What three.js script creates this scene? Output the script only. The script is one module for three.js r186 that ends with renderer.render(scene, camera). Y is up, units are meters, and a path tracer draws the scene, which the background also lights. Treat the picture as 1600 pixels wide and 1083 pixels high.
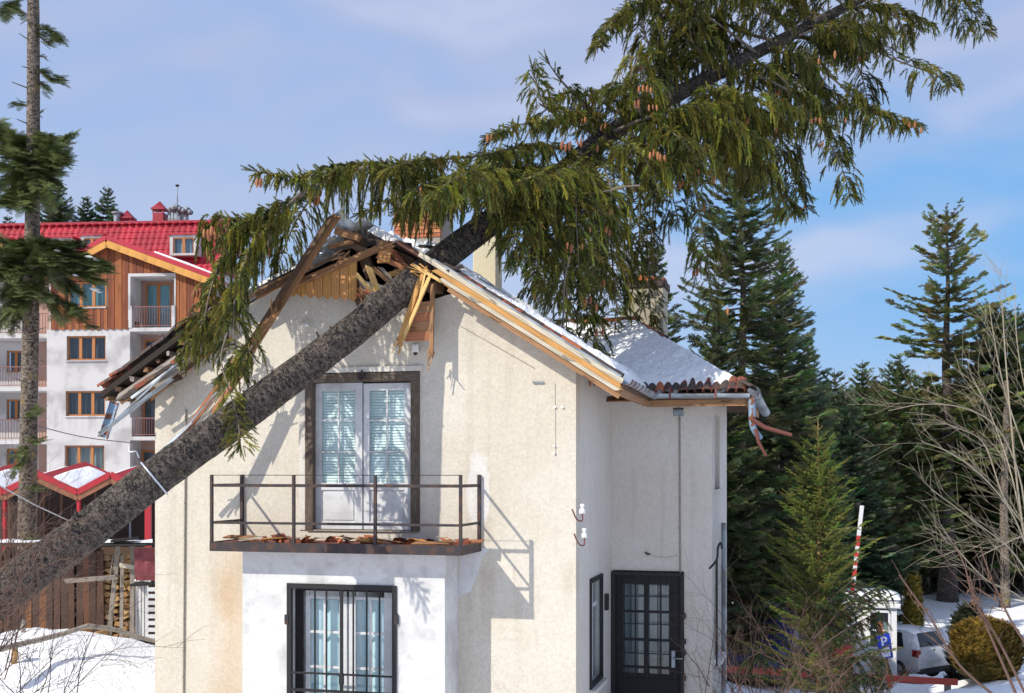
import * as THREE from 'three';
import { mergeGeometries, toCreasedNormals } from 'three/addons/utils/BufferGeometryUtils.js';

// ---------------------------------------------------------------- camera, sky, sun, exposure
const EYE = 4.0;
const FOCAL = 1800, CX = 800, CY = 738;          // lens of the photograph, in photograph pixels (shift lens: horizon low in the frame)
const scene = new THREE.Scene();
const camera = new THREE.PerspectiveCamera(2 * Math.atan(541.5 / FOCAL) * 180 / Math.PI, 1600 / 1083, 0.1, 2500);
camera.position.set(0, EYE, 0);
camera.lookAt(0, EYE, -10);
camera.setViewOffset(1600, 1083, 0, 541.5 - CY, 1600, 1083);
camera.updateProjectionMatrix();

const renderer = new THREE.WebGLRenderer({ antialias: true });
renderer.toneMapping = THREE.LinearToneMapping;
renderer.toneMappingExposure = 1.12;
renderer.outputColorSpace = THREE.SRGBColorSpace;
renderer.shadowMap.enabled = true;

// noise
function rng(a) { return () => { a = (a + 0x6d2b79f5) | 0; let t = Math.imul(a ^ (a >>> 15), 1 | a); t = (t + Math.imul(t ^ (t >>> 7), 61 | t)) ^ t; return ((t ^ (t >>> 14)) >>> 0) / 4294967296; }; }
function hash(x, y, z = 0) { let h = Math.imul(x, 374761393) + Math.imul(y, 668265263) + Math.imul(z, 2147483647); h = Math.imul(h ^ (h >>> 13), 1274126177); return ((h ^ (h >>> 16)) >>> 0) / 4294967296; }
const mod = (a, n) => ((a % n) + n) % n;
function vnoise(x, y, per = 0, seed = 0) {
  const xi = Math.floor(x), yi = Math.floor(y), fx = x - xi, fy = y - yi;
  const w = (a, b) => per ? hash(mod(a, per), mod(b, per), seed) : hash(a, b, seed);
  const u = fx * fx * (3 - 2 * fx), v = fy * fy * (3 - 2 * fy);
  const a = w(xi, yi), b = w(xi + 1, yi), c = w(xi, yi + 1), d = w(xi + 1, yi + 1);
  return a + (b - a) * u + (c - a) * v + (a - b - c + d) * u * v;
}
function fbm(x, y, oct = 4, per = 0, seed = 0) { let s = 0, a = 0.5, n = 0; for (let i = 0; i < oct; i++) { s += a * vnoise(x, y, per, seed + i * 17); n += a; a *= 0.5; x *= 2; y *= 2; per *= 2; } return s / n; }
const clamp = (x, a = 0, b = 1) => Math.min(b, Math.max(a, x));
const smooth = (a, b, x) => { const t = clamp((x - a) / (b - a)); return t * t * (3 - 2 * t); };
const mix = (a, b, t) => a + (b - a) * t;
const mix3 = (a, b, t) => [mix(a[0], b[0], t), mix(a[1], b[1], t), mix(a[2], b[2], t)];

// winter sky: blue under a thin veil of high cloud
{
  const W = 1024, H = 512, data = new Float32Array(W * H * 4);
  for (let j = 0; j < H; j++) {
    const el = ((j + 0.5) / H - 0.5) * Math.PI;
    for (let i = 0; i < W; i++) {
      const az = ((i + 0.5) / W - 0.5) * 2 * Math.PI;                     // atan2(z, x)
      const dx = Math.cos(el) * Math.cos(az), dz = Math.cos(el) * Math.sin(az), dy = Math.sin(el);
      const e = Math.max(0, dy);
      const k = 1 / (e + 0.22);
      const px = dx * k * 1.1, pz = dz * k * 1.1;
      const wob = fbm(az * 5 + 2, el * 9 + 40, 3, 0, 13), streak = fbm(az * 4.2 + 1.7 * wob + 30, el * 24 + 2.4 * wob - az * 2.2 + 60, 5, 0, 3);
      const broad = fbm(px * 0.55 + 1.3, pz * 0.55 + 4.2, 3, 0, 11);
      const right = smooth(-0.02, 0.42, dx) * smooth(0.4, -0.2, dz);      // clearer air on the right-hand side
      let veil = clamp(0.92 + 0.45 * (broad - 0.5) - 0.85 * right * (1 - smooth(0.16, 0.40, dy)) * smooth(0.03, 0.12, dy + 0.02) + 1.5 * (streak - 0.5));
      const blue = mix3([0.215, 0.46, 0.80], [0.16, 0.35, 0.72], smooth(0.05, 0.6, dy));
      const cloud = mix3([0.41, 0.54, 0.765], [0.405, 0.475, 0.69], smooth(0.05, 0.35, dy));
      let c = mix3(blue, cloud, veil);
      c = mix3(c, [0.49, 0.61, 0.79], (1 - smooth(0, 0.16, dy)) * 0.55); c = mix3(c, [0.52, 0.60, 0.80], 0.5 * smooth(0.56, 0.78, streak));
      if (dy < 0) c = mix3(c, [0.5, 0.52, 0.58], smooth(0, 0.08, -dy));
      const o = (j * W + i) * 4, g = 1.0;
      data[o] = c[0] * g; data[o + 1] = c[1] * g; data[o + 2] = c[2] * g; data[o + 3] = 1;
    }
  }
  const sky = new THREE.DataTexture(data, W, H, THREE.RGBAFormat, THREE.FloatType);
  sky.mapping = THREE.EquirectangularReflectionMapping; sky.magFilter = THREE.LinearFilter; sky.minFilter = THREE.LinearFilter; sky.needsUpdate = true;
  scene.background = sky; scene.environment = sky;
}
const SUNDIR = new THREE.Vector3(-1.039, 1, 0.764).normalize();
const sun = new THREE.DirectionalLight(new THREE.Color().setRGB(1.0, 0.93, 0.80), 4.15);
sun.position.copy(SUNDIR).multiplyScalar(80).add(new THREE.Vector3(0, 2, -22));
sun.target.position.set(0, 2, -22); scene.add(sun, sun.target);
sun.castShadow = true; sun.shadow.mapSize.set(4096, 4096); sun.shadow.radius = 1;
Object.assign(sun.shadow.camera, { left: -45, right: 45, top: 40, bottom: -40, near: 1, far: 220 });

// ---------------------------------------------------------------- helpers
const V = (x, y, z) => new THREE.Vector3(x, y, z);
const used = {};
function numbered(name) { const n = used[name] = (used[name] ?? -1) + 1; return n ? name + '_' + String(n).padStart(3, '0') : name; }
function tag(o, label, category, group, kind) { o.userData.label = label; if (category) o.userData.category = category; if (group) o.userData.group = group; if (kind) o.userData.kind = kind; return o; }
function thing(name, label, category, pos = [0, 0, 0], turn = 0, group) {
  const o = new THREE.Group(); o.name = numbered(name); o.position.set(...pos); o.rotation.y = turn; scene.add(o);
  return tag(o, label, category, group);
}
function part(name, geo, mat, parent = scene) {
  const m = new THREE.Mesh(Array.isArray(geo) ? merge(geo) : geo, mat); m.name = parent === scene ? numbered(name) : name; m.castShadow = m.receiveShadow = true; parent.add(m); return m;
}
function sub(name, parent) { const g = new THREE.Group(); g.name = name; parent.add(g); return g; }
function merge(list) {
  const l = list.map(g => { const n = g.index ? g.toNonIndexed() : g; for (const k of Object.keys(n.attributes)) if (!['position', 'normal', 'uv'].includes(k)) n.deleteAttribute(k); return n; });
  return l.length === 1 ? l[0] : mergeGeometries(l, false);
}
// world point seen at photograph pixel (px, py), d metres ahead of the camera
const P = (px, py, d) => V((px - CX) / FOCAL * d, EYE - (py - CY) / FOCAL * d, -d);
// a building's own frame: s to the right along its front, y up, w inwards
class Frame {
  constructor(x0, d0, deg) { this.x0 = x0; this.d0 = d0; this.a = deg * Math.PI / 180; this.c = Math.cos(this.a); this.n = Math.sin(this.a); }
  at(px, py, w = 0) { const k = (px - CX) / FOCAL; const s = (k * (this.d0 + this.c * w) - this.x0 - this.n * w) / (this.c + this.n * k); return [s, this.h(py, s, w)]; }
  h(py, s, w) { return EYE - (py - CY) / FOCAL * (this.d0 + this.c * w - this.n * s); }
  side(px, py, s) { const k = (px - CX) / FOCAL; const w = (this.x0 + this.c * s - k * (this.d0 - this.n * s)) / (k * this.c - this.n); return [w, this.h(py, s, w)]; }
  v(px, py, w = 0) { const [s, y] = this.at(px, py, w); return V(s, y, -w); }
  world(s, y, w) { return V(this.x0 + this.c * s + this.n * w, y, -(this.d0 + this.c * w - this.n * s)); }
  group(name, label, cat) { return thing(name, label, cat, [this.x0, 0, -this.d0], -this.a); }
}
// uv in metres from position and dominant normal
function metreUV(g) {
  if (g.index) g = g.toNonIndexed();
  if (!g.attributes.normal) g.computeVertexNormals();
  const p = g.attributes.position, n = g.attributes.normal, uv = new Float32Array(p.count * 2);
  for (let i = 0; i < p.count; i++) {
    const ax = Math.abs(n.getX(i)), ay = Math.abs(n.getY(i)), az = Math.abs(n.getZ(i));
    if (ax > ay && ax > az) { uv[2 * i] = p.getZ(i); uv[2 * i + 1] = p.getY(i); }
    else if (ay > az) { uv[2 * i] = p.getX(i); uv[2 * i + 1] = p.getZ(i); }
    else { uv[2 * i] = p.getX(i); uv[2 * i + 1] = p.getY(i); }
  }
  g.setAttribute('uv', new THREE.BufferAttribute(uv, 2)); return g;
}
// box between two corners, edges chamfered when b > 0
function box(x0, y0, z0, x1, y1, z1, b = 0) {
  const w = Math.abs(x1 - x0), h = Math.abs(y1 - y0), d = Math.abs(z1 - z0);
  let g;
  if (b > 0 && Math.min(w, h, d) > 2.2 * b) {
    const s = new THREE.Shape(); s.moveTo(-w / 2 + b, -h / 2 + b); s.lineTo(w / 2 - b, -h / 2 + b); s.lineTo(w / 2 - b, h / 2 - b); s.lineTo(-w / 2 + b, h / 2 - b); s.closePath();
    g = new THREE.ExtrudeGeometry(s, { depth: d - 2 * b, bevelEnabled: true, bevelThickness: b, bevelSize: b, bevelSegments: 1 }); g.translate(0, 0, -d / 2 + b);
  } else g = new THREE.BoxGeometry(w, h, d);
  g.translate((x0 + x1) / 2, (y0 + y1) / 2, (z0 + z1) / 2);
  return metreUV(g);
}
// timber along +x, then laid from a to b; roll turns it about its own length
function board(a, b, width, thick, roll = 0, rough = 0, seed = 1) {
  const L = a.distanceTo(b);
  let g = new THREE.BoxGeometry(L, width, thick, Math.max(1, Math.round(L / 0.25)), 1, 1);
  if (rough) { const r = rng(seed), p = g.attributes.position; const off = {}; for (let i = 0; i < p.count; i++) { const e = Math.abs(Math.abs(p.getX(i)) - L / 2) < 1e-4; const key = p.getX(i).toFixed(2) + p.getY(i).toFixed(2) + p.getZ(i).toFixed(3); off[key] ??= e ? (r() - 0.3) * rough * 2 : 0; p.setX(i, p.getX(i) + off[key] * Math.sign(p.getX(i)) * (e ? 1 : 0)); } }
  g.computeVertexNormals(); g = metreUV(g);
  const off = hash(seed, 7) * 5; const uv = g.attributes.uv; for (let i = 0; i < uv.count; i++) { uv.setXY(i, uv.getX(i) + off, uv.getY(i) + off * 1.7); }
  const x = b.clone().sub(a).normalize(), up = Math.abs(x.y) > 0.95 ? V(1, 0, 0) : V(0, 1, 0), z = x.clone().cross(up).normalize(), y = z.clone().cross(x);
  g.rotateX(roll);
  g.applyMatrix4(new THREE.Matrix4().makeBasis(x, y, z)); g.translate((a.x + b.x) / 2, (a.y + b.y) / 2, (a.z + b.z) / 2);
  return g;
}
// tapered tube through points, uv in metres
function tube(pts, radii, seg = 6, cap = true, bumpy = null) {
  const n = pts.length, pos = [], nor = [], uv = [], idx = [];
  let T = pts[1].clone().sub(pts[0]).normalize(), N = Math.abs(T.y) > 0.9 ? V(1, 0, 0) : V(0, 1, 0); N.sub(T.clone().multiplyScalar(N.dot(T))).normalize();
  let len = 0;
  for (let i = 0; i < n; i++) {
    const t = (i < n - 1 ? pts[i + 1].clone().sub(pts[Math.max(0, i - 1)]) : pts[i].clone().sub(pts[i - 1])).normalize();
    N.sub(t.clone().multiplyScalar(N.dot(t))).normalize(); const B = t.clone().cross(N);
    const r = typeof radii === 'number' ? radii : radii.length === 2 ? mix(radii[0], radii[1], i / (n - 1)) : radii[i];
    if (i) len += pts[i].distanceTo(pts[i - 1]);
    for (let k = 0; k <= seg; k++) {
      const a = k / seg * Math.PI * 2, rr = r * (bumpy ? bumpy(a, len, k % seg) : 1), c = Math.cos(a), s = Math.sin(a);
      pos.push(pts[i].x + (N.x * c + B.x * s) * rr, pts[i].y + (N.y * c + B.y * s) * rr, pts[i].z + (N.z * c + B.z * s) * rr);
      nor.push(N.x * c + B.x * s, N.y * c + B.y * s, N.z * c + B.z * s); uv.push(k / seg * 2 * Math.PI * Math.max(r, 0.02), len);
    }
  }
  for (let i = 0; i < n - 1; i++) for (let k = 0; k < seg; k++) { const a = i * (seg + 1) + k, b = a + seg + 1; idx.push(a, a + 1, b, b, a + 1, b + 1); }
  if (cap) for (const [e, s] of [[0, 1], [n - 1, -1]]) { const base = pos.length / 3; pos.push(pts[e].x, pts[e].y, pts[e].z); const t = pts[e ? e : 1].clone().sub(pts[e ? e - 1 : 0]).normalize().multiplyScalar(-s); nor.push(t.x, t.y, t.z); uv.push(0, 0); for (let k = 0; k < seg; k++) { const q = e * (seg + 1) + k; s > 0 ? idx.push(base, q + 1, q) : idx.push(base, q, q + 1); } }
  const g = new THREE.BufferGeometry(); g.setAttribute('position', new THREE.Float32BufferAttribute(pos, 3)); g.setAttribute('normal', new THREE.Float32BufferAttribute(nor, 3)); g.setAttribute('uv', new THREE.Float32BufferAttribute(uv, 2)); g.setIndex(idx);
  if (bumpy) { const u = g.toNonIndexed(); g.computeVertexNormals(); return g; }
  return g;
}
const curve = (pts, n) => new THREE.CatmullRomCurve3(pts, false, 'centripetal').getPoints(n);
function shape(pts, holes = []) {
  const s = new THREE.Shape(); pts.forEach(([x, y], i) => i ? s.lineTo(x, y) : s.moveTo(x, y)); s.closePath();
  for (const h of holes) { const p = new THREE.Path(); h.forEach(([x, y], i) => i ? p.lineTo(x, y) : p.moveTo(x, y)); p.closePath(); s.holes.push(p); }
  return s;
}
const rect = (x0, y0, x1, y1) => [[x0, y0], [x1, y0], [x1, y1], [x0, y1]];
// wall in the (s, y) plane with its outer face at depth w, thickness t inwards
function wallFront(pts, holes, w, t) { const g = new THREE.ExtrudeGeometry(shape(pts, holes), { depth: t, bevelEnabled: false }); g.translate(0, 0, -t - w); return metreUV(g); }
// wall in the (w, y) plane with its outer face at s, facing +s, thickness t
function wallSide(pts, holes, s, t) { const g = new THREE.ExtrudeGeometry(shape(pts, holes), { depth: t, bevelEnabled: false }); g.rotateY(Math.PI / 2); g.translate(s - t, 0, 0); return metreUV(g); }
// slab over a polygon in (s, w) lying under the surface y = f(s, w)
function slab(poly, f, t, sink = 0) {
  const g = new THREE.ExtrudeGeometry(shape(poly), { depth: t, bevelEnabled: false }).toNonIndexed(); const p = g.attributes.position;
  for (let i = 0; i < p.count; i++) { const s = p.getX(i), w = p.getY(i), k = p.getZ(i); p.setXYZ(i, s, f(s, w) - k - sink, -w); }
  const ix = p.array; for (let i = 0; i < p.count; i += 3) for (let k = 0; k < 3; k++) { const a = ix[(i + 1) * 3 + k]; ix[(i + 1) * 3 + k] = ix[(i + 2) * 3 + k]; ix[(i + 2) * 3 + k] = a; }
  g.computeVertexNormals(); return metreUV(g);
}
function gridGeo(nu, nv, f) {
  const pos = [], idx = [], uv = [];
  for (let j = 0; j <= nv; j++) for (let i = 0; i <= nu; i++) { const p = f(i / nu, j / nv); pos.push(p.x, p.y, p.z); uv.push(p.x, p.z); }
  for (let j = 0; j < nv; j++) for (let i = 0; i < nu; i++) { const a = j * (nu + 1) + i, b = a + nu + 1; idx.push(a, a + 1, b, b, a + 1, b + 1); }
  const g = new THREE.BufferGeometry(); g.setAttribute('position', new THREE.Float32BufferAttribute(pos, 3)); g.setAttribute('uv', new THREE.Float32BufferAttribute(uv, 2)); g.setIndex(idx); g.computeVertexNormals(); return g;
}
// instanced leaf sprays
class Sprays {
  constructor() { this.m = []; this.c = []; }
  add(p, dir, up, scale, col, thick = 1) {
    const x = dir.clone().normalize(), z = x.clone().cross(up); if (z.lengthSq() < 1e-6) z.set(0, 0, 1); z.normalize(); const y = z.clone().cross(x);
    this.m.push(new THREE.Matrix4().makeBasis(x.multiplyScalar(scale), y.multiplyScalar(scale * thick), z.multiplyScalar(scale * thick)).setPosition(p)); this.c.push(col);
  }
  build(name, geo, mat, parent) {
    if (!this.m.length) return null;
    const im = new THREE.InstancedMesh(geo, mat, this.m.length); const c = new THREE.Color();
    this.m.forEach((m, i) => { im.setMatrixAt(i, m); c.setRGB(...this.c[i]); im.setColorAt(i, c); });
    im.name = parent === scene ? numbered(name) : name; im.userData.kind = 'stuff'; im.castShadow = im.receiveShadow = true; parent.add(im); return im;
  }
}

// ---------------------------------------------------------------- textures and materials
const toS = x => x <= 0.0031308 ? 12.92 * x : 1.055 * Math.pow(x, 1 / 2.4) - 0.055;
function tex(w, h, fn, ru, rv = ru, color = true) {
  const d = new Uint8Array(w * h * 4);
  for (let j = 0; j < h; j++) for (let i = 0; i < w; i++) {
    let c = fn(i / w, j / h); if (typeof c === 'number') c = [c, c, c];
    const o = (j * w + i) * 4; for (let k = 0; k < 3; k++) d[o + k] = Math.round(255 * clamp(color ? toS(clamp(c[k])) : c[k])); d[o + 3] = 255;
  }
  const t = new THREE.DataTexture(d, w, h); t.wrapS = t.wrapT = THREE.RepeatWrapping; t.magFilter = THREE.LinearFilter; t.minFilter = THREE.LinearMipmapLinearFilter; t.generateMipmaps = true;
  t.repeat.set(1 / ru, 1 / rv); if (color) t.colorSpace = THREE.SRGBColorSpace; t.needsUpdate = true; return t;
}
const col = (r, g, b) => new THREE.Color().setRGB(r, g, b);
function std(r, g, b, rough = 0.8, extra = {}) { return new THREE.MeshStandardMaterial({ color: col(r, g, b), roughness: rough, metalness: 0, side: THREE.DoubleSide, ...extra }); }

const T = {};
T.stuccoBump = tex(1024, 1024, (u, v) => 0.5 * fbm(u * 110, v * 110, 2, 110, 5) + 0.5 * fbm(u * 250, v * 250, 1, 250, 9), 1.7, 1.7, false);
function stuccoMap(base, warm, dirt, seed) {
  return tex(1024, 1024, (u, v) => {
    const a = fbm(u * 6, v * 6, 5, 6, seed), streak = fbm(u * 60, v * 4, 4, 4, seed + 3), g = fbm(u * 230, v * 230, 2, 230, seed + 8), s2 = fbm(u * 14, v * 14, 4, 14, seed + 5);
    let c = mix3(base, warm, smooth(0.42, 0.68, a) * 0.7);
    c = mix3(c, dirt, 0.2 * smooth(0.55, 0.8, streak) * smooth(0.35, 0.65, a) + 0.1 * smooth(0.62, 0.78, s2));
    const k = 0.90 + 0.17 * g; return [c[0] * k, c[1] * k, c[2] * k];
  }, 7.3);
}
T.snowBump = tex(512, 512, (u, v) => 0.7 * fbm(u * 12, v * 12, 5, 12, 21) + 0.3 * fbm(u * 90, v * 90, 2, 90, 22), 2.4, 2.4, false);
T.wood = tex(512, 512, (u, v) => { const wv = fbm(u * 3, v * 10, 3, 3, 31) * 0.9; const g = fbm(u * 5, v * 90 + 6 * wv, 3, 5, 33), k = fbm(u * 16, v * 200, 2, 16, 35); const n = smooth(0.68, 0.8, fbm(u * 8, v * 18, 3, 8, 37)); return 0.42 + 0.75 * g + 0.25 * (k - 0.5) - 0.35 * n; }, 1.6, 0.9);
T.woodBump = tex(512, 512, (u, v) => fbm(u * 5, v * 90, 4, 5, 33), 1.6, 0.9, false);
T.weathered = tex(512, 512, (u, v) => { const g = fbm(u * 6, v * 120, 4, 6, 41), p = smooth(0.5, 0.62, fbm(u * 14, v * 26, 4, 14, 43)); return mix3(mix3([0.035, 0.026, 0.02], [0.16, 0.12, 0.09], g), [0.23, 0.19, 0.14], p * 0.55 * g); }, 1.1, 0.8);
T.bark = tex(1024, 1024, (u, v) => {
  const cell = fbm(u * 26, v * 40, 4, 0, 51), f2 = fbm(u * 90, v * 130, 3, 0, 53), li = smooth(0.60, 0.74, fbm(u * 11, v * 11, 5, 0, 55)), big = fbm(u * 3, v * 3, 3, 0, 57);
  let c = mix3([0.020, 0.015, 0.012], [0.20, 0.165, 0.135], smooth(0.25, 0.75, cell * 0.65 + f2 * 0.35)); c = mix3(c, [0.27, 0.245, 0.21], smooth(0.58, 0.70, f2) * 0.6);
  return mix3(c, [0.26, 0.19, 0.06], li * 0.8 * smooth(0.45, 0.65, big)).map(x => x * (0.75 + 0.5 * big));
}, 1.7, 1.7);
T.barkBump = tex(1024, 1024, (u, v) => 0.65 * smooth(0.25, 0.72, fbm(u * 26, v * 40, 4, 0, 51)) + 0.35 * fbm(u * 90, v * 130, 2, 0, 53), 1.7, 1.7, false);
T.rust = tex(512, 512, (u, v) => { const a = fbm(u * 8, v * 8, 5, 8, 61); return mix3([0.035, 0.03, 0.034], [0.085, 0.042, 0.030], smooth(0.45, 0.75, a)); }, 0.9);
T.zinc = tex(512, 256, (u, v) => { const a = fbm(u * 6, v * 6, 5, 6, 65); return mix3([0.33, 0.38, 0.43], [0.20, 0.21, 0.22], smooth(0.4, 0.7, a)); }, 1.4);
T.tile = tex(512, 512, (u, v) => { const a = fbm(u * 9, v * 9, 5, 9, 71), b = fbm(u * 40, v * 40, 2, 40, 73); return mix3([0.27, 0.075, 0.04], [0.07, 0.045, 0.038], smooth(0.45, 0.66, a)).map(x => x * (0.7 + 0.6 * b)); }, 1.1);
T.white = tex(512, 512, (u, v) => { const a = fbm(u * 7, v * 7, 5, 7, 81), s = fbm(u * 40, v * 90, 3, 40, 83); const p = smooth(0.63, 0.70, fbm(u * 24, v * 24, 4, 24, 85)); return mix3([0.66, 0.665, 0.67], [0.52, 0.52, 0.52], smooth(0.45, 0.75, a)).map(x => x * (0.93 + 0.12 * s) * (1 - 0.10 * p)); }, 2.9);
T.blueRust = tex(256, 256, (u, v) => { const a = fbm(u * 7, v * 7, 5, 7, 91); return mix3([0.22, 0.33, 0.45], [0.20, 0.07, 0.035], smooth(0.5, 0.6, a)); }, 0.55);

T.worn = tex(512, 512, (u, v) => { const a = fbm(u * 5, v * 5, 5, 5, 171), s = fbm(u * 40, v * 3, 4, 3, 173); return 0.98 - 0.30 * smooth(0.45, 0.75, a) - 0.22 * smooth(0.5, 0.75, s) * a; }, 5);
const M = {};
// front wall: nine metres of plaster drawn once, with its damp stains, repairs and hairline cracks where they are
const frontMap = tex(2048, 2048, (u, v) => {
  const s = (u - 1) * 9, y = v * 9, a = fbm(s * 0.8 + 20, y * 0.8, 5, 0, 101), streak = fbm(s * 7 + 40, y * 0.5, 4, 0, 104), g = fbm(s * 34 + 300, y * 34, 3, 0, 109), s2 = fbm(s * 1.9 + 10, y * 1.9, 5, 0, 106);
  let c = mix3([0.63, 0.588, 0.51], [0.58, 0.525, 0.43], smooth(0.42, 0.68, a) * 0.75);
  c = mix3(c, [0.42, 0.37, 0.30], 0.26 * smooth(0.52, 0.78, streak) * smooth(0.35, 0.65, a) + 0.14 * smooth(0.6, 0.76, s2));
  const rustL = Math.exp(-(((s + 5.42 + 0.25 * (s2 - 0.5)) / 0.26) ** 2)) * smooth(3.2, 2.2, y) * (0.4 + 0.9 * s2); c = mix3(c, [0.50, 0.33, 0.18], 0.62 * clamp(rustL));
  const damp = Math.exp(-(((s + 1.55) / 0.4) ** 2)) * smooth(7.2, 6.2, y) * smooth(5.2, 6.6, y) * (0.3 + streak); c = mix3(c, [0.38, 0.34, 0.29], 0.4 * clamp(damp));
  const under = smooth(2.75, 2.5, y) * smooth(1.6, 2.6, y) * smooth(0.45, 0.65, streak) * (s > -1.9 && s < -0.9 ? 1 : 0.3); c = mix3(c, [0.44, 0.37, 0.28], 0.45 * under);
  const patch = smooth(0.30, 0.22, Math.hypot((s + 1.45) * 1.5, (y - 3.75) * 0.45) + 0.35 * (s2 - 0.5)); c = mix3(c, [0.70, 0.69, 0.68], 0.7 * patch);
  const foot = smooth(1.5, 0.2, y + 1.2 * (s2 - 0.5)); c = mix3(c, [0.47, 0.42, 0.35], 0.35 * foot);
  const n = fbm(s * 0.9 + 70, y * 0.9 + 20, 5, 0, 120), crack = smooth(0.0055, 0.0015, Math.abs(n - 0.5)) * smooth(0.52, 0.66, fbm(s * 0.7 + 5, y * 0.7, 2, 0, 121)); c = mix3(c, [0.36, 0.32, 0.27], 0.25 * crack);
  const k = 0.86 + 0.25 * g; return [c[0] * k, c[1] * k, c[2] * k];
}, 9);
M.stucco = std(1, 1, 1, 0.95, { map: frontMap, bumpMap: T.stuccoBump, bumpScale: 0.006 });
M.stuccoGrey = std(1, 1, 1, 0.95, { map: stuccoMap([0.64, 0.61, 0.56], [0.60, 0.555, 0.49], [0.36, 0.33, 0.30], 131), bumpMap: T.stuccoBump, bumpScale: 0.005 });
M.whitewash = std(1, 1, 1, 0.9, { map: T.white, bumpMap: T.stuccoBump, bumpScale: 0.004 });
M.whitePaint = std(0.92, 0.93, 0.95, 0.5, { map: T.white });
M.snow = std(0.895, 0.91, 0.935, 0.85, { bumpMap: T.snowBump, bumpScale: 0.06 });
M.bark = std(0.66, 0.64, 0.64, 0.95, { map: T.bark, bumpMap: T.barkBump, bumpScale: 0.06 });
M.barkPale = std(1.05, 1.0, 0.97, 0.95, { map: T.bark, bumpMap: T.barkBump, bumpScale: 0.02 });
M.twigBrown = std(0.075, 0.05, 0.038, 0.9);
M.twigRed = std(0.13, 0.075, 0.055, 0.9);
M.twigPale = std(0.31, 0.265, 0.19, 0.85);
M.branchGrey = std(0.17, 0.14, 0.115, 0.9);
const woodMat = (r, g, b, rough = 0.75) => std(r * 1.25, g * 1.25, b * 1.25, rough, { map: T.wood, bumpMap: T.woodBump, bumpScale: 0.003 });
M.woodBrown = woodMat(0.30, 0.155, 0.07);
M.woodDark = woodMat(0.11, 0.062, 0.036);
M.woodOrange = woodMat(0.50, 0.255, 0.075);
M.woodPanel = woodMat(0.52, 0.25, 0.085);
M.woodFresh = woodMat(0.72, 0.46, 0.17);
M.woodRed = woodMat(0.34, 0.13, 0.06);
M.woodPale = woodMat(0.50, 0.45, 0.35);
M.woodGrey = woodMat(0.30, 0.26, 0.22);
M.weathered = std(1, 1, 1, 0.9, { map: T.weathered, bumpMap: T.woodBump, bumpScale: 0.006 });
M.iron = std(1, 1, 1, 0.6, { map: T.rust, metalness: 0.2 });
M.black = std(0.009, 0.009, 0.011, 0.6);
M.zinc = std(1, 1, 1, 0.45, { map: T.zinc, metalness: 0.35 });
M.blueRust = std(1, 1, 1, 0.6, { map: T.blueRust, metalness: 0.1 });
M.rustRed = std(0.17, 0.055, 0.04, 0.8);
M.tile = std(1, 1, 1, 0.85, { map: T.tile, bumpMap: T.stuccoBump, bumpScale: 0.004 });
M.tileOrange = std(0.42, 0.13, 0.055, 0.85, { bumpMap: T.stuccoBump, bumpScale: 0.004 });
M.tileDark = std(0.075, 0.055, 0.05, 0.9, { bumpMap: T.stuccoBump, bumpScale: 0.006 });
M.dark = std(0.02, 0.018, 0.017, 0.95);
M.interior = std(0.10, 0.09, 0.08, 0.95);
M.glass = new THREE.MeshPhysicalMaterial({ color: col(0.93, 0.97, 0.97), roughness: 0.03, transmission: 1, thickness: 0, ior: 1.5, side: THREE.DoubleSide });
M.glassFar = new THREE.MeshPhysicalMaterial({ color: col(0.75, 0.82, 0.86), roughness: 0.05, transmission: 1, thickness: 0, ior: 1.5, side: THREE.DoubleSide });
M.blind = std(0.86, 0.93, 0.93, 0.7);
M.curtainBlue = std(0.55, 0.70, 0.78, 0.9);
M.porcelain = std(0.86, 0.85, 0.82, 0.25);
M.needle = std(1, 1, 1, 0.72);
// ---------------------------------------------------------------- ground
function groundY(x, z) {
  const d = -z, r = smooth(1.5, 6.5, x);
  const f = d < 19 ? -0.35 * smooth(12, 19, d) : d < 29 ? mix(-0.35, -1.5, smooth(19, 29, d)) : d < 37 ? mix(-1.5, -2.75, smooth(29, 37, d)) : d < 45 ? -2.75 : d < 62 ? mix(-2.75, -2.3, smooth(45, 60, d)) : mix(-2.3, 3.5, smooth(62, 160, d));
  let y = f * r;
  y += 1.12 * Math.exp(-(((x + 8.6) / 2.9) ** 2) - ((d - 21.0) / 2.7) ** 2) * smooth(-5.0, -6.0, x);
  y += (0.22 + 0.25 * fbm(x * 0.9, z * 0.9, 2, 0, 19)) * Math.exp(-(((x - 11.2) / 2.4) ** 2) - ((d - 25.6) / 2.0) ** 2);
  y += 0.42 * Math.exp(-(((x - 12.4) / 1.7) ** 2) - ((d - 28.2) / 1.7) ** 2);
  const n = 0.22 * (fbm(x * 0.5, z * 0.5, 3, 0, 15) - 0.5) + 0.16 * (fbm(x * 2.2, z * 2.2, 2, 0, 16) - 0.5) + 0.07 * (fbm(x * 6, z * 6, 2, 0, 18) - 0.5);
  return y + n * (Math.abs(x - 2) < 9 && d < 16 ? 0.3 : 1);
}
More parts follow.
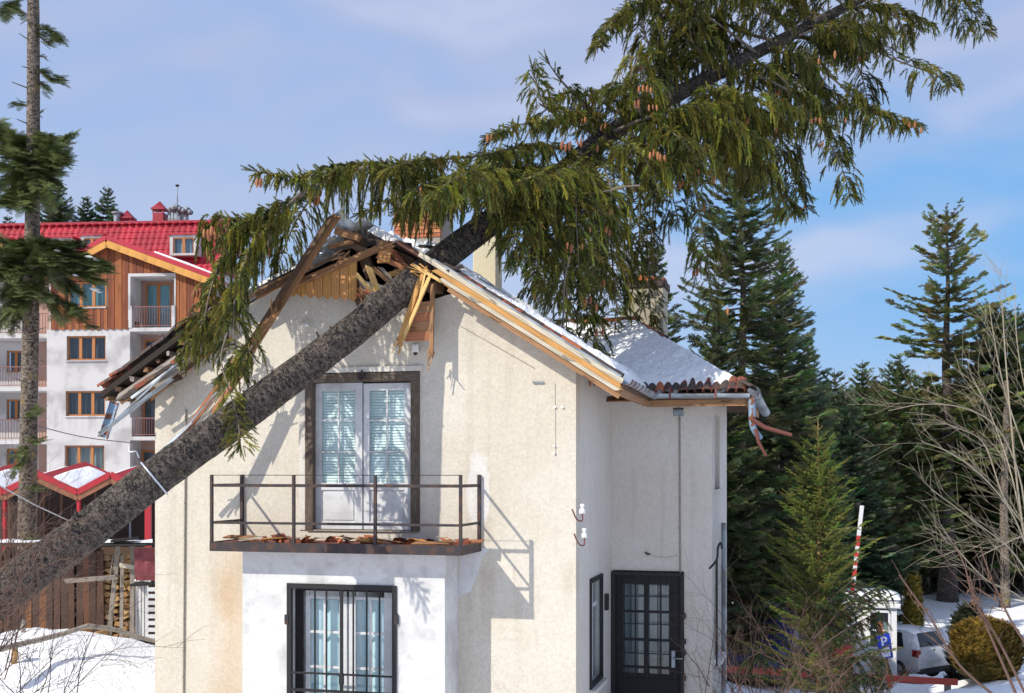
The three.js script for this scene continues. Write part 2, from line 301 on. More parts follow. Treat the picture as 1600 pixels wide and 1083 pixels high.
{
  const xs = [], zs = [];
  for (let i = 0; i <= 300; i++) { const t = i / 150 - 1; xs.push(Math.sign(t) * (26 * Math.abs(t) + 900 * Math.abs(t) ** 6)); }
  for (let i = 0; i <= 380; i++) { const t = i / 380; zs.push(12 - 75 * t - 1400 * t ** 7); }
  const pos = [], uv = [], idx = [];
  for (const z of zs) for (const x of xs) { pos.push(x, groundY(x, z), z); uv.push(x, z); }
  for (let j = 0; j < zs.length - 1; j++) for (let i = 0; i < xs.length - 1; i++) { const a = j * xs.length + i, b = a + xs.length; idx.push(a, a + 1, b, b, a + 1, b + 1); }
  const g = new THREE.BufferGeometry(); g.setAttribute('position', new THREE.Float32BufferAttribute(pos, 3)); g.setAttribute('uv', new THREE.Float32BufferAttribute(uv, 2)); g.setIndex(idx); g.computeVertexNormals();
  tag(part('snow_ground', g, M.snow), 'white uneven snow covering the ground', null, null, 'structure');
}

// ---------------------------------------------------------------- the damaged house
const H = new Frame(0.911, 16.4, 14.5);
const house = H.group('house', 'cream roughcast house with snowy broken roof under the fallen spruce', 'house');
const K = 0.64, EAVE = EYE + 1.3, SR = 0.72, SL = -7.43, SM = -3.355;    // roof pitch, eave height, eave and ridge positions
const roofR = (s) => EAVE + K * (SR - s), roofL = (s) => EAVE + K * (s - SL);
const WE = 2.5, WEX = 2.29, WR = 4.65;                                   // wing eave depth, right eave, ridge depth
const wingF = (s, w) => EAVE + 0.02 + K * (w - WE), wingR = (s, w) => EAVE + 0.02 + K * (WEX - s), wingB = (s, w) => EAVE + 0.02 + K * (2 * WR - WE - w);
const hv = (s, y, w) => V(s, y, -w);
{
  // openings
  const doorO = [[...H.at(478, 583)], [...H.at(656, 830)]];
  const dx0 = doorO[0][0], dx1 = doorO[1][0], dy1 = doorO[0][1], dy0 = H.at(560, 829)[1];
  const top = (s) => (s < SM ? roofL(s) : roofR(s)) - 0.22;
  const outline = [[-6.73, -0.6], [0, -0.6], [0, top(0)], [-1.72, top(-1.72)], [-1.95, top(-1.72) - 0.05], [-2.2, EYE + 2.52], [-2.55, EYE + 2.42], [-2.8, EYE + 2.75], [-3.36, EYE + 2.9], [-4.6, top(-4.6)], [-6.73, top(-6.73)]];
  const [gx0, gy1] = H.at(447, 911, -0.62), [gx1] = H.at(620, 911, -0.62);
  part('wall', wallFront(outline, [rect(dx0, dy0, dx1, dy1), rect(gx0, 0.2, gx1, gy1)], 0, 0.32), M.stucco, house);
  // side wall with a window, left and back walls
  const [wx0] = H.side(921, 905, 0), [wx1] = H.side(940, 905, 0); const wy1 = H.side(921, 905, 0)[1];
  const swTop = top(0);
  part('wall', wallSide([[0.32, -0.6], [9, -0.6], [9, swTop], [0.32, swTop]], [rect(wx0, 0.72, wx1, wy1)], 0, 0.3), M.stuccoGrey, house);
  part('wall', [box(-6.73, -0.6, -9, -6.43, swTop, -0.32), box(-6.43, -0.6, -9, -0.3, swTop, -8.7)], M.stucco, house);
  // attic gable at the back, floor between storeys (dark inside)
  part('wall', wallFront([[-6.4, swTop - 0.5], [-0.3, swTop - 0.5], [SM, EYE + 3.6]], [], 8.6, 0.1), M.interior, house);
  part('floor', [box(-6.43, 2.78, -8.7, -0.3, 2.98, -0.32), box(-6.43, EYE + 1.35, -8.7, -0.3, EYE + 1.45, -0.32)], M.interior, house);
  // wing
  const [ex0] = H.at(955, 893, 3), [ex1, ey1] = H.at(1069, 893, 3);
  const wingTop = EAVE - 0.02;
  part('wall', wallFront(shape2([[0.001, -0.9], [1.674, -0.9], [1.674, wingTop], [0.001, wingTop]]), [rect(0.03, 0.12, ex1, ey1)], 3.0, 0.3), M.stuccoGrey, house);
  const [nw0, ny0] = H.side(1113.5, 765, 1.674), ny1 = H.side(1114, 645, 1.674)[1];
  part('wall', wallSide([[3.3, -0.9], [6.4, -0.9], [6.4, wingTop], [3.3, wingTop]], [rect(3.55, ny0, 4.6, ny1), rect(3.5, 0.85, 4.3, H.side(1114, 882, 1.674)[1])], 1.674, 0.28), M.stuccoGrey, house);
  part('wall', box(0.001, -0.9, -6.4, 1.39, wingTop, -6.15), M.stuccoGrey, house);
  part('window_sill', [box(1.35, ny0 - 0.07, -4.7, 1.73, ny0, -3.45, 0.01)], M.stuccoGrey, house);
  part('window_sill', [box(1.35, 0.78, -4.4, 1.80, 0.85, -3.40, 0.01)], M.snow, house);
  const swin = sub('window', house); part('frame', [box(1.44, 0.85, -4.3, 1.5, 3.2, -3.5), ], M.black, swin);
  const nich = sub('window', house); part('back_panel', box(1.42, ny0, -4.6, 1.46, ny1, -3.55), M.stuccoGrey, nich);

  // white bay under the balcony
  const BW = 0.62; const [bx0, by1] = H.at(379, 866, -BW), bx1 = H.at(695, 866, -BW)[0];
  const [g0, gt] = H.at(449, 911, -BW), g1 = H.at(620, 912, -BW)[0]; const bt = H.at(540, 866, -BW)[1] + 0.06, gb = 0.25;
  part('bay_wall', [wallFront([[bx0, -0.6], [bx1, -0.6], [bx1, bt], [bx0, bt]], [rect(g0 + 0.03, gb, g1 - 0.03, gt - 0.02)], -BW, 0.22), box(bx0, -0.6, BW - 0.22, bx0 + 0.2, bt, 0.001), box(bx1 - 0.2, -0.6, BW - 0.22, bx1, bt, 0.001)], M.whitewash, house);
  // thin patch of whitewash brushed onto the wall right of the bay
  part('whitewash_patch', wallFront([[bx1, bt - 0.7], [bx1 + 0.2, bt - 0.62], [bx1 + 0.32, bt - 0.3], [bx1 + 0.38, bt - 0.1], [bx1 + 0.5, bt + 0.02], [bx1 + 0.05, bt + 0.04]], [], -0.004, 0.006), M.whitewash, house);

  // balcony window-door in its weathered frame
  const bd = sub('balcony_door', house); const F = (px, py, w = 0.1) => H.at(px, py, w);
  {
    const [a0, a1] = F(478, 585, 0), [b0] = F(490, 597, 0), [c0] = F(643, 597, 0), [d0] = F(656, 585, 0), yt = H.at(560, 597, 0)[1], yb = dy0;
    part('frame', [board(hv((a0 + b0) / 2 + 0.002, yb, 0.04), hv((a0 + b0) / 2 + 0.002, yt, 0.04), b0 - a0, 0.16, 0, 0, 3), board(hv((c0 + d0) / 2 - 0.002, yb, 0.04), hv((c0 + d0) / 2 - 0.002, yt, 0.04), d0 - c0, 0.16, 0, 0, 5), board(hv(a0 + 0.004, (yt + a1) / 2, 0.043), hv(d0 - 0.004, (yt + a1) / 2, 0.043), a1 - yt - 0.006, 0.168, 0, 0, 8)], M.weathered, bd);
    for (const [l, r, gl, gr] of [[491, 566, 502, 555], [568, 643, 577, 632]]) {
      const W = 0.07; const [x0] = F(l, 600, W), [x1] = F(r, 600, W), [q0] = F(gl, 600, W), [q1] = F(gr, 600, W);
      const py = (p) => H.at((l + r) / 2, p, W)[1]; const y1 = py(598.5), y0 = dy0 + 0.012, t1 = py(610), t0 = py(755), p1 = py(766), p0 = py(816);
      const leaf = part('door_leaf', [box(x0, y0, -W - 0.05, q0, y1, -W, 0.004), box(q1, y0, -W - 0.05, x1, y1, -W, 0.004), box(q0, t1, -W - 0.05, q1, y1, -W, 0.004), box(q0, p1, -W - 0.05, q1, t0, -W, 0.004), box(q0, y0, -W - 0.05, q1, p0, -W, 0.004), box(q0, p0, -W - 0.04, q1, p1, -W - 0.025),
        ...[[p0, p1]].flatMap(([u, v]) => [box(q0 + 0.03, u + 0.03, -W - 0.03, q1 - 0.03, v - 0.03, -W - 0.012, 0.005)])], M.whitePaint, bd);
      const mx = (q0 + q1) / 2, rows = [t0, py(706), py(656.5), t1];
      part('muntin', [box(mx - 0.013, t0, -W - 0.035, mx + 0.013, t1, -W - 0.008), box(q0, rows[1] - 0.012, -W - 0.033, q1, rows[1] + 0.012, -W - 0.011), box(q0, rows[2] - 0.012, -W - 0.033, q1, rows[2] + 0.012, -W - 0.011)], M.whitePaint, bd);
      for (let j = 0; j < 3; j++) for (let i = 0; i < 2; i++) part('pane', box(i ? mx + 0.013 : q0, rows[j] + 0.012, -W - 0.026, i ? q1 : mx - 0.013, rows[j + 1] - 0.012, -W - 0.022), M.glass, bd);
      const sl = []; for (let y = t0 - 0.03; y < t1 + 0.03; y += 0.042) { const g = box(q0 - 0.02, -0.019, -0.0012, q1 + 0.02, 0.019, 0.0012); g.rotateX(-0.35); g.translate(0, y, -W - 0.075); sl.push(g); }
      part('blind', sl, M.blind, bd);
    }
    part('threshold', box(a0 + 0.03, dy0 - 0.02, -0.25, d0 - 0.03, dy0 + 0.004, 0.03, 0.006), M.woodGrey, bd);
    part('curtain', box(a0, dy0, -0.5, d0, dy1, -0.48), M.curtainBlue, bd);
  }
  // plaster surround of the balcony door
  { const [l0, lt] = H.at(468, 576), [r0] = H.at(661, 573), ly = H.at(470, 584)[1]; part('door_surround', [wallFront([[l0, ly], [r0, ly], [r0, lt], [l0, lt]], [], -0.035, 0.05), wallFront([[l0, dy0], [dx0 - 0.003, dy0], [dx0 - 0.003, ly - 0.003], [l0, ly - 0.003]], [], -0.02, 0.03)], M.stuccoGrey, house); }
  // pulley above the door, small lamp under the broken eave
  { const p = H.v(565, 588, -0.05); const g1 = new THREE.TorusGeometry(0.05, 0.016, 8, 20); g1.translate(p.x, p.y, p.z + 0.02); const g2 = new THREE.CylinderGeometry(0.028, 0.028, 0.05, 12); g2.rotateX(Math.PI / 2); g2.translate(p.x, p.y, p.z); part('pulley', [g1, g2, tube([p.clone().add(V(0, 0.05, 0.02)), p.clone().add(V(0, 0.12, -0.04))], 0.01, 5)], M.iron, house); }
  { const p = H.v(649, 548, -0.07); const l = sub('wall_lamp', house); const g = new THREE.CylinderGeometry(0.045, 0.06, 0.11, 12); g.translate(p.x, p.y + 0.03, p.z); part('shade', [g, tube([p.clone().add(V(0, 0.08, 0)), p.clone().add(V(0, 0.1, -0.07))], 0.02, 6)], M.porcelain, l); const b = new THREE.SphereGeometry(0.03, 10, 8); b.translate(p.x, p.y - 0.04, p.z); part('bulb', b, M.black, l); }
  { const p = H.v(478, 508, -0.05); const l = sub('wall_lamp', house); const g = new THREE.LatheGeometry([[0, 0.05], [0.03, 0.045], [0.06, 0], [0.075, -0.03]].map(q => new THREE.Vector2(...q)), 14); g.translate(p.x, p.y, p.z); part('shade', [g, tube([p.clone(), p.clone().add(V(0, 0.03, -0.06))], 0.02, 6)], M.porcelain, l); }
  // cable runs, old pipe stubs
  { const a = H.v(290, 640, -0.02), b = H.v(281, 1150, -0.02); part('conduit', tube([a, V(b.x + 0.05, -0.3, b.z)], 0.014, 6), M.woodGrey, house); }
  part('cable', tube([H.v(720, 510, -0.008), H.v(836, 576, -0.008)], 0.004, 4), M.woodGrey, house);
  part('bracket', box(...H.v(832, 599, -0.03).toArray(), ...H.v(850, 596, -0.005).toArray(), 0.004), M.zinc, house);
  part('cable', tube([H.v(867, 600, -0.006), H.v(868, 712, -0.006)], 0.005, 4), M.stuccoGrey, house);
  for (const [x, y] of [[867, 636], [879, 636], [866, 697], [866, 708]]) { const p = H.v(x, y, -0.012); const g = new THREE.CylinderGeometry(0.018, 0.014, 0.03, 8); g.rotateX(Math.PI / 2); g.translate(p.x, p.y, p.z); part('wall_plug', g, M.porcelain, house); }
  part('conduit', tube([H.v(1062, 640, 2.985), H.v(1063, 896, 2.985)], 0.015, 6), M.woodGrey, house);
  { const a = H.v(1012, 866, 2.96), b = H.v(1060, 868, 2.985); part('wall_hook', [tube([a.clone().add(V(-0.03, 0.03, 0.06)), a, a.clone().add(V(0.03, -0.005, -0.04))], 0.018, 6)], M.iron, house); part('cable', tube(curve([a, a.clone().lerp(b, 0.5).add(V(0, -0.05, 0)), b], 8), 0.005, 4), M.woodPale, house); }
  // insulators on the side wall
  for (const [x, y, k] of [[909, 797, 0], [912, 835, 1]]) {
    const [w, yy] = H.side(x, y, 0.09); const ins = sub('insulator', house);
    const b0 = hv(0.0, yy - 0.12 + k * 0.08, w - 0.2);
    part('hook', tube(curve([hv(0, yy + 0.02, w - 0.25), hv(0.06, yy - 0.12, w - 0.22), hv(0.11, yy - 0.15, w - 0.08), hv(0.10, yy - 0.06, w)], 12), 0.011, 6), M.rustRed, ins);
    const g = new THREE.LatheGeometry([[0, 0.09], [0.028, 0.085], [0.034, 0.055], [0.02, 0.04], [0.02, 0.025], [0.042, 0.01], [0.046, -0.05], [0.0, -0.05]].map(q => new THREE.Vector2(...q)), 14); g.translate(0.10, yy + 0.0, -w); part('bell', g, M.porcelain, ins);
  }
  // side window
  { const w = sub('window', house); const m = 0.07;
    part('frame', [box(-0.02, 0.72, -wx0 - m, 0.03, wy1, -wx0), box(-0.02, 0.72, -wx1, 0.03, wy1, -wx1 + m), box(-0.018, wy1 - m, -wx1 + m, 0.028, wy1, -wx0 - m), box(-0.018, 0.72, -wx1 + m, 0.028, 0.72 + m, -wx0 - m)], M.black, w);
    part('casement', [box(-0.09, 0.8, -wx0 - 0.2, -0.05, wy1 - 0.08, -wx0 - 0.08), box(-0.09, 0.8, -(wx0 + wx1) / 2 - 0.04, -0.05, wy1 - 0.08, -(wx0 + wx1) / 2 + 0.04), box(-0.09, 1.9, -wx1 + 0.08, -0.052, 1.96, -wx0 - 0.2)], M.whitePaint, w);
    part('pane', box(-0.075, 0.8, -wx1 + 0.08, -0.07, wy1 - 0.08, -wx0 - 0.08), M.glass, w);
    part('curtain', box(-0.24, 0.8, -wx1, -0.22, wy1, -wx0), M.curtainBlue, w);
    part('window_sill', box(-0.02, 0.64, -wx1 - 0.05, 0.1, 0.71, -wx0 + 0.05, 0.008), M.stuccoGrey, w);
    const [mw, my] = H.side(945, 938, 0); part('meter_box', box(0, my - 0.16, -mw - 0.12, 0.05, my + 0.1, -mw + 0.05, 0.006), M.black, house);
  }
  // floodlight, lamp and down-pipe by the wing
  { const p = H.v(1060, 644, 2.7); const l = sub('floodlight', house); const b = box(-0.085, -0.06, -0.05, 0.085, 0.06, 0.03, 0.01); b.rotateX(0.45); b.translate(p.x, p.y, p.z); part('housing', [b, tube([p.clone(), p.clone().add(V(0, 0.12, -0.05))], 0.012, 5)], M.zinc, l); const g = box(-0.07, -0.048, 0.031, 0.07, 0.048, 0.036); g.rotateX(0.45); g.translate(p.x, p.y, p.z); part('lens', g, M.glassFar, l); }
  { const [w, y] = H.side(1120, 860, 1.78); part('service_mast', [tube(curve([hv(1.66, y - 0.3, w), hv(1.78, y - 0.15, w), hv(1.80, y + 0.05, w), hv(1.84, y + 0.12, w + 0.05), hv(1.86, y + 0.02, w + 0.06)], 14), 0.018, 8), tube([hv(1.78, y - 0.15, w), hv(1.78, y - 1.2, w), hv(1.78, 0.9, w)], 0.016, 6)], M.black, house);
    part('down_pipe', tube([hv(1.74, 3.1, 4.7), hv(1.74, -0.6, 4.7)], 0.045, 8), M.zinc, house); }

  // entrance door with grille, and the barred window of the bay
  {
    const e = sub('entrance_door', house), W = 2.97; const x0 = 0.012, [x1] = H.at(1068, 893, W), yt = H.at(1010, 894, W)[1], yb = 0.12;
    const X = (px) => H.at(px, 1000, 3.05)[0], Y = (py) => H.at(1010, py, 3.05)[1];
    part('frame', [box(x0, yb, -W - 0.1, x0 + 0.07, yt - 0.06, -W + 0.03, 0.004), box(x1 - 0.05, yb, -W - 0.1, x1, yt - 0.06, -W + 0.03, 0.004), box(x0, yt - 0.06, -W - 0.1, x1, yt, -W + 0.032, 0.004)], M.black, e);
    const gl = [[X(974), X(1006)], [X(1013), X(1046)]], rows = [yb + 0.5, Y(1080), Y(1043), Y(1000), Y(956), Y(913)];
    const leaf = [box(x0 + 0.07, yb, -3.1, gl[0][0], yt - 0.06, -3.05), box(gl[0][1], yb, -3.1, gl[1][0], yt - 0.06, -3.05), box(gl[1][1], yb, -3.1, x1 - 0.05, yt - 0.06, -3.05)];
    for (const [a, b] of gl) { leaf.push(box(a, yb, -3.1, b, rows[0] + 0.02, -3.05), box(a, rows[5], -3.1, b, yt - 0.06, -3.05)); for (const y of rows.slice(1, 5)) leaf.push(box(a, y - 0.02, -3.1, b, y + 0.02, -3.048)); const m = mix(a, b, 0.58); leaf.push(box(m - 0.012, rows[0] + 0.02, -3.09, m + 0.012, rows[5], -3.055)); }
    part('door_leaf', leaf, M.black, e);
    for (const [a, b] of gl) for (let j = 0; j < 5; j++) part('pane', box(a, rows[j] + 0.02, -3.078, b, rows[j + 1] - 0.02, -3.074), M.glass, e);
    const bars = []; for (const px of [976, 993, 1011, 1028, 1046, 1056]) { const q = H.at(px, 1000, W - 0.03)[0]; bars.push(box(q - 0.008, yb, -W + 0.022, q + 0.008, yt - 0.07, -W + 0.038)); }
    for (const py of [932, 975, 1021, 1062]) { const y = H.at(1010, py, W)[1]; bars.push(box(x0 + 0.07, y - 0.008, -W + 0.008, x1 - 0.05, y + 0.008, -W + 0.024)); }
    part('grille', bars, M.black, e);
    const hp = H.v(1052, 1030, W - 0.06); part('handle', [box(hp.x - 0.03, hp.y - 0.14, hp.z - 0.02, hp.x + 0.03, hp.y + 0.14, hp.z + 0.012, 0.004), tube([hp.clone().add(V(0, 0.02, 0)), hp.clone().add(V(0, 0.02, 0.06)), hp.clone().add(V(0.16, 0.02, 0.06))], 0.012, 6)], M.zinc, e);
    for (const y of [963, 1003, 1020, 1060]) { const h = H.v(1069, y, W - 0.02); part('hinge', box(h.x - 0.02, h.y - 0.04, h.z - 0.03, h.x + 0.03, h.y + 0.04, h.z + 0.03, 0.004), M.iron, e); }
    part('curtain', gridGeo(50, 1, (u, v) => V(mix(x0, x1, u), mix(yb, yt, v), -3.3 - 0.03 * Math.sin(u * 40))), std(0.30, 0.34, 0.37, 0.9), e);
  }
  {
    const q = sub('barred_window', house), W = -BW; const [x0, yt] = [g0, gt]; const x1 = g1, yb = gb;
    part('grille_frame', [box(x0, yb, -W - 0.03, x0 + 0.075, yt - 0.075, -W + 0.03, 0.004), box(x1 - 0.065, yb, -W - 0.03, x1, yt - 0.075, -W + 0.03, 0.004), box(x0, yt - 0.075, -W - 0.03, x1, yt, -W + 0.032, 0.004)], M.black, q);
    const bars = []; for (const [px, t] of [[492, 0.011], [510, 0.011], [533.5, 0.024], [552, 0.011], [573, 0.011], [593, 0.011]]) { const s = H.at(px, 1000, W)[0]; part('bar', box(s - t, yb, -W - 0.012, s + t, yt - 0.075, -W + 0.012, 0.003), M.black, q); }
    for (const [y, t] of [[H.at(540, 1054, W)[1], 0.014], [H.at(540, 1081, W)[1], 0.02], [yb + 0.3, 0.014]]) part('bar', box(x0 + 0.075, y - t, -W + 0.013, x1 - 0.065, y + t, -W + 0.03), M.black, q);
    part('inner_frame', [box(x0 + 0.03, yb, -W - 0.42, x0 + 0.2, yt - 0.02, -W - 0.2), box(x1 - 0.11, yb, -W - 0.42, x1 - 0.03, yt - 0.02, -W - 0.2), box(x0 + 0.2, yt - 0.2, -W - 0.42, x1 - 0.11, yt - 0.02, -W - 0.2)], M.dark, q);
    const D = W + 0.2; const X = (px) => H.at(px, 1000, D)[0], Y = (py) => H.at(540, py, D)[1];
    for (const [l, r, gl, gr] of [[474, 542, 484, 530], [545, 613, 556, 600]]) {
      const a = X(l), b = X(r), c = X(gl), d = X(gr), t = Y(924), gt2 = Y(937), rows = [yb + 0.3, Y(1044) - 0.0, Y(989), gt2];
      part('casement', [box(a, yb, -D - 0.06, c, t, -D, 0.004), box(d, yb, -D - 0.06, b, t, -D, 0.004), box(c, gt2, -D - 0.06, d, t, -D, 0.004), box(c, yb, -D - 0.06, d, rows[0], -D, 0.004)], M.whitePaint, q);
      const m = (c + d) / 2; const mu = [box(m - 0.02, rows[0], -D - 0.045, m + 0.02, gt2, -D - 0.01)]; for (const y of [rows[1], rows[2]]) mu.push(box(c, y - 0.018, -D - 0.043, d, y + 0.018, -D - 0.012)); part('muntin', mu, M.whitePaint, q);
      for (let j = 0; j < 3; j++) for (let i = 0; i < 2; i++) part('pane', box(i ? m + 0.02 : c, rows[j] + 0.018, -D - 0.03, i ? d : m - 0.02, rows[j + 1] - 0.018, -D - 0.026), M.glass, q);
    }
    part('curtain', gridGeo(60, 1, (u, v) => V(mix(x0 + 0.1, x1 - 0.1, u), mix(yb, yt - 0.2, v), -D - 0.14 - 0.025 * Math.sin(u * 55 + Math.sin(u * 9)))), M.curtainBlue, q);
    for (const [px, py] of [[448, 968], [619, 968]]) { const s = H.v(px, py, W - 0.02); part('hinge', box(s.x - 0.03, s.y - 0.07, s.z - 0.03, s.x + 0.03, s.y + 0.07, s.z + 0.02, 0.004), M.iron, q); }
    const lk = H.v(534, 1060, W - 0.04); part('lock', box(lk.x - 0.035, lk.y - 0.09, lk.z - 0.02, lk.x + 0.03, lk.y + 0.07, lk.z + 0.03, 0.005), M.black, q);
  }

  // balcony
  {
    const b = sub('balcony', house); const D = 0.97; const xl = -5.24, xr = -1.40, yt = H.at(585, 742, -D)[1], ys1 = H.at(585, 851, -D)[1], ys0 = H.at(585, 866, -D)[1];
    part('slab', box(xl + 0.03, ys0 + 0.025, 0, xr - 0.03, ys1 - 0.015, D - 0.03), M.rustRed, b);
    part('edge_beam', [box(xl, ys0, D - 0.035, xr, ys1, D + 0.005, 0.004), box(xl - 0.0, ys0, 0, xl + 0.035, ys1, D - 0.036), box(xr - 0.035, ys0, 0, xr, ys1, D - 0.036)], M.iron, b);
    const post = (s, w, x = 0.021) => part('post', box(s - x, ys1, w - x, s + x, yt, w + x, 0.003), M.iron, b);
    post(xl + 0.025, D - 0.02); post(xr - 0.025, D - 0.02);
    for (const px of [458, 585.5]) post(H.at(px, 800, -D)[0], D - 0.02);
    post(xl + 0.025, 0.03, 0.024); post(xr - 0.025, 0.03, 0.024);
    for (const [dy, h] of [[yt - 0.155, 0.022], [ys1 + 0.28, 0.018]]) {
      part('rail', box(xl + 0.05, dy - h, D - 0.03, xr - 0.05, dy + h, D - 0.012), M.iron, b);
      for (const s of [xl + 0.025, xr - 0.025]) part('rail', box(s - 0.009, dy - h, 0.055, s + 0.009, dy + h, D - 0.045), M.iron, b);
    }
    part('wire', [tube([hv(xl + 0.02, yt - 0.006, -D + 0.02), hv(xr - 0.02, yt - 0.006, -D + 0.02)], 0.005, 4)], M.black, b);
  }
}
function shape2(p) { return p; }

// ---------------------------------------------------------------- its roof
const roof = sub('roof', house);
{
  const r = rng(77);
  const RS = [[-1.98, -0.40], [SR, -0.40], [SR, 9.4], [SM, 9.4], [SM, 1.9], [-2.9, 1.3], [-2.45, 0.6]];
  part('roof_deck', slab(RS, roofR, 0.10, 0.05), M.woodDark, roof);
  const LS = [[SL, -0.40], [-5.62, -0.40], [-5.3, 0.15], [-4.9, 0.05], [-4.55, 0.5], [-4.0, 0.55], [-3.7, 1.2], [SM, 1.9], [SM, 9.4], [SL, 9.4]];
  part('roof_deck', slab(LS, roofL, 0.10, 0.05), std(0.028, 0.02, 0.015, 0.95), roof);
  const HB = 2 * WR - WE;
  part('roof_deck', slab([[-1.45, WR], [SR - 0.05, WE + 0.03], [SR, WE], [WEX, WE], [WEX - (WR - WE), WR]], wingF, 0.10, 0.05), M.woodDark, roof);
  part('roof_deck', slab([[WEX, WE], [WEX, HB], [WEX - (WR - WE), WR]], wingR, 0.10, 0.05), M.woodDark, roof);
  part('roof_deck', slab([[-1.45, WR], [WEX - (WR - WE), WR], [WEX, HB], [SR, HB]], wingB, 0.10, 0.05), M.woodDark, roof);

  // roof tiles along the edges that the snow leaves bare: half-round clay tiles
  function tileGeo(len, wid, hgt) { const n = 7, pts = []; for (let i = 0; i <= n; i++) { const a = Math.PI * i / n; pts.push([-Math.cos(a) * wid / 2, Math.sin(a) * hgt]); } for (let i = n; i >= 0; i--) { const a = Math.PI * i / n; pts.push([-Math.cos(a) * (wid / 2 - 0.014), Math.sin(a) * (hgt - 0.014)]); } const g = new THREE.ExtrudeGeometry(shape(pts), { depth: len, bevelEnabled: false }); g.translate(0, 0, -len / 2); return metreUV(g); }
  const tg = [tileGeo(0.38, 0.17, 0.075), tileGeo(0.36, 0.18, 0.07), tileGeo(0.40, 0.165, 0.08)];
  const tm = [M.tile, M.tile, M.tileDark, M.tile, M.tileOrange];
  function tileOn(s, w, f, along, k, lift = 0.0, jit = 0.05) {   // along: 'w' tile runs with w, 's' with s
    const m = new THREE.Mesh(tg[k % 3], tm[Math.floor(r() * tm.length)]); m.name = 'roof_tile'; m.castShadow = m.receiveShadow = true;
    const e = 0.05, y = f(s, w); const ds = V(e, f(s + e, w) - y, 0).normalize(), dw = V(0, f(s, w + e) - y, -e).normalize();
    const up = ds.clone().cross(dw).normalize(); if (up.y < 0) up.negate();
    const z = along === 'w' ? dw.clone().negate() : ds.clone(), x = up.clone().cross(z);
    m.quaternion.setFromRotationMatrix(new THREE.Matrix4().makeBasis(x, up, z)); m.rotateY((r() - 0.5) * jit * 2); m.rotateX((r() - 0.5) * jit);
    m.position.set(s, y + lift, -w); roof.add(m); return m;
  }
  let k = 0;
  for (let s = 0.62; s < WEX - 0.05; s += 0.128) tileOn(s, WE + 0.10, wingF, 'w', k++, -0.005);
  for (let i = 0; i <= 8; i++) { const q = i / 8; const s = mix(WEX - 0.03, WEX - (WR - WE), q), w = mix(WE + 0.03, WR, q); if ((i > 0 && i < 6) ) continue; const t = tileOn(s, w, (a, b) => Math.min(wingF(a, b), wingR(a, b)), 'w', k++, 0.03, 0.1); t.rotateY(Math.PI / 4); t.scale.set(1.0, 0.9, 0.9); }
  for (let i = 0; i < 6; i++) { const s = WEX - (WR - WE) - 0.1 - i * 0.3; tileOn(s, WR, (a, b) => EAVE + K * (WR - WE) + 0.02, 's', k++, 0.03, 0.12).scale.set(1.25, 1.2, 1); }
  // verge tiles on the right rake: step down the slope, dark ends showing under the snow
  for (let i = 0; i < 9; i++) { const s = -1.72 + i * 0.285; const t = tileOn(s, -0.30, (a) => roofR(a), 's', k++, 0.0, 0.06); t.scale.set(1.25, 0.9, 0.95); }
  for (let i = 0; i < 9; i++) { const s = -1.78 + i * 0.285; const t = tileOn(s, -0.12, (a) => roofR(a), 's', k++, 0.0, 0.06); t.scale.set(1.2, 0.9, 0.95); }
  // left slope: three rows of slipping tiles near the front edge
  for (let i = 0; i < 10; i++) for (let j = 0; j < 3; j++) { const s = SL + 0.12 + i * 0.215; if (s > -5.45 - j * 0.05) continue; const t = tileOn(s, -0.33 + j * 0.2, (a) => roofL(a), 's', k++, 0.02 + 0.02 * r(), 0.22); t.scale.set(1.2, 0.9, 0.9); t.material = r() < 0.7 ? M.tileDark : M.tile; }

  // snow lying on the slopes
  function snowOn(name, f, inside, s0, s1, w0, w1, nu, nv, thick, seed) {
    const g = gridGeo(nu, nv, (u, v) => { const s = mix(s0, s1, u), w = mix(w0, w1, v); const n = fbm(s * 1.7 + seed, w * 1.7, 4, 0, seed), fine = fbm(s * 6, w * 6, 3, 0, seed + 2); const e = inside(s, w, n); const t = e <= 0 ? -0.07 : thick * (0.45 + 0.9 * n) * Math.min(1, Math.sqrt(e / 0.22)) + 0.035 * (fine - 0.5) + 0.02 * (fbm(s * 14, w * 9, 2, 0, seed + 4) - 0.5); return V(s, f(s, w) + t, -w); });
    part(name, g, M.snow, roof);
  }
  const edge = (...d) => Math.min(...d);
  snowOn('snow_cover', (s, w) => Math.min(wingF(s, w), wingR(s, w), wingB(s, w) + 0.02), (s, w, n) => edge(w - WE + 0.075 - 0.16 * n - 0.20 * smooth(1.75, 2.2, s), (WEX - s) - (w - WE) + 0.06 + 0.05 * n, WR - w - 0.02 + 0.12 * n, 10), -1.6, WEX + 0.05, WE - 0.02, WR + 0.06, 170, 110, 0.14, 5);
  snowOn('snow_cover', (s) => roofR(s), (s, w, n) => edge(w + 0.40 - 0.05 * n - 0.10 * Math.max(0, Math.sin(s * 9)), SR + 0.02 - s - 0.10 * n, s + 1.95 - 0.5 * (n - 0.4) + 0.5 * Math.min(0, w), w < WE ? 9 : Math.max(roofR(s) - wingF(s, w) + 0.2, -1) , 10), -2.6, SR + 0.06, -0.46, 3.6, 190, 120, 0.15, 8);
  snowOn('snow_cover', (s) => roofR(s), (s, w, n) => edge(w - 1.5 - n, s - SM - 0.05, 10), SM, -0.5, 0.6, 9.3, 70, 90, 0.16, 9);
  snowOn('snow_cover', (s) => roofL(s), (s, w, n) => edge(w - 1.1 - 1.1 * n, s - SL, SM - s + 0.02, 10), SL, SM + 0.02, 0.2, 9.3, 70, 90, 0.13, 10);

  // rake boards of the right gable edge
  const rk = (s, dy, w) => hv(s, roofR(s) + dy, w);
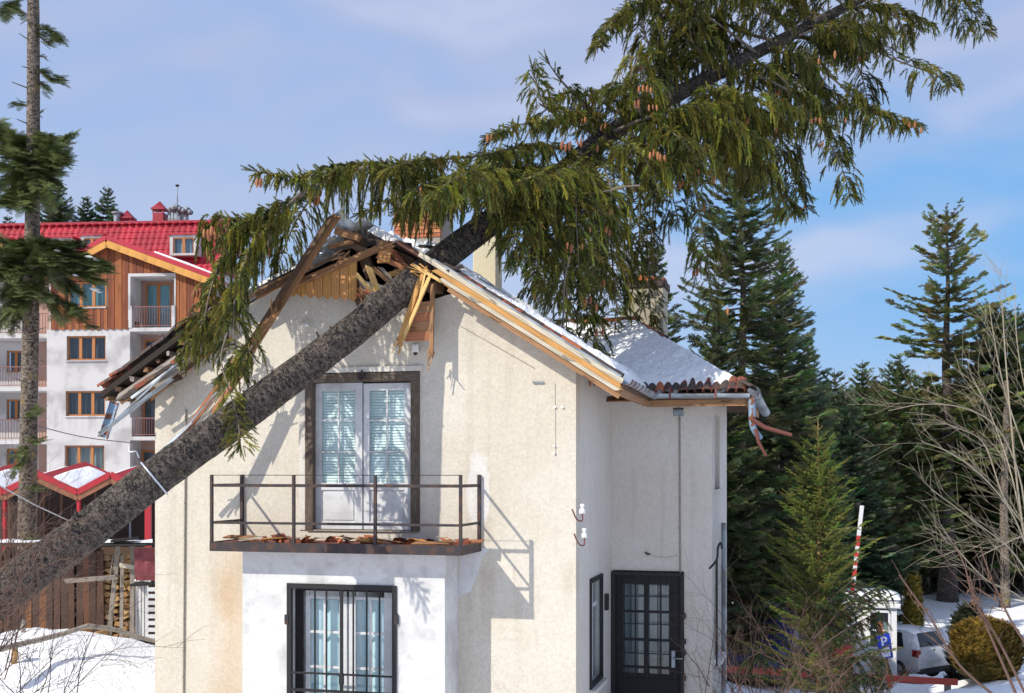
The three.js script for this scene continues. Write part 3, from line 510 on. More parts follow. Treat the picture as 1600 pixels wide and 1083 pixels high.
  part('rake_board', board(rk(-2.16, -0.035, -0.44), rk(SR - 0.02, -0.035, -0.44), 0.075, 0.035, 0, 0.1, 11), M.woodPale, roof);
  part('rake_board', board(rk(-1.95, -0.118, -0.425), rk(SR - 0.03, -0.118, -0.425), 0.085, 0.03, 0, 0.08, 12), M.woodOrange, roof);
  part('rake_board', board(rk(-1.9, -0.195, -0.41), rk(SR - 0.04, -0.195, -0.41), 0.07, 0.03, 0, 0.08, 13), M.woodPale, roof);
  part('rake_board', board(rk(-1.86, -0.235, -0.37), rk(SR - 0.05, -0.235, -0.37), 0.045, 0.03, 0, 0.05, 14), M.woodOrange, roof);
  part('flashing', board(rk(-1.98, 0.012, -0.455), rk(SR, 0.012, -0.455), 0.03, 0.012, 0, 0, 15), M.zinc, roof);
  part('soffit_board', slab([[-1.84, -0.36], [SR - 0.05, -0.36], [SR - 0.05, -0.002], [-1.84, -0.002]], roofR, 0.02, 0.225), M.woodBrown, roof);
  // eaves: fascia boards under the gutters
  part('fascia_board', board(hv(SR - 0.03, EAVE - 0.17, -0.38), hv(SR - 0.03, EAVE - 0.17, WE - 0.02), 0.15, 0.03, 0, 0, 21), M.woodBrown, roof);
  part('fascia_board', board(hv(SR - 0.01, EAVE - 0.19, WE + 0.0), hv(WEX - 0.05, EAVE - 0.19, WE + 0.0), 0.11, 0.03, 0, 0, 22), M.woodBrown, roof);
  part('fascia_board', board(hv(WEX - 0.04, EAVE - 0.17, WE + 0.02), hv(WEX - 0.04, EAVE - 0.17, HB), 0.15, 0.03, 0, 0, 23), M.woodBrown, roof);
  part('soffit_board', [slab([[0.001, 0.0], [SR - 0.05, 0.0], [SR - 0.05, WE - 0.02], [0.001, WE - 0.02]], roofR, 0.02, 0.17), slab([[0.001, WE + 0.02], [WEX - 0.07, WE + 0.02], [WEX - 0.07, 2.99], [0.001, 2.99]], wingF, 0.02, 0.165), slab([[1.68, 3.0], [WEX - 0.07, 3.0], [WEX - 0.07, HB], [1.68, HB]], wingR, 0.02, 0.165)], M.woodBrown, roof);
  part('fascia_board', board(rk(-1.78, -0.285, -0.395), rk(SR - 0.035, -0.285, -0.395), 0.06, 0.03, 0, 0, 24), M.woodBrown, roof);
  for (let i = 0; i < 6; i++) { const w = 0.1 + i * 0.45; part('rafter_tail', board(hv(0.01, roofR(0.01) - 0.24, w), hv(SR - 0.06, roofR(SR - 0.06) - 0.24, w), 0.09, 0.07, 0, 0, 25), M.woodBrown, roof); }

  // half-round zinc gutters
  function gutter(name, a, b, rad, mat, down = V(0, -1, 0)) {
    const x = b.clone().sub(a), L = x.length(); x.normalize(); const z = x.clone().cross(down).normalize(), n = 10, pos = [], idx = [];
    const pts = []; for (let i = 0; i <= n; i++) { const t = Math.PI * i / n; pts.push([Math.cos(t) * rad, Math.sin(t) * rad]); } for (let i = n; i >= 0; i--) { const t = Math.PI * i / n; pts.push([Math.cos(t) * (rad - 0.006), Math.sin(t) * (rad - 0.006)]); }
    const g = new THREE.ExtrudeGeometry(shape(pts), { depth: L, bevelEnabled: false, steps: Math.ceil(L / 0.3) }); g.applyMatrix4(new THREE.Matrix4().makeBasis(z, down.clone().sub(x.clone().multiplyScalar(down.dot(x))).normalize(), x)); g.translate(a.x, a.y, a.z);
    return part(name, toCreasedNormals(metreUV(g), 0.7), mat, roof);
  }
  gutter('gutter', hv(SR + 0.07, EAVE - 0.02, -0.42), hv(SR + 0.07, EAVE - 0.05, WE - 0.03), 0.075, M.zinc);
  { const rings = []; for (let i = 0; i < 9; i++) { const w = -0.38 + i * 0.34; const t = new THREE.TorusGeometry(0.079, 0.006, 5, 12, Math.PI); t.rotateZ(Math.PI); t.translate(SR + 0.07, EAVE - 0.03, -w); rings.push(t); } part('gutter_bracket', rings, M.rustRed, roof); }
  gutter('gutter', hv(SR + 0.10, EAVE - 0.04, WE - 0.08), hv(WEX + 0.02, EAVE - 0.06, WE - 0.08), 0.075, M.zinc);
  for (const s of [1.06, 1.78]) part('gutter_bracket', [box(s - 0.015, EAVE - 0.13, -WE + 0.155, s + 0.015, EAVE + 0.03, -WE + 0.163)], M.rustRed, roof);
  gutter('gutter', hv(WEX + 0.09, EAVE - 0.06, WE - 0.05), hv(WEX + 0.16, EAVE - 0.22, WE + 2.6), 0.085, M.zinc);
  { const g = gridGeo(6, 30, (u, v) => V(WEX + mix(-0.03, 0.17, u), EAVE - 0.0 + 0.07 * Math.sin(u * 3.1) + 0.02 * fbm(v * 8, u * 3) - 0.12 * v, -(WE + mix(0.05, 2.5, v)))); part('snow_cover', g, M.snow, roof); }
  { const a = hv(WEX + 0.05, EAVE - 0.1, WE - 0.06); part('down_pipe', [tube([a, a.clone().add(V(0.0, -0.34, -0.02))], 0.055, 10), tube(curve([a.clone().add(V(0, -0.33, 0)), a.clone().add(V(0.02, -0.5, -0.05)), a.clone().add(V(0.12, -0.66, -0.16))], 6), [0.055, 0.05], 10)], M.blueRust, roof);
    part('down_pipe', tube([a.clone().add(V(0.0, -0.37, 0.03)), H.v(1195, 668, WE), H.v(1237, 680, WE + 0.1)], [0.04, 0.036, 0.03], 8), M.rustRed, roof);
    part('down_pipe', tube([a.clone().add(V(0.06, -0.52, -0.02)), H.v(1185, 690, WE), H.v(1197, 712, WE + 0.1)], [0.03, 0.03, 0.022], 8), M.rustRed, roof); }
  // left eave: sprung zinc edge and a gutter length hanging down
  gutter('gutter', H.v(268, 590, -0.5), H.v(155, 676, -0.6), 0.05, M.zinc);
  part('flashing', [board(H.v(300, 545, -0.52), H.v(153, 682, -0.58), 0.025, 0.02), board(H.v(292, 560, -0.5), H.v(205, 622, -0.5), 0.05, 0.015, 0.3)], M.zinc, roof);
  { const a = H.v(178, 628, -0.45), b = H.v(160, 684, -0.5); gutter('gutter', a, b, 0.085, M.blueRust, V(0.2, 0.2, -1).normalize()).userData.label = 'bent blue rusty gutter length hanging loose'; }
  part('rafter_tail', [board(H.v(240, 612, -0.3), H.v(300, 560, -0.1), 0.16, 0.1, 0.3, 0.1, 31)], M.woodBrown, roof);
  part('rafter_tail', [board(H.v(215, 617, -0.35), H.v(262, 590, -0.2), 0.10, 0.08, 0.1, 0.1, 32)], M.woodGrey, roof);
  part('rafter_tail', [board(H.v(250, 600, -0.38), H.v(320, 545, -0.32), 0.07, 0.04, 0.1, 0.1, 33)], M.woodGrey, roof);
  part('rafter_tail', [board(H.v(285, 570, -0.40), H.v(335, 520, -0.35), 0.05, 0.03, 0.1, 0.1, 34)], M.woodPale, roof);
  for (let i = 0; i < 11; i++) { const px = 190 + i * 13 + 4 * r(), py = 622 - i * 9.2; part('roof_tile', board(H.v(px, py, -0.41 - 0.03 * r()), H.v(px + 17 + 8 * r(), py - 9 - 7 * r(), -0.40), 0.045 + 0.03 * r(), 0.09, 0.3 * (r() - 0.5), 0.05, 700 + i), [M.tileDark, M.tileDark, M.tile, M.woodDark][i % 4], roof); }
  for (let i = 0; i < 9; i++) { const px = 212 + i * 14 + 5 * r(), py = 622 - i * 9.5; part('soffit_board', board(H.v(px, py + 4 * r(), -0.33 + 0.06 * r()), H.v(px + 22 + 12 * r(), py - 15 + 3 * r(), -0.30 + 0.1 * r()), 0.05 + 0.07 * r(), 0.03, 0.5 * (r() - 0.5), 0.1, 720 + i), [M.woodDark, M.woodGrey, M.woodDark, M.woodBrown][i % 4], roof); }
  for (let i = 0; i < 9; i++) { const s = -7.34 + i * 0.21 + 0.06 * r(); part('rafter_tail', board(hv(s, roofL(s) - 0.2 - 0.03 * r(), -0.40 + 0.06 * r()), hv(s + 0.05 * (r() - 0.5), roofL(s) - 0.2, 0.25 + 0.4 * r()), 0.05 + 0.03 * r(), 0.05 + 0.05 * r(), 0.3 * (r() - 0.5), 0.05, 760 + i), [M.woodBrown, M.woodDark, M.woodGrey][i % 3], roof); }
  for (let i = 0; i < 3; i++) { const a = -7.35 + 0.1 * r(), b = -5.7 + 0.3 * r(), w = -0.2 + 0.22 * i; part('batten', board(hv(a, roofL(a) - 0.255, w), hv(b, roofL(b) - 0.255, w), 0.05, 0.035, 0, 0.08, 780 + i), [M.woodGrey, M.woodBrown, M.woodDark][i], roof); }
  part('rake_board', [board(H.v(187, 618, -0.43), H.v(330, 522, -0.43), 0.06, 0.03, 0, 0.1, 35)], M.woodGrey, roof);

  // crushed gable peak: pointed cladding boards, purlins, splintered rafters, broken tiles
  const pb = sub('gable_cladding', house);
  for (let i = 0; i < 8; i++) {
    const px0 = 452 + i * 13.3, px1 = px0 + 12.4, tY = mix(444, 397, i / 7), bY = mix(459, 466, i / 7);
    const [s0, y1] = H.at(px0, tY + 6, -0.20), [s1] = H.at(px1, tY, -0.20), y1b = H.at(px1, tY, -0.2)[1], y0 = H.at(px0, bY, -0.2)[1], m = (s0 + s1) / 2;
    const g = new THREE.ExtrudeGeometry(shape([[s0, y0], [m, y0 - 0.05], [s1, y0], [s1, y1b], [s0, y1]]), { depth: 0.022 + 0.004 * (i % 2), bevelEnabled: false }); g.translate(0, 0, 0.19); metreUV(g);
    const uv = g.attributes.uv; for (let j = 0; j < uv.count; j++) uv.setXY(j, uv.getY(j) + i * 1.37, uv.getX(j) + i * 0.71);
    part('cladding_board', g, i % 3 === 1 ? M.woodOrange : M.woodPanel, pb);
  }
  const bits = [
    ['beam', 455, 447, 592, 388, -0.27, 0.085, 0.06, M.woodBrown], ['beam', 400, 462, 470, 425, -0.3, 0.12, 0.06, M.woodBrown],
    ['beam', 378, 470, 520, 402, -0.36, 0.05, 0.05, M.woodDark], ['beam', 350, 480, 520, 395, -0.2, 0.05, 0.25, M.zinc],
    ['beam', 528, 362, 560, 372, -0.30, 0.10, 0.09, M.woodBrown], ['beam', 498, 385, 520, 372, -0.36, 0.05, 0.05, M.woodGrey],
    ['beam', 518, 385, 550, 378, -0.3, 0.05, 0.05, M.woodBrown], ['beam', 540, 378, 575, 395, -0.2, 0.09, 0.06, M.woodDark],
    ['beam', 555, 365, 580, 430, 0.0, 0.16, 0.1, M.woodDark], ['beam', 585, 385, 645, 412, 0.1, 0.14, 0.08, M.woodDark],
    ['beam', 600, 405, 603, 380, -0.25, 0.19, 0.03, M.woodPanel], ['beam', 590, 400, 630, 418, -0.2, 0.07, 0.06, M.woodRed],
    ['beam', 577, 420, 590, 456, -0.34, 0.085, 0.035, M.woodFresh], ['beam', 560, 432, 582, 456, -0.36, 0.06, 0.035, M.woodFresh],
    ['beam', 588, 423, 607, 440, -0.22, 0.06, 0.04, M.woodBrown], ['beam', 596, 420, 615, 442, -0.15, 0.05, 0.04, M.woodGrey],
    ['beam', 560, 462, 580, 452, -0.3, 0.07, 0.05, M.tileOrange], ['beam', 625, 380, 660, 402, 0.0, 0.05, 0.12, M.tileOrange],
    ['beam', 540, 400, 562, 470, -0.12, 0.14, 0.05, M.woodDark], ['beam', 615, 395, 640, 425, 0.05, 0.08, 0.06, M.woodRed],
    ['beam', 570, 375, 640, 384, 0.15, 0.07, 0.2, M.tileDark], ['beam', 605, 430, 640, 420, 0.0, 0.06, 0.06, M.woodFresh],
  ];
  bits.forEach(([n, x0, y0, x1, y1, w, wd, th, m], i) => part('broken_rafter', board(H.v(x0, y0, w), H.v(x1, y1, w + 0.05), wd, th, 0.25 * ((i % 3) - 1), 0.05, 50 + i), m, house));
  // the torn-off left rake boards leaning over the wall
  const A = (px, py, w) => H.v(px, py, w);
  part('broken_rake_board', [board(A(525, 338, -0.40), A(393, 545, -0.62), 0.13, 0.045, 0.25, 0.06, 71)], M.woodBrown, house);
  part('broken_rake_board', [board(A(516, 340, -0.47), A(385, 545, -0.69), 0.075, 0.03, 0.1, 0.08, 72)], M.woodDark, house);
  part('broken_rake_board', [board(A(430, 490, -0.62), A(372, 560, -0.72), 0.11, 0.03, 0.1, 0.1, 73)], M.woodBrown, house);
  part('broken_rake_board', [board(A(424, 500, -0.58), A(400, 540, -0.6), 0.05, 0.03, 0.1, 0.1, 74)], M.woodRed, house);
  part('broken_rake_board', [board(A(352, 588, -0.66), A(270, 705, -0.80), 0.09, 0.035, 0.1, 0.16, 75)], M.woodRed, house);
  part('broken_rake_board', [board(A(362, 592, -0.62), A(288, 697, -0.77), 0.075, 0.03, 0.2, 0.14, 76)], M.woodPale, house);
  part('broken_rake_board', [board(A(370, 596, -0.6), A(305, 690, -0.74), 0.06, 0.03, 0, 0.12, 77)], M.woodBrown, house);
  part('broken_rake_board', [board(A(380, 575, -0.64), A(335, 640, -0.72), 0.05, 0.025, 0.3, 0.15, 78)], M.woodRed, house);
  part('flashing', [board(A(345, 605, -0.75), A(245, 722, -0.85), 0.02, 0.02), board(A(300, 660, -0.8), A(235, 722, -0.84), 0.05, 0.02, 0.4)], M.zinc, house);
  part('ridge_flashing', [board(A(522, 336, -0.33), A(545, 360, -0.2), 0.28, 0.012, 0.6), board(A(515, 350, -0.38), A(490, 400, -0.4), 0.14, 0.012, 0.3)], M.zinc, house);
  // timber bracket torn down beside the trunk
  part('hanging_timber', board(A(660, 428, -0.40), A(626, 530, -0.46), 0.075, 0.05, 0.3, 0.1, 81), M.woodOrange, house);
  part('hanging_timber', board(A(668, 440, -0.44), A(632, 525, -0.47), 0.045, 0.04, 0.1, 0.12, 82), M.woodFresh, house);
  part('hanging_timber', board(A(676, 445, -0.30), A(674, 550, -0.32), 0.055, 0.05, 0, 0.08, 83), M.woodBrown, house);
  [[470, 486, 650], [487, 502, 643], [503, 517, 637], [518, 531, 633]].forEach(([y0, y1, xl], i) => { const a = A(xl, (y0 + y1) / 2 + 2, -0.31), b = A(673, (y0 + y1) / 2, -0.29); part('hanging_timber', board(a, b, 0.135, 0.02, 0.05 * i, 0.02, 84 + i), i % 2 ? M.woodRed : M.woodBrown, house); });
  part('hanging_timber', board(A(655, 420, -0.46), A(690, 440, -0.43), 0.05, 0.03, 0, 0.15, 90), M.woodFresh, house);
  part('hanging_timber', board(A(663, 432, -0.46), A(655, 470, -0.45), 0.03, 0.02, 0, 0.15, 91), M.woodFresh, house);
  part('purlin', [box(H.at(675, 450)[0], EYE + 2.62, -0.3, H.at(692, 450)[0], EYE + 2.75, 0.30)], M.woodDark, house);
  for (const [i, [x, y, w, ax, ay, n]] of [[664, 430, -0.42, -1, 0.6, 9], [522, 402, -0.34, 1, 0.4, 7], [593, 390, -0.27, 1, 0.5, 8], [425, 494, -0.6, 0.6, 1, 7], [352, 590, -0.64, 0.5, 1, 10], [640, 425, -0.1, -1, 0.3, 8], [628, 527, -0.45, -0.3, -1, 8], [560, 455, -0.3, 0.4, -1, 8], [674, 550, -0.31, 0.1, -1, 6], [393, 545, -0.62, -0.6, -1, 8], [272, 703, -0.8, -0.7, -1, 6]].entries()) { const g = []; for (let k = 0; k < n; k++) { const a = A(x + (r() - 0.5) * 14, y + (r() - 0.5) * 14, w + (r() - 0.5) * 0.05), L = 0.07 + 0.2 * r(); g.push(board(a, a.clone().add(V(ax + (r() - 0.5) * 1.2, ay + (r() - 0.5) * 1.2, (r() - 0.3) * 0.8).normalize().multiplyScalar(L)), 0.008 + 0.016 * r(), 0.006 + 0.006 * r(), r(), 0.03, 800 + i * 20 + k)); } part('splinters', g, i % 3 ? M.woodBrown : M.woodOrange, house).userData.kind = 'stuff'; }
  // snow pads left on the broken ridge
  [[580, 352, 632, 388, 0.35, 0.12], [632, 378, 668, 405, 0.45, 0.1], [664, 374, 686, 384, 0.8, 0.08], [622, 432, 645, 442, -0.25, 0.04]].forEach(([x0, y0, x1, y1, w, t], i) => {
    const a = A(x0, y0 + 10, w), b = A(x1, y1 + 2, w); const g = gridGeo(26, 14, (u, v) => { const e = Math.min(1, 2.6 * Math.sqrt(Math.max(0, Math.min(u, 1 - u) * 2 * Math.min(v, 1 - v) * 2))); const p = a.clone().lerp(b, u); return V(p.x, p.y + t * e * (0.8 + 0.5 * fbm(u * 5 + i, v * 3, 3)) - 0.02, p.z + 0.2 - v * 0.6); });
    part('snow_cover', g, M.snow, roof); const g2 = box(a.x, 0, 0, b.x, 0.03, 0); part('roof_tile', board(a.clone().add(V(-0.03, -0.035, 0.16)), b.clone().add(V(0.03, -0.035, 0.16)), 0.04, 0.06, 0, 0.02, 95 + i), M.tileDark, roof);
  });
  { const a = A(700, 415, -0.34); part('ridge_tile', board(A(698, 424, -0.40), A(722, 416, -0.3), 0.05, 0.16, 0.2, 0.02, 99), M.tileDark, roof); }

  // chimneys
  const chim = (name, s, w, hw, y0, y1, mat) => { const c = sub(name, house); part('shaft', box(s - hw, y0, -w - hw, s + hw, y1, -w + hw, 0.012), mat, c); return c; };
  { const c = chim('chimney', 0.28, 5.5, 0.33, EAVE + 0.8, EYE + 3.42, std(0.9, 0.9, 0.88, 0.95, { map: stuccoMap([0.47, 0.43, 0.35], [0.38, 0.34, 0.27], [0.13, 0.12, 0.105], 151), bumpMap: T.stuccoBump, bumpScale: 0.01 })); part('cap', box(-0.09, EYE + 3.42, -5.87, 0.65, EYE + 3.54, -5.13, 0.015), M.tileDark, c);
    for (let i = 0; i < 5; i++) { const t = box(-0.05 + i * 0.14, EYE + 3.545, -5.8 + 0.05 * i, 0.07 + i * 0.14, EYE + 3.60 + 0.03 * (i % 2) + (i < 3 ? 0.04 : 0), -5.2, 0.01); part('brick', t, i < 3 ? M.tileOrange : M.tile, c); } }
  { chim('chimney', -2.32, 3.6, 0.21, EAVE + 1.6, EYE + 4.2, std(0.62, 0.56, 0.40, 0.95, { bumpMap: T.stuccoBump, bumpScale: 0.008 })); }
  { const c = sub('chimney', house), s0 = -4.2, s1 = -3.3, w0 = 3.9, w1 = 4.6, y0 = EAVE + 1.9, y1 = EYE + 4.8; part('shaft', box(s0 + 0.012, y0, -w1, s1 - 0.012, y1, -w0 - 0.012), std(0.30, 0.27, 0.23, 0.95), c);
    const bg = box(0, 0, 0, 0.205, 0.063, 0.1, 0.004), bm = [std(0.46, 0.17, 0.075, 0.9), std(0.40, 0.13, 0.06, 0.9), std(0.52, 0.22, 0.10, 0.9)];
    let n = 0; for (let y = y0 + 1.1; y < y1 - 0.05; y += 0.075, n++) for (let s = s0 - (n % 2) * 0.1; s < s1 - 0.02; s += 0.216) { const m = new THREE.Mesh(bg, bm[Math.floor(r() * 3)]); m.name = 'brick'; m.position.set(Math.max(s0, Math.min(s, s1 - 0.205)), y, -w0 - 0.09); m.castShadow = m.receiveShadow = true; c.add(m); } }
}
// ---------------------------------------------------------------- loose debris lying on the balcony
{
  const r = rng(5), y0 = H.at(585, 851, -0.97)[1] - 0.015;
  const kinds = [
    ['broken_tile', 'broken orange red roof tile lying on the balcony floor', 'roof tile', 'broken roof tiles on the balcony', 26],
    ['wood_splinter', 'brown splintered piece of roof timber lying on the balcony', 'wood scrap', 'timber scraps on the balcony', 20]];
  for (const [name, label, cat, group, n] of kinds) for (let i = 0; i < n; i++) {
    const tile = name === 'broken_tile', s = -5.1 + 3.6 * (i + r()) / n, w = -0.80 + 0.66 * r(), y = y0 + 0.03 + 0.03 * r() * (tile ? 1 : 1.6);
    let g;
    if (tile) { const L = 0.10 + 0.17 * r(), W = 0.08 + 0.06 * r(); g = new THREE.CylinderGeometry(W, W * 1.05, L, 8, 1, true, 0, 1.5 + 0.6 * r()); g = mergeGeometries([g.toNonIndexed(), new THREE.CylinderGeometry(W - 0.014, W * 1.05 - 0.014, L, 8, 1, true, 0, 1.5).toNonIndexed()]); g.rotateZ(Math.PI / 2); g.translate(0, -W * 0.75, 0); g.rotateX(0.7); metreUV(g); }
    else { const L = 0.2 + 0.35 * r(); g = board(V(-L / 2, 0, 0), V(L / 2, 0, 0), 0.05 + 0.05 * r(), 0.018, 1.3, 0.06, 300 + i); }
    const m = part(name, g, tile ? [M.tileOrange, M.tile, M.tileOrange][i % 3] : [M.woodOrange, M.woodBrown, M.woodPale, M.woodRed][i % 4]);
    m.position.copy(H.world(s, y, w)); m.rotation.set((r() - 0.5) * 0.3, r() * 6.3, (r() - 0.5) * 0.3); tag(m, label, cat, group);
  }
}
// ---------------------------------------------------------------- conifer foliage
function triGeo(tris) { const g = new THREE.BufferGeometry(); g.setAttribute('position', new THREE.Float32BufferAttribute(tris, 3)); g.setAttribute('uv', new THREE.Float32BufferAttribute(new Float32Array(tris.length / 3 * 2), 2)); g.computeVertexNormals(); return g; }
// needles all round a short shoot that runs along +x, one metre per unit of scale
function shootGeo(seed, n, nl, wd, ang) {
  const r = rng(seed), t = [];
  for (let i = 0; i < n; i++) {
    const x = (i + r()) / n, a = r() * 6.283, ca = Math.cos(a), sa = Math.sin(a), k = nl * (0.75 + 0.5 * r()) * (1 - 0.45 * x * x), f = ang + 0.35 * (r() - 0.5);
    const dx = Math.cos(f) * k, dr = Math.sin(f) * k; const px = -sa * wd, pz = ca * wd;
    t.push(x, px * 1, pz * 1, x + dx, ca * dr, sa * dr, x, -px, -pz);
  }
  for (let k = 0; k < 3; k++) { const a = k * 2.094, b = a + 2.094, q = 0.012; t.push(0, Math.cos(a) * q, Math.sin(a) * q, 1, 0, 0, 0, Math.cos(b) * q, Math.sin(b) * q); }
  return triGeo(t);
}
// flat fir spray along +x with side twigs in the x-z plane
function sprayGeo(seed, pairs, needle, wd, lift = 0.25) {
  const r = rng(seed), t = [];
  const twig = (x, z, dx, dz, L, n) => { for (let i = 0; i < n; i++) for (const sgn of [-1, 1]) { const q = (i + r()) / n * L, bx = x + dx * q, bz = z + dz * q, nx = dx * 0.55 - sgn * dz * 0.83, nz = dz * 0.55 + sgn * dx * 0.83, k = needle * (0.8 + 0.5 * r()) * (1 - 0.5 * i / n); const y = 0.02 * (r() - 0.5), ly = k * lift * (0.3 + r()); t.push(bx - dx * wd, y, bz - dz * wd, bx + nx * k, y + ly, bz + nz * k, bx + dx * wd, y, bz + dz * wd); } };
  twig(0, 0, 1, 0, 1, 14);
  for (let i = 0; i < pairs; i++) for (const s of [-1, 1]) { const x = 0.08 + 0.8 * (i + 0.6 * r()) / pairs, L = (0.52 - 0.42 * x) * (0.7 + 0.5 * r()), a = 0.8 + 0.3 * r(); twig(x, 0, Math.cos(a), s * Math.sin(a), L, Math.max(3, Math.round(L * 16))); }
  return triGeo(t);
}
const G = {};
G.shoots = [shootGeo(1, 120, 0.16, 0.024, 0.85), shootGeo(2, 110, 0.18, 0.024, 0.95), shootGeo(3, 130, 0.15, 0.024, 0.75)];
G.bushy = [shootGeo(4, 90, 0.17, 0.022, 0.8), shootGeo(5, 90, 0.16, 0.022, 0.75)];
G.spray = [sprayGeo(11, 6, 0.13, 0.022), sprayGeo(12, 5, 0.15, 0.024), sprayGeo(13, 7, 0.12, 0.02, 0.5)];
G.far = [sprayGeo(21, 4, 0.19, 0.04), sprayGeo(22, 4, 0.2, 0.04, 0.5)];

class Foliage {                                  // several spray variants, one instanced part for each
  constructor(geos) { this.geos = geos; this.s = geos.map(() => new Sprays()); this.i = 0; }
  add(...a) { this.s[this.i++ % this.s.length].add(...a); }
  build(name, parent, mat = M.needle) { this.s.forEach((s, i) => s.build(name, this.geos[i], mat, parent)); }
}
const UP = V(0, 1, 0);

// ---------------------------------------------------------------- the fallen spruce
const fallen = thing('fallen_spruce', 'huge fallen spruce lying across the roof of the cream house, brown cones hanging', 'fallen tree');
const dT = (px) => 16.9 + (px - 655) * 0.00785;
{
  const r = rng(42);
  const axis = [P(-520, 1330, 11.7), P(-260, 1130, 12.5), P(0, 929, 13.55), P(120, 842, 14.05), P(235, 752, 14.55), P(400, 632, 15.45), P(540, 526, 16.2), P(655, 432, 16.85), P(770, 345, 17.8), P(840, 302, 18.4), P(945, 215, 19.1), P(1050, 152, 19.9), P(1130, 110, 20.6), P(1210, 68, 21.3), P(1290, 27, 22.0), P(1400, -30, 22.9), P(1560, -110, 24.2), P(1720, -180, 25.5)];
  const rad = [0.28, 0.265, 0.25, 0.244, 0.238, 0.228, 0.22, 0.212, 0.203, 0.19, 0.155, 0.14, 0.125, 0.11, 0.095, 0.07, 0.04, 0.015];
  const cv = new THREE.CatmullRomCurve3(axis, false, 'centripetal'), N = 260, pts = [], rr = [];
  for (let i = 0; i <= N; i++) { const t = i / N, u = t * (axis.length - 1), k = Math.min(axis.length - 2, Math.floor(u)); pts.push(cv.getPoint(t)); rr.push(mix(rad[k], rad[k + 1], u - k)); }
  part('trunk', tube(pts, rr, 40, true, (a, l) => 1 + 0.07 * (fbm(Math.cos(a) * 3 + 20, l * 2.2 + Math.sin(a) * 3, 4, 0, 3) - 0.5) + 0.10 * (fbm(Math.cos(a) * 8 + 50, l * 9 + Math.sin(a) * 8, 3, 0, 4) - 0.5)), M.bark, fallen);
  // wire band round the trunk, snapped-off knots
  { const u = 0.2375, c = cv.getPoint(u), t = cv.getTangent(u); const ring = new THREE.TorusGeometry(0.252, 0.013, 8, 48); ring.applyQuaternion(new THREE.Quaternion().setFromUnitVectors(V(0, 0, 1), t.clone().add(V(0.25, 0.15, 0.2)).normalize())); ring.translate(c.x, c.y, c.z); const e = c.clone().add(V(-0.16, 0.26, 0.1)); part('wire_band', [ring, tube(curve([e, e.clone().add(V(-0.03, 0.08, 0.03)), e.clone().add(V(-0.1, 0.07, 0.03)), e.clone().add(V(-0.13, 0.13, 0))], 10), 0.01, 6)], std(0.55, 0.58, 0.66, 0.4, { metalness: 0.4 }), fallen); }
  for (let i = 0; i < 70; i++) { const u = 0.14 + 0.46 * r(), c = cv.getPoint(u), t = cv.getTangent(u), a = r() * 6.28; const n = V(Math.cos(a), Math.sin(a), 0.6).cross(t).normalize(); const k = rad[Math.floor(u * 17)]; part('knot', tube([c.clone().add(n.clone().multiplyScalar(k * 0.8)), c.clone().add(n.clone().multiplyScalar(k + 0.02 + 0.17 * r() * r())).add(t.clone().multiplyScalar(0.05))], [0.012 + 0.022 * r(), 0.01], 6), M.bark, fallen); }

  const cone = (() => { const g = new THREE.LatheGeometry([[0, 0], [0.012, -0.004], [0.022, -0.03], [0.026, -0.06], [0.022, -0.10], [0.012, -0.135], [0, -0.145]].map(q => new THREE.Vector2(...q)), 10, 0); const p = g.attributes.position; for (let i = 0; i < p.count; i++) { const a = Math.atan2(p.getZ(i), p.getX(i)), k = 1 + 0.14 * Math.sin(a * 5 + p.getY(i) * 160); p.setX(i, p.getX(i) * k); p.setZ(i, p.getZ(i) * k); } g.computeVertexNormals(); return g; })();
  const coneM = [std(0.30, 0.105, 0.038, 0.7), std(0.22, 0.075, 0.03, 0.7), std(0.36, 0.14, 0.052, 0.7)];
  const addCone = (p) => { const m = new THREE.Mesh(cone, coneM[Math.floor(r() * 3)]); m.name = 'cone'; m.position.copy(p); const s = 0.62 + 0.42 * r(); m.scale.set(s * 0.95, s, s * 0.95); m.rotation.set((r() - 0.5) * 0.35, r() * 6, (r() - 0.5) * 0.35); m.castShadow = m.receiveShadow = true; fallen.add(m); };

  // a drooping curtain of twigs below a branch
  const olive = (k) => { const b = 0.55 + 0.8 * r(); const y = r(); return [mix(0.095, 0.30, y) * b, mix(0.120, 0.285, y) * b, mix(0.034, 0.042, y) * b].map(x => x * k); };
  function strand(fo, wood, p0, out, L, k) {
    const n = Math.max(2, Math.round(L / 0.06)); let p = p0.clone(); const d = out.clone().multiplyScalar(0.9).add(V(0, 0.15 - 0.35 * r(), 0)).normalize(); const pts = [p.clone()];
    const c0 = olive(k), sw = r();
    for (let i = 0; i < n; i++) {
      d.lerp(V((r() - 0.5) * 0.22 + 0.25 * (sw - 0.5), -1, (r() - 0.5) * 0.22), 0.26).normalize();
      const f = 1 - 0.35 * i / n; const c = c0.map(x => x * (0.8 + 0.4 * r()));
      fo.add(p, d.clone().add(V((r() - 0.5) * 0.12, 0, (r() - 0.5) * 0.12)), UP, (0.13 + 0.09 * r()), c, 1.02);
      if (r() < 0.72) { const sd = V(r() - 0.5, -0.25 - 0.6 * r(), r() - 0.5).normalize(); fo.add(p.clone().add(V((r() - 0.5) * 0.07, 0, (r() - 0.5) * 0.07)), sd.lerp(d, 0.5), UP, (0.09 + 0.13 * r()) * f, c, 1.0); }
      p = p.clone().add(d.clone().multiplyScalar(0.06)); pts.push(p);
    }
    if (wood) wood.push(tube(pts.length > 4 ? [pts[0], pts[1], pts[Math.floor(pts.length / 2)], pts[pts.length - 1]] : pts, [0.006, 0.0025], 3, false));
    return p;
  }
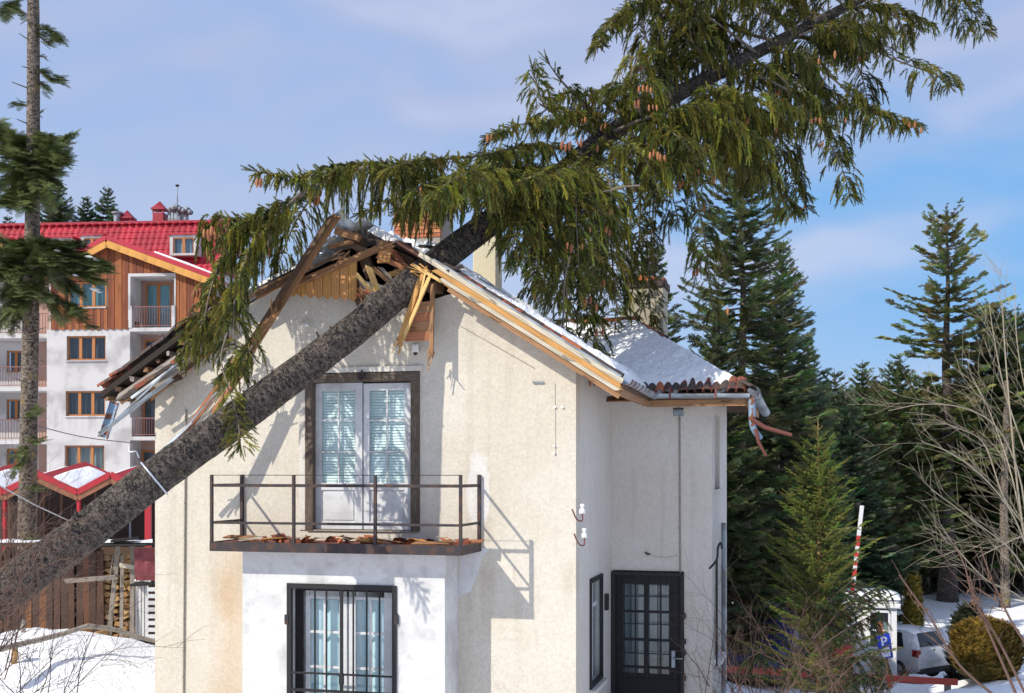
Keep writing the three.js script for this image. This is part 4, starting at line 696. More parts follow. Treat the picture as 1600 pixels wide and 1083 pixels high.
  // branch: photograph-pixel polyline with offsets from the trunk's own depth, droop length, density
  function limb(px, L, opt = {}) {
    const { r0 = 0.03, dens = 1, k = 1, cones = 0, start = 0.06, grow = 0.4, spread = 0.3, bare = 0 } = opt;
    const c = px.map(([x, y, o = 0]) => P(x, y, (opt.d ?? dT(x)) + o)); const cvb = new THREE.CatmullRomCurve3(c, false, 'centripetal'); const len = cvb.getLength();
    const b = sub('branch', fallen); const n = Math.max(8, Math.round(len / 0.15)); const bp = cvb.getSpacedPoints(n);
    part('wood', tube(bp, [r0, 0.007], 6), M.branchGrey, b); if (bare) return;
    const fo = new Foliage(G.shoots), wood = [], st = Math.round(len / 0.0235 * dens), ph = r() * 90; const tips = [];
    for (let i = 0; i < st; i++) {
      const u = start + (1 - start) * (i + r()) / st; const p = cvb.getPointAt(Math.min(1, u)), t = cvb.getTangentAt(Math.min(1, u));
      const side = t.clone().cross(UP); if (side.lengthSq() < 0.02) side.set(r() - 0.5, 0, r() - 0.5); side.normalize().multiplyScalar(i % 2 ? 1 : -1);
      const out = side.clone().add(t.clone().multiplyScalar(0.5 * r())).add(V((r() - 0.5) * 0.5, 0, (r() - 0.5) * 0.5)).normalize();
      const taper = Math.min(1, (1 - u) * 3 + grow) * Math.min(1, (u - start) * 6 + 0.45); const cl = smooth(0.28, 0.62, vnoise(u * len * 3.2 + ph, 0.5, 0, 7)); if (r() > 0.35 + 0.9 * cl) continue; const l = L * (0.25 + 0.75 * r()) * taper * (0.35 + 0.8 * cl);
      const p0 = p.clone().add(out.clone().multiplyScalar(spread * r() * taper));
      const e = strand(fo, wood, p0, out, l, k); if (r() < 0.12) tips.push(e);
      if (r() < 0.6) fo.add(p, out.clone().add(V(0, 0.2 + 0.7 * r(), 0)).add(t.clone().multiplyScalar(0.5)), UP, 0.12 + 0.10 * r(), olive(k * 1.05), 1.15);
    }
    for (let i = 0; i < 5; i++) fo.add(cvb.getPointAt(1 - 0.02 * i), cvb.getTangentAt(1 - 0.02 * i).add(V((r() - 0.5) * 0.9, (r() - 0.5) * 0.9, (r() - 0.5) * 0.9)), UP, 0.18, olive(k), 1.1);
    part('twig', wood, M.branchGrey, b); fo.build('foliage', b);
    for (let i = 0; i < cones && tips.length; i++) { const t = tips.splice(Math.floor(r() * tips.length), 1)[0]; addCone(t.clone().add(V(0, 0.03, 0))); if (r() < 0.6) addCone(t.clone().add(V(0.05, 0.05, 0.03))); }
  }
  // long limbs sweeping left over the broken gable
  limb([[805, 315], [740, 300, -0.3], [690, 283, -0.6], [640, 264, -0.8], [585, 260, -1.0], [520, 277, -1.1], [455, 312, -1.2], [395, 342, -1.2], [345, 378, -1.2]], 0.66, { d: 17.4, r0: 0.045, dens: 1.15, start: 0.0, cones: 2 });
  limb([[560, 264], [520, 268, -0.1], [470, 276, -0.2], [430, 274, -0.2], [394, 266, -0.3]], 0.24, { d: 16.3, dens: 0.9, r0: 0.014, spread: 0.12, grow: 0.5 });
  limb([[640, 265], [590, 256, 0.2], [540, 258, 0.3], [490, 270, 0.3], [462, 285, 0.4]], 0.36, { d: 16.7, dens: 1, r0: 0.018, spread: 0.2 });
  limb([[470, 303], [430, 345, -0.1], [400, 375, -0.2], [375, 430, -0.3], [365, 490, -0.3], [372, 560, -0.4], [388, 592, -0.4]], 0.42, { d: 16.1, dens: 1.0, r0: 0.022, k: 1.05, spread: 0.3, grow: 0.6 });
  limb([[440, 325], [390, 360, 0.1], [350, 400, 0], [330, 450, -0.1], [318, 500, -0.2], [300, 545, -0.2]], 0.45, { d: 16.3, dens: 1.1, r0: 0.02, k: 0.95, spread: 0.32, grow: 0.6, cones: 2 });
  limb([[420, 345], [375, 345, 0.2], [345, 340, 0.2], [330, 352, 0.2], [322, 378, 0.2]], 0.5, { d: 16.7, dens: 1, r0: 0.014, cones: 3 });
  limb([[500, 290], [460, 350, 0.4], [440, 400, 0.5], [425, 440, 0.5], [410, 470, 0.6]], 0.4, { d: 17.2, dens: 0.9, r0: 0.016, k: 0.9 });
  limb([[355, 520], [345, 560, -0.2], [355, 600, -0.3], [372, 660, -0.5], [376, 700, -0.7]], 0.14, { d: 15.4, dens: 0.45, r0: 0.012, spread: 0.1, k: 1.1, start: 0.4 });
  limb([[395, 540], [380, 560, 0], [360, 580, 0], [345, 592, 0]], 0.3, { d: 15.6, dens: 1.1, r0: 0.012, spread: 0.25, k: 1.15 });
  limb([[330, 480], [310, 505, 0.2], [290, 535, 0.3], [280, 560, 0.3]], 0.4, { d: 16.9, dens: 1.1, r0: 0.014, spread: 0.25 });
  limb([[480, 298], [425, 352, 0], [385, 415, -0.1], [352, 475, -0.2], [330, 520, -0.2]], 0.55, { d: 16.6, dens: 1.2, r0: 0.018, k: 1.0, spread: 0.35, grow: 0.7 });
  // upper ridge of foliage
  limb([[880, 232], [830, 226, -0.3], [770, 240, -0.5], [705, 248, -0.6], [650, 252, -0.7], [610, 262, -0.8]], 0.62, { dens: 1.2, r0: 0.035, cones: 1, start: 0 });
  limb([[850, 262], [800, 262, -0.7], [740, 268, -1], [690, 280, -1.1], [655, 295, -1.1]], 0.75, { dens: 1.2, r0: 0.028, start: 0 });
  limb([[800, 300], [760, 300, 0.8], [715, 295, 1.2], [670, 300, 1.4], [620, 310, 1.6], [560, 335, 1.8]], 0.6, { dens: 1, k: 0.85, r0: 0.025, start: 0 });
  limb([[730, 290], [700, 320, -0.2], [655, 322, -0.4], [620, 330, -0.5]], 0.5, { d: 17.3, dens: 1, r0: 0.02 });
  limb([[930, 210], [890, 190, -0.1], [850, 165, -0.2], [838, 130, -0.2], [832, 104, -0.2]], 0.36, { dens: 0.9, r0: 0.03, start: 0.1 });
  limb([[950, 205], [900, 178, -0.2], [860, 190, -0.3], [810, 195, -0.3], [766, 214, -0.3]], 0.3, { dens: 1, r0: 0.025, cones: 2 });
  limb([[935, 215], [915, 165, 0.1], [880, 130, 0.1], [852, 92, 0.1]], 0.2, { r0: 0.04, dens: 0.25, k: 0.8 });
  limb([[985, 190], [940, 160, 0], [900, 145, 0.2], [870, 150, 0.3]], 0.5, { dens: 1, r0: 0.02 });
  // great hanging limbs in front of and behind the trunk
  limb([[905, 245, -0.2], [880, 275, -0.7], [872, 330, -1.1], [878, 400, -1.3], [886, 470, -1.4], [885, 530, -1.4], [892, 575, -1.4]], 0.36, { dens: 1.35, r0: 0.03, cones: 7, k: 1.18, start: 0.12, spread: 0.42, grow: 0.7 });
  limb([[880, 262, -0.3], [850, 285, -0.9], [822, 325, -1.1], [805, 370, -1.2], [796, 410, -1.2]], 0.5, { dens: 1.2, r0: 0.025, k: 1.12, start: 0 });
  limb([[925, 240, -0.2], [925, 300, -0.9], [925, 370, -1.2], [930, 440, -1.2], [925, 500, -1.2]], 0.42, { dens: 1.1, r0: 0.026, cones: 6, k: 1.1, start: 0.2, spread: 0.42 });
  limb([[900, 270, -0.2], [855, 330, -0.9], [840, 400, -1.2], [845, 450, -1.3]], 0.35, { dens: 1.1, r0: 0.02, k: 1.1, cones: 3, spread: 0.35 });
  limb([[955, 225, 0.3], [960, 300, 0.8], [955, 380, 1.0], [962, 460, 1.1], [968, 540, 1.1]], 0.42, { dens: 1.2, r0: 0.026, k: 0.75, start: 0, spread: 0.4 });
  limb([[890, 330], [905, 420, -0.2], [915, 480, -0.3], [935, 540, -0.4], [972, 580, -0.5]], 0.22, { d: 18.2, dens: 0.8, r0: 0.018, k: 0.8, spread: 0.3 });
  limb([[870, 300, 0.5], [840, 370, 0.9], [835, 420, 1.0], [828, 455, 1.0]], 0.35, { dens: 0.8, r0: 0.018, k: 0.85 });
  limb([[985, 195, 0.1], [1000, 260, 0.6], [1000, 340, 0.9], [995, 420, 1.0], [985, 470, 1.0]], 0.34, { dens: 0.95, r0: 0.025, k: 0.75, spread: 0.3 });
  limb([[1040, 165, 0.2], [1025, 240, 0.9], [1020, 340, 1.1], [1014, 430, 1.1], [1020, 530, 1.1]], 0.22, { dens: 0.75, r0: 0.025, k: 0.75, spread: 0.22 });
  limb([[1060, 160, -0.1], [1080, 230, -0.4], [1090, 310, -0.5], [1104, 390, -0.5], [1112, 470, -0.5], [1120, 495, -0.5]], 0.34, { dens: 1.1, r0: 0.025, k: 1.0, spread: 0.3, grow: 0.6, cones: 2 });
  // foliage masses on the crown right of centre
  limb([[960, 205, -0.3], [1000, 188, -0.9], [1050, 175, -1.2], [1110, 165, -1.3], [1170, 175, -1.4], [1230, 200, -1.4]], 0.70, { dens: 1.25, r0: 0.035, cones: 3, k: 1.12, start: 0.15 });
  limb([[960, 195, -0.3], [1000, 150, -0.8], [1010, 120, -1.0], [1000, 95, -1.0]], 0.5, { dens: 1.1, r0: 0.022, cones: 6, k: 1.15, start: 0.2 });
  limb([[1010, 175, -0.4], [1060, 195, -1.1], [1120, 215, -1.3], [1180, 255, -1.4], [1215, 300, -1.4], [1240, 335, -1.4]], 0.55, { dens: 1.25, r0: 0.03, cones: 3, k: 1.1, start: 0 });
  limb([[940, 225, -0.4], [975, 240, -1.0], [1020, 250, -1.2], [1070, 265, -1.2], [1100, 285, -1.2]], 0.55, { dens: 1.1, r0: 0.025, cones: 6, k: 1.05, start: 0 });
  limb([[1100, 125, 0.1], [1140, 165, 0.6], [1190, 220, 0.9], [1235, 275, 1.0], [1262, 330, 1.0]], 0.55, { dens: 1.1, r0: 0.028, k: 0.85, start: 0 });
  limb([[1130, 110, -0.3], [1200, 125, -1.0], [1260, 165, -1.2], [1295, 220, -1.3], [1320, 275, -1.3], [1328, 310, -1.3]], 0.45, { dens: 1.15, r0: 0.028, k: 1.0, cones: 2, start: 0 });
  limb([[1200, 75, -0.2], [1260, 95, -0.8], [1310, 130, -1.1], [1345, 165, -1.2], [1385, 185, -1.2], [1428, 194, -1.2]], 0.46, { dens: 1.2, r0: 0.028, k: 1.0, cones: 3, start: 0 });
  limb([[1220, 65, 0.2], [1250, 110, 0.9], [1275, 160, 1.1], [1300, 205, 1.2], [1318, 250, 1.2]], 0.6, { dens: 1.1, r0: 0.025, k: 0.8, start: 0 });
  limb([[1160, 95, 0.4], [1180, 170, 1.0], [1175, 240, 1.2], [1160, 300, 1.2]], 0.5, { dens: 1, r0: 0.022, k: 0.75, start: 0 });
  limb([[1270, 40, -0.2], [1330, 55, -0.8], [1380, 85, -1.0], [1430, 105, -1.1], [1465, 118, -1.1], [1485, 135, -1.1]], 0.48, { dens: 1.2, r0: 0.026, cones: 1, start: 0 });
  limb([[1290, 25, 0.2], [1330, 80, 0.7], [1350, 130, 0.9], [1358, 180, 0.9]], 0.5, { dens: 1.05, r0: 0.022, k: 0.8, start: 0 });
  limb([[1350, -5, 0], [1385, 10, -0.5], [1410, 40, -0.7], [1425, 70, -0.8]], 0.5, { dens: 1, r0: 0.02, k: 0.85, start: 0 });
  limb([[1420, -45, 0], [1470, -30, -0.5], [1505, -5, -0.7], [1525, 25, -0.8], [1542, 52, -0.8]], 0.45, { dens: 1.1, r0: 0.022, start: 0 });
  limb([[1440, -50, 0.2], [1480, -10, 0.5], [1500, 20, 0.6], [1508, 50, 0.6]], 0.35, { dens: 1, r0: 0.02, k: 0.85 });
  // limbs rising above the trunk
  limb([[1205, 62, 0], [1160, 50, 0.1], [1110, 25, 0.2], [1050, 5, 0.2], [990, 8, 0.2], [950, 40, 0.2], [930, 78, 0.2]], 0.42, { dens: 1.0, r0: 0.035, k: 0.85, start: 0.1 });
  limb([[1235, 48, 0], [1200, 20, -0.2], [1150, -5, -0.4], [1090, -20, -0.5], [1030, -18, -0.5]], 0.55, { dens: 1.0, r0: 0.03, k: 0.9 });
  limb([[1130, 108, 0.1], [1090, 85, 0.4], [1062, 30, 0.5], [1056, -30, 0.5]], 0.62, { dens: 1.0, r0: 0.045, k: 0.62, start: 0.05 });
  limb([[1085, 130, 0], [1040, 105, 0.1], [1010, 60, 0.2], [1000, 10, 0.2], [995, -40, 0.2]], 0.55, { dens: 1.0, r0: 0.03, k: 0.8 });
  limb([[1180, 82, 0.2], [1140, 70, 0.7], [1095, 75, 1.0], [1060, 95, 1.1]], 0.6, { dens: 1.1, r0: 0.025, k: 0.7, start: 0 });
  limb([[1270, 36, 0], [1240, 8, 0.2], [1210, -20, 0.3], [1170, -40, 0.3]], 0.5, { dens: 0.9, r0: 0.025, k: 0.85 });
  limb([[1320, 12, 0], [1290, -20, 0], [1250, -40, 0]], 0.6, { dens: 0.9, r0: 0.02, k: 0.85 });
  limb([[1025, 165, 0.1], [1000, 140, 0.3], [960, 130, 0.4], [930, 150, 0.4]], 0.5, { dens: 1.0, r0: 0.022, k: 0.85 });
  // further layers that thicken the middle of the crown
  for (const [x0, y0, x1, y1, x2, y2, dd, k, L] of [[915, 238, 865, 300, 850, 380, -1.0, 1.25, 0.5], [900, 250, 900, 340, 905, 430, -1.5, 1.25, 0.5], [935, 235, 955, 300, 950, 380, -1.3, 1.2, 0.5], [880, 262, 830, 300, 790, 345, -0.8, 1.15, 0.5], [860, 265, 835, 275, 800, 290, -1.4, 1.25, 0.42], [965, 215, 1010, 250, 1030, 300, -1.4, 1.15, 0.5], [1010, 185, 1060, 215, 1100, 260, -1.7, 1.2, 0.6], [1060, 170, 1120, 190, 1180, 225, -1.7, 1.2, 0.65], [985, 200, 1040, 225, 1090, 240, 0.8, 0.9, 0.7], [1090, 140, 1160, 150, 1230, 180, -1.6, 1.15, 0.6], [1130, 130, 1190, 190, 1230, 250, -1.0, 1.05, 0.6], [920, 260, 935, 360, 940, 450, 0.9, 0.85, 0.5], [860, 290, 870, 380, 872, 470, 0.6, 0.9, 0.45], [1020, 190, 1045, 280, 1060, 350, 0.6, 0.85, 0.5], [1180, 100, 1250, 130, 1310, 170, 0.5, 0.9, 0.6], [1000, 165, 985, 120, 1000, 80, -1.2, 1.1, 0.45], [770, 265, 720, 275, 680, 300, -1.6, 1.2, 0.5], [1140, 60, 1100, 40, 1060, 50, 0.4, 0.8, 0.6], [1230, 60, 1290, 70, 1340, 95, 0.6, 0.85, 0.6], [1110, 115, 1080, 60, 1075, 10, -0.6, 0.8, 0.6], [1060, 140, 1030, 90, 1040, 30, 0.5, 0.75, 0.6], [1150, 95, 1120, 30, 1125, -30, 0.4, 0.75, 0.6], [1200, 70, 1180, 10, 1200, -30, -0.4, 0.8, 0.6], [1260, 45, 1250, -5, 1280, -40, 0.4, 0.8, 0.6], [1250, 55, 1310, 40, 1380, 55, -0.8, 0.95, 0.6], [1170, 90, 1230, 130, 1270, 190, -1.2, 1.0, 0.6], [1300, 20, 1370, 15, 1440, 45, 0.4, 0.9, 0.55], [1090, 135, 1140, 200, 1150, 260, 0.9, 0.8, 0.55]])
    limb([[x0, y0, dd * 0.2], [mix(x0, x1, 0.5), mix(y0, y1, 0.5) - 4, dd * 0.7], [x1, y1, dd], [mix(x1, x2, 0.6), mix(y1, y2, 0.55), dd], [x2, y2, dd]], L, { dens: 1.15, r0: 0.022, k, start: 0.12, spread: 0.36, grow: 0.6 });
  // bare grey twigs and a broken stub
  limb([[1000, 290], [975, 292, 0.1], [940, 300, 0.1], [905, 302, 0.1]], 0, { d: 17.6, r0: 0.016, bare: 1 });
  limb([[740, 310], [715, 300, 0], [690, 286, 0]], 0, { d: 16.6, r0: 0.03, bare: 1 });
  limb([[1260, 42, 0], [1310, 36, -0.4], [1365, 30, -0.6]], 0, { r0: 0.02, bare: 1 });
  limb([[1180, 82, -0.1], [1140, 50, -0.2], [1095, 20, -0.3], [1050, -5, -0.3]], 0, { r0: 0.035, bare: 1 });
  limb([[890, 400, 0], [882, 440, 0], [880, 490, 0], [878, 540, 0]], 0, { d: 17.1, r0: 0.02, bare: 1 });
  limb([[470, 300], [430, 345, 0], [415, 400, 0], [408, 450, 0]], 0, { d: 15.9, r0: 0.02, bare: 1 });
  for (const [x, y, n] of [[405, 285, 2], [325, 362, 3], [332, 368, 2], [1008, 140, 4], [995, 163, 2], [1020, 172, 3], [885, 228, 3], [905, 226, 2], [1022, 243, 3], [1035, 248, 2], [765, 215, 2], [1170, 190, 1], [1275, 190, 3], [1282, 228, 2], [915, 470, 1], [922, 468, 1], [932, 520, 1], [942, 522, 1], [900, 565, 3], [925, 598, 2], [936, 600, 2], [1137, 488, 1], [1421, 195, 1], [1430, 196, 1], [1305, 85, 1], [955, 335, 1], [950, 362, 2], [922, 360, 1], [890, 385, 2], [910, 388, 1], [1322, 190, 1], [1212, 207, 1]])
    for (let i = 0; i < n; i++) addCone(P(x + 6 * i - 3 * n + 3, y - 9 + 5 * r(), dT(x) - 1.75 - (x > 1000 ? 0.2 : 0)));
}

// ---------------------------------------------------------------- standing conifers
// fir with whorled branches carrying flat sprays
function conifer(o, { H: ht, R, base = 0.1, seed = 1, whorl = 0.42, per = 7, tr = 0.2, geos = G.far, size = 0.55, colr = [0.035, 0.058, 0.03], droop = 0.15, rag = 0.3, bark = M.barkPale, prof = 0.85, lean = 0, gap = 0, snow = 0, stepK = 0.55, tipUp = 0.1, part0 = 0 }) {
  const r = rng(seed), fo = new Foliage(geos), wood = [], sn = new Sprays();
  const tp = []; for (let i = 0; i <= 10; i++) tp.push(V(lean * (i / 10) * ht + 0.05 * Math.sin(i * 1.7 + seed), ht * i / 10, 0.05 * Math.cos(i * 1.3 + seed)));
  part('trunk', tube(tp, tp.map((_, i) => mix(tr, 0.012, Math.pow(i / 10, 1.0)) * (i === 0 ? 1.15 : 1)), 9), bark, o);
  for (let y = ht * base; y < ht * 0.985; y += whorl * (0.75 + 0.5 * r()) * (0.6 + 0.4 * (1 - y / ht))) {
    const f = Math.max(0, (y / ht - base) / (1 - base)); const shape_ = Math.pow(1 - f, prof) * (0.55 + 0.45 * smooth(0, 0.18, f)); const a0 = r() * 6.28; const whorlGap = gap && r() < gap;
    for (let k = 0; k < per; k++) {
      const L = R * shape_ * (1 - rag + rag * 2 * r() * 0.9) + 0.12; if (whorlGap && r() < 0.7) continue;
      const a = a0 + 6.283 * (k + 0.5 * r()) / per; const dir = V(Math.cos(a), 0, Math.sin(a)); const rise = mix(-droop, 0.75, Math.pow(f, 2.2)) + (r() - 0.5) * 0.25;
      const p0 = V(lean * y, y, 0), n = Math.max(2, Math.ceil(L / (size * stepK))); const pts = []; const cb = 0.62 + 0.62 * r();
      for (let i = 0; i <= n; i++) { const q = i / n; pts.push(p0.clone().add(dir.clone().multiplyScalar(L * q)).add(V(0, L * (rise * q - 0.22 * q * (1 - q) * 0 + tipUp * q * q - droop * 0.5 * Math.sin(q * 2.6)), 0))); }
      if (L > 0.35) wood.push(tube([pts[0], pts[Math.floor(n / 2)], pts[n]], [0.012 + 0.012 * L, 0.004], 3, false));
      for (let i = 1; i <= n; i++) {
        const t = pts[i].clone().sub(pts[i - 1]).normalize(), q = i / n; if (q < 0.22 && L > 1.2) continue;
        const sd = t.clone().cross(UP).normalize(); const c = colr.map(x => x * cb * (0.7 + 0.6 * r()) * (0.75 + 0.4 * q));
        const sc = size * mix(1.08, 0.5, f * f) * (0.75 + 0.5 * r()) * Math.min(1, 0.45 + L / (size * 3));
        const u1 = V(r() - 0.5, 0.55, r() - 0.5), u2 = V(r() - 0.5, 0.55, r() - 0.5); fo.add(pts[i - 1], t.clone().add(V((r() - 0.5) * 0.4, (r() - 0.5) * 0.35, (r() - 0.5) * 0.4)), u1, sc, c);
        for (const s of [-1, 1]) { const d = t.clone().multiplyScalar(0.65).add(sd.clone().multiplyScalar(s * (0.6 + 0.5 * r()))).add(V(0, (r() - 0.62) * 0.5, 0)); fo.add(pts[i - 1].clone().lerp(pts[i], r()), d, u2, sc * (0.95 - 0.35 * q), c); }
        if (snow && r() < snow && q > 0.4) sn.add(pts[i].clone().add(V(0, 0.05, 0)), t, UP, 0.16 + 0.14 * r(), [1, 1, 1]);
      }
    }
  }
  if (wood.length) part('branches', wood, M.branchGrey, o).userData.kind = 'stuff'; fo.build('crown', o);
  if (snow) sn.build('snow_clump', G.clump, M.snow, o);
}
G.clump = (() => { const g = new THREE.IcosahedronGeometry(0.5, 1); g.scale(1, 0.3, 0.7); const p = g.attributes.position; for (let i = 0; i < p.count; i++) { const k = 0.8 + 0.5 * vnoise(p.getX(i) * 5 + 9, p.getZ(i) * 5 + 3, 0, 2); p.setXYZ(i, p.getX(i) * k, p.getY(i) * k, p.getZ(i) * k); } g.computeVertexNormals(); return g; })();
function fir(label, px, topPy, d, widthPx, opt = {}) {
  const x = (px - CX) / FOCAL * d, y0 = opt.y0 ?? groundY(x, -d) - 0.1, top = EYE - (topPy - CY) / FOCAL * d; 
  const o = thing('fir_tree', label, 'fir tree', [x, y0, -d], 0);
  conifer(o, { H: top - y0, R: widthPx / FOCAL * d / 2, size: Math.max(0.36, d * 0.0135), whorl: Math.max(0.28, d * 0.0085), ...opt }); return o;
}
const GREEN = [0.105, 0.140, 0.042], BLUEG = [0.098, 0.142, 0.064], DARK = [0.085, 0.115, 0.038], OLIVE = [0.140, 0.158, 0.038];
// right of the house
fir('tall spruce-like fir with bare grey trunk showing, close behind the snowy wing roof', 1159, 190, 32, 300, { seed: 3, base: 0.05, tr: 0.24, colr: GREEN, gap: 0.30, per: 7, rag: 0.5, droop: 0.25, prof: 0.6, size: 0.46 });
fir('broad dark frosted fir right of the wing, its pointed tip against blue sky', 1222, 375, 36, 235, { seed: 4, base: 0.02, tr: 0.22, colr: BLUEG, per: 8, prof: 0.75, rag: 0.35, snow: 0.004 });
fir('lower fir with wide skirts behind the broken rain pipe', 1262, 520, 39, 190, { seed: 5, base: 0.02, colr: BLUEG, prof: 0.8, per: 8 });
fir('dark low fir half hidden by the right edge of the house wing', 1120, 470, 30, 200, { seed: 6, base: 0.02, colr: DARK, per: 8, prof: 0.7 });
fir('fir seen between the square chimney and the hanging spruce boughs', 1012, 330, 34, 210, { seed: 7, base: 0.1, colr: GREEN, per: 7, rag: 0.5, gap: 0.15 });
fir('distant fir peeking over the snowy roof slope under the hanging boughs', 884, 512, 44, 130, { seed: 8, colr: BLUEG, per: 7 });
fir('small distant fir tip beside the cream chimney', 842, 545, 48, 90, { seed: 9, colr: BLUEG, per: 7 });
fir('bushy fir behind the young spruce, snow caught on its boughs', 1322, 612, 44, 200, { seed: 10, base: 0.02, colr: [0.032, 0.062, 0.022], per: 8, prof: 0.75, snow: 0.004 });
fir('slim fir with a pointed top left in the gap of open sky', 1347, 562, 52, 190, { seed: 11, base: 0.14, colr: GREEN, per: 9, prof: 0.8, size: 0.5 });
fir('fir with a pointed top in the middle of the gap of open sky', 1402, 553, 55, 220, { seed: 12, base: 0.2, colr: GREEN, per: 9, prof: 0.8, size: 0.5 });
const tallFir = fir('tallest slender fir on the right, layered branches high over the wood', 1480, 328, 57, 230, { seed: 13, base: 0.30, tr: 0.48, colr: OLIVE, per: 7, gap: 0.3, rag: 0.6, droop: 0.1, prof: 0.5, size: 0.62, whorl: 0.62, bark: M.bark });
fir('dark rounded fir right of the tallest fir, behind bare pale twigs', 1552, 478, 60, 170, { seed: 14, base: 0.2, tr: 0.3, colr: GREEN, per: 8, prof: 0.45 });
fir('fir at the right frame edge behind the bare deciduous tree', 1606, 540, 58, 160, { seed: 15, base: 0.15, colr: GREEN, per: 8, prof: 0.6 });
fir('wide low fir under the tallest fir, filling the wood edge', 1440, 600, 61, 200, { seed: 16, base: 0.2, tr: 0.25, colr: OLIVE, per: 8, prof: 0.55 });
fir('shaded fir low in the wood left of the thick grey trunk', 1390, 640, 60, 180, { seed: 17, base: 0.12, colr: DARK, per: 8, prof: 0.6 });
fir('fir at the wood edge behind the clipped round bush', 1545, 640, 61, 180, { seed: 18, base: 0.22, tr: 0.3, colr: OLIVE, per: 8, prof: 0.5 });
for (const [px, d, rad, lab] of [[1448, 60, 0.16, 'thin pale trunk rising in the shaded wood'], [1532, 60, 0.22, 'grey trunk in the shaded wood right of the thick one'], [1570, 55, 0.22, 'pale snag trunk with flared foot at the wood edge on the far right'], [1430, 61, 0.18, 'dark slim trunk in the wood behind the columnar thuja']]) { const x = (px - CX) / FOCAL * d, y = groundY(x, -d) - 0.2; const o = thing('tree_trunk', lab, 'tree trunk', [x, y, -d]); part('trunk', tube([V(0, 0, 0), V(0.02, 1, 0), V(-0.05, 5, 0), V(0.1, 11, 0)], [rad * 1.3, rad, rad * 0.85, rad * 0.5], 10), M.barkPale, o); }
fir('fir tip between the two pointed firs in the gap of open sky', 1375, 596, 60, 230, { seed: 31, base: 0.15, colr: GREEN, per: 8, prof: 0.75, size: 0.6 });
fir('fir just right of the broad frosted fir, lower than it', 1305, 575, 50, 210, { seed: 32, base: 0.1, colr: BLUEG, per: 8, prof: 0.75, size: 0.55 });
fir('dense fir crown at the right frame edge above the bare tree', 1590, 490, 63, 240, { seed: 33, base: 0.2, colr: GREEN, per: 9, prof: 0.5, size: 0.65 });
// wood that reads as one mass, and the brown undergrowth at its foot
{
  const r = rng(91), f = new Foliage(G.far), u = new Sprays();
  for (let i = 0; i < 130; i++) {
    const d = 66 + 60 * r(), px = 1120 + 620 * r(), x = (px - CX) / FOCAL * d, y0 = groundY(x, -d), h = 7 + 4 * r(), R = 2.2 + r(), cb = 0.5 + 0.5 * r();
    for (let k = 0; k < 420; k++) { const t = Math.pow(r(), 0.8), a = r() * 6.28, q = R * (1 - t) * (0.5 + 0.5 * r()); f.add(V(x + Math.cos(a) * q * 0.6, y0 + 1 + t * h, -d + Math.sin(a) * q * 0.6), V(Math.cos(a), -0.2 + 0.6 * t, Math.sin(a)), V(r() - 0.5, 0.5, r() - 0.5), 0.9 + 0.4 * r(), [0.10, 0.13, 0.045].map(v => v * cb * (0.6 + 0.8 * r()))); }
  }
  f.s.forEach((s, i) => tag(s.build('far_wood', G.far[i], M.needle, scene), 'dark fir wood filling the background on the right', 'wood', null, 'stuff'));
  const br = []; for (let i = 0; i < 800; i++) { const d = 60 + 8 * r(), px = 1290 + 330 * r(), x = (px - CX) / FOCAL * d, y = groundY(x, -d) - 0.1, h = 1.2 + 3.2 * r(); br.push(tube([V(x, y, -d), V(x + (r() - 0.5) * 0.5, y + h * 0.5, -d), V(x + (r() - 0.5) * 1.2, y + h, -d + 0.3)], [0.03, 0.008], 3, false)); }
  tag(part('undergrowth', br, M.twigBrown), 'brown leafless undergrowth along the foot of the wood', 'undergrowth', null, 'stuff');
  const s2 = new Foliage(G.far); for (let i = 0; i < 900; i++) { const d = 59.5 + 6 * r(), px = 1330 + 290 * r(), x = (px - CX) / FOCAL * d, y = groundY(x, -d); s2.add(V(x, y + 0.9 * r() * r(), -d), V(r() - 0.5, 0.5, r() - 0.5), UP, 0.5 + 0.3 * r(), [0.03, 0.04, 0.022].map(v => v * (0.5 + r()))); }
  s2.s.forEach((s, i) => tag(s.build('ground_cover', G.far[i], M.needle, scene), 'low dark evergreen ground cover along the snow edge', 'ground cover', null, 'stuff'));
}
// behind the hotel
fir('slim fir above the red hotel roof, left of the others', 90, 276, 84, 110, { seed: 21, colr: BLUEG, per: 7, base: 0.72, prof: 0.9, size: 0.75, whorl: 0.42, rag: 0.4, y0: 0 });
fir('small fir in the middle of three above the red hotel roof', 135, 306, 86, 92, { seed: 22, colr: BLUEG, per: 7, base: 0.72, size: 0.7, whorl: 0.42, y0: 0 });
fir('slim fir on the right of three above the red hotel roof', 168, 288, 86, 88, { seed: 23, colr: BLUEG, per: 7, base: 0.72, size: 0.7, whorl: 0.42, y0: 0 });
fir('fir half hidden behind the left fir trunk above the hotel roof', 12, 335, 84, 90, { seed: 24, colr: BLUEG, per: 7, base: 0.72, size: 0.7, whorl: 0.42, y0: 0 });

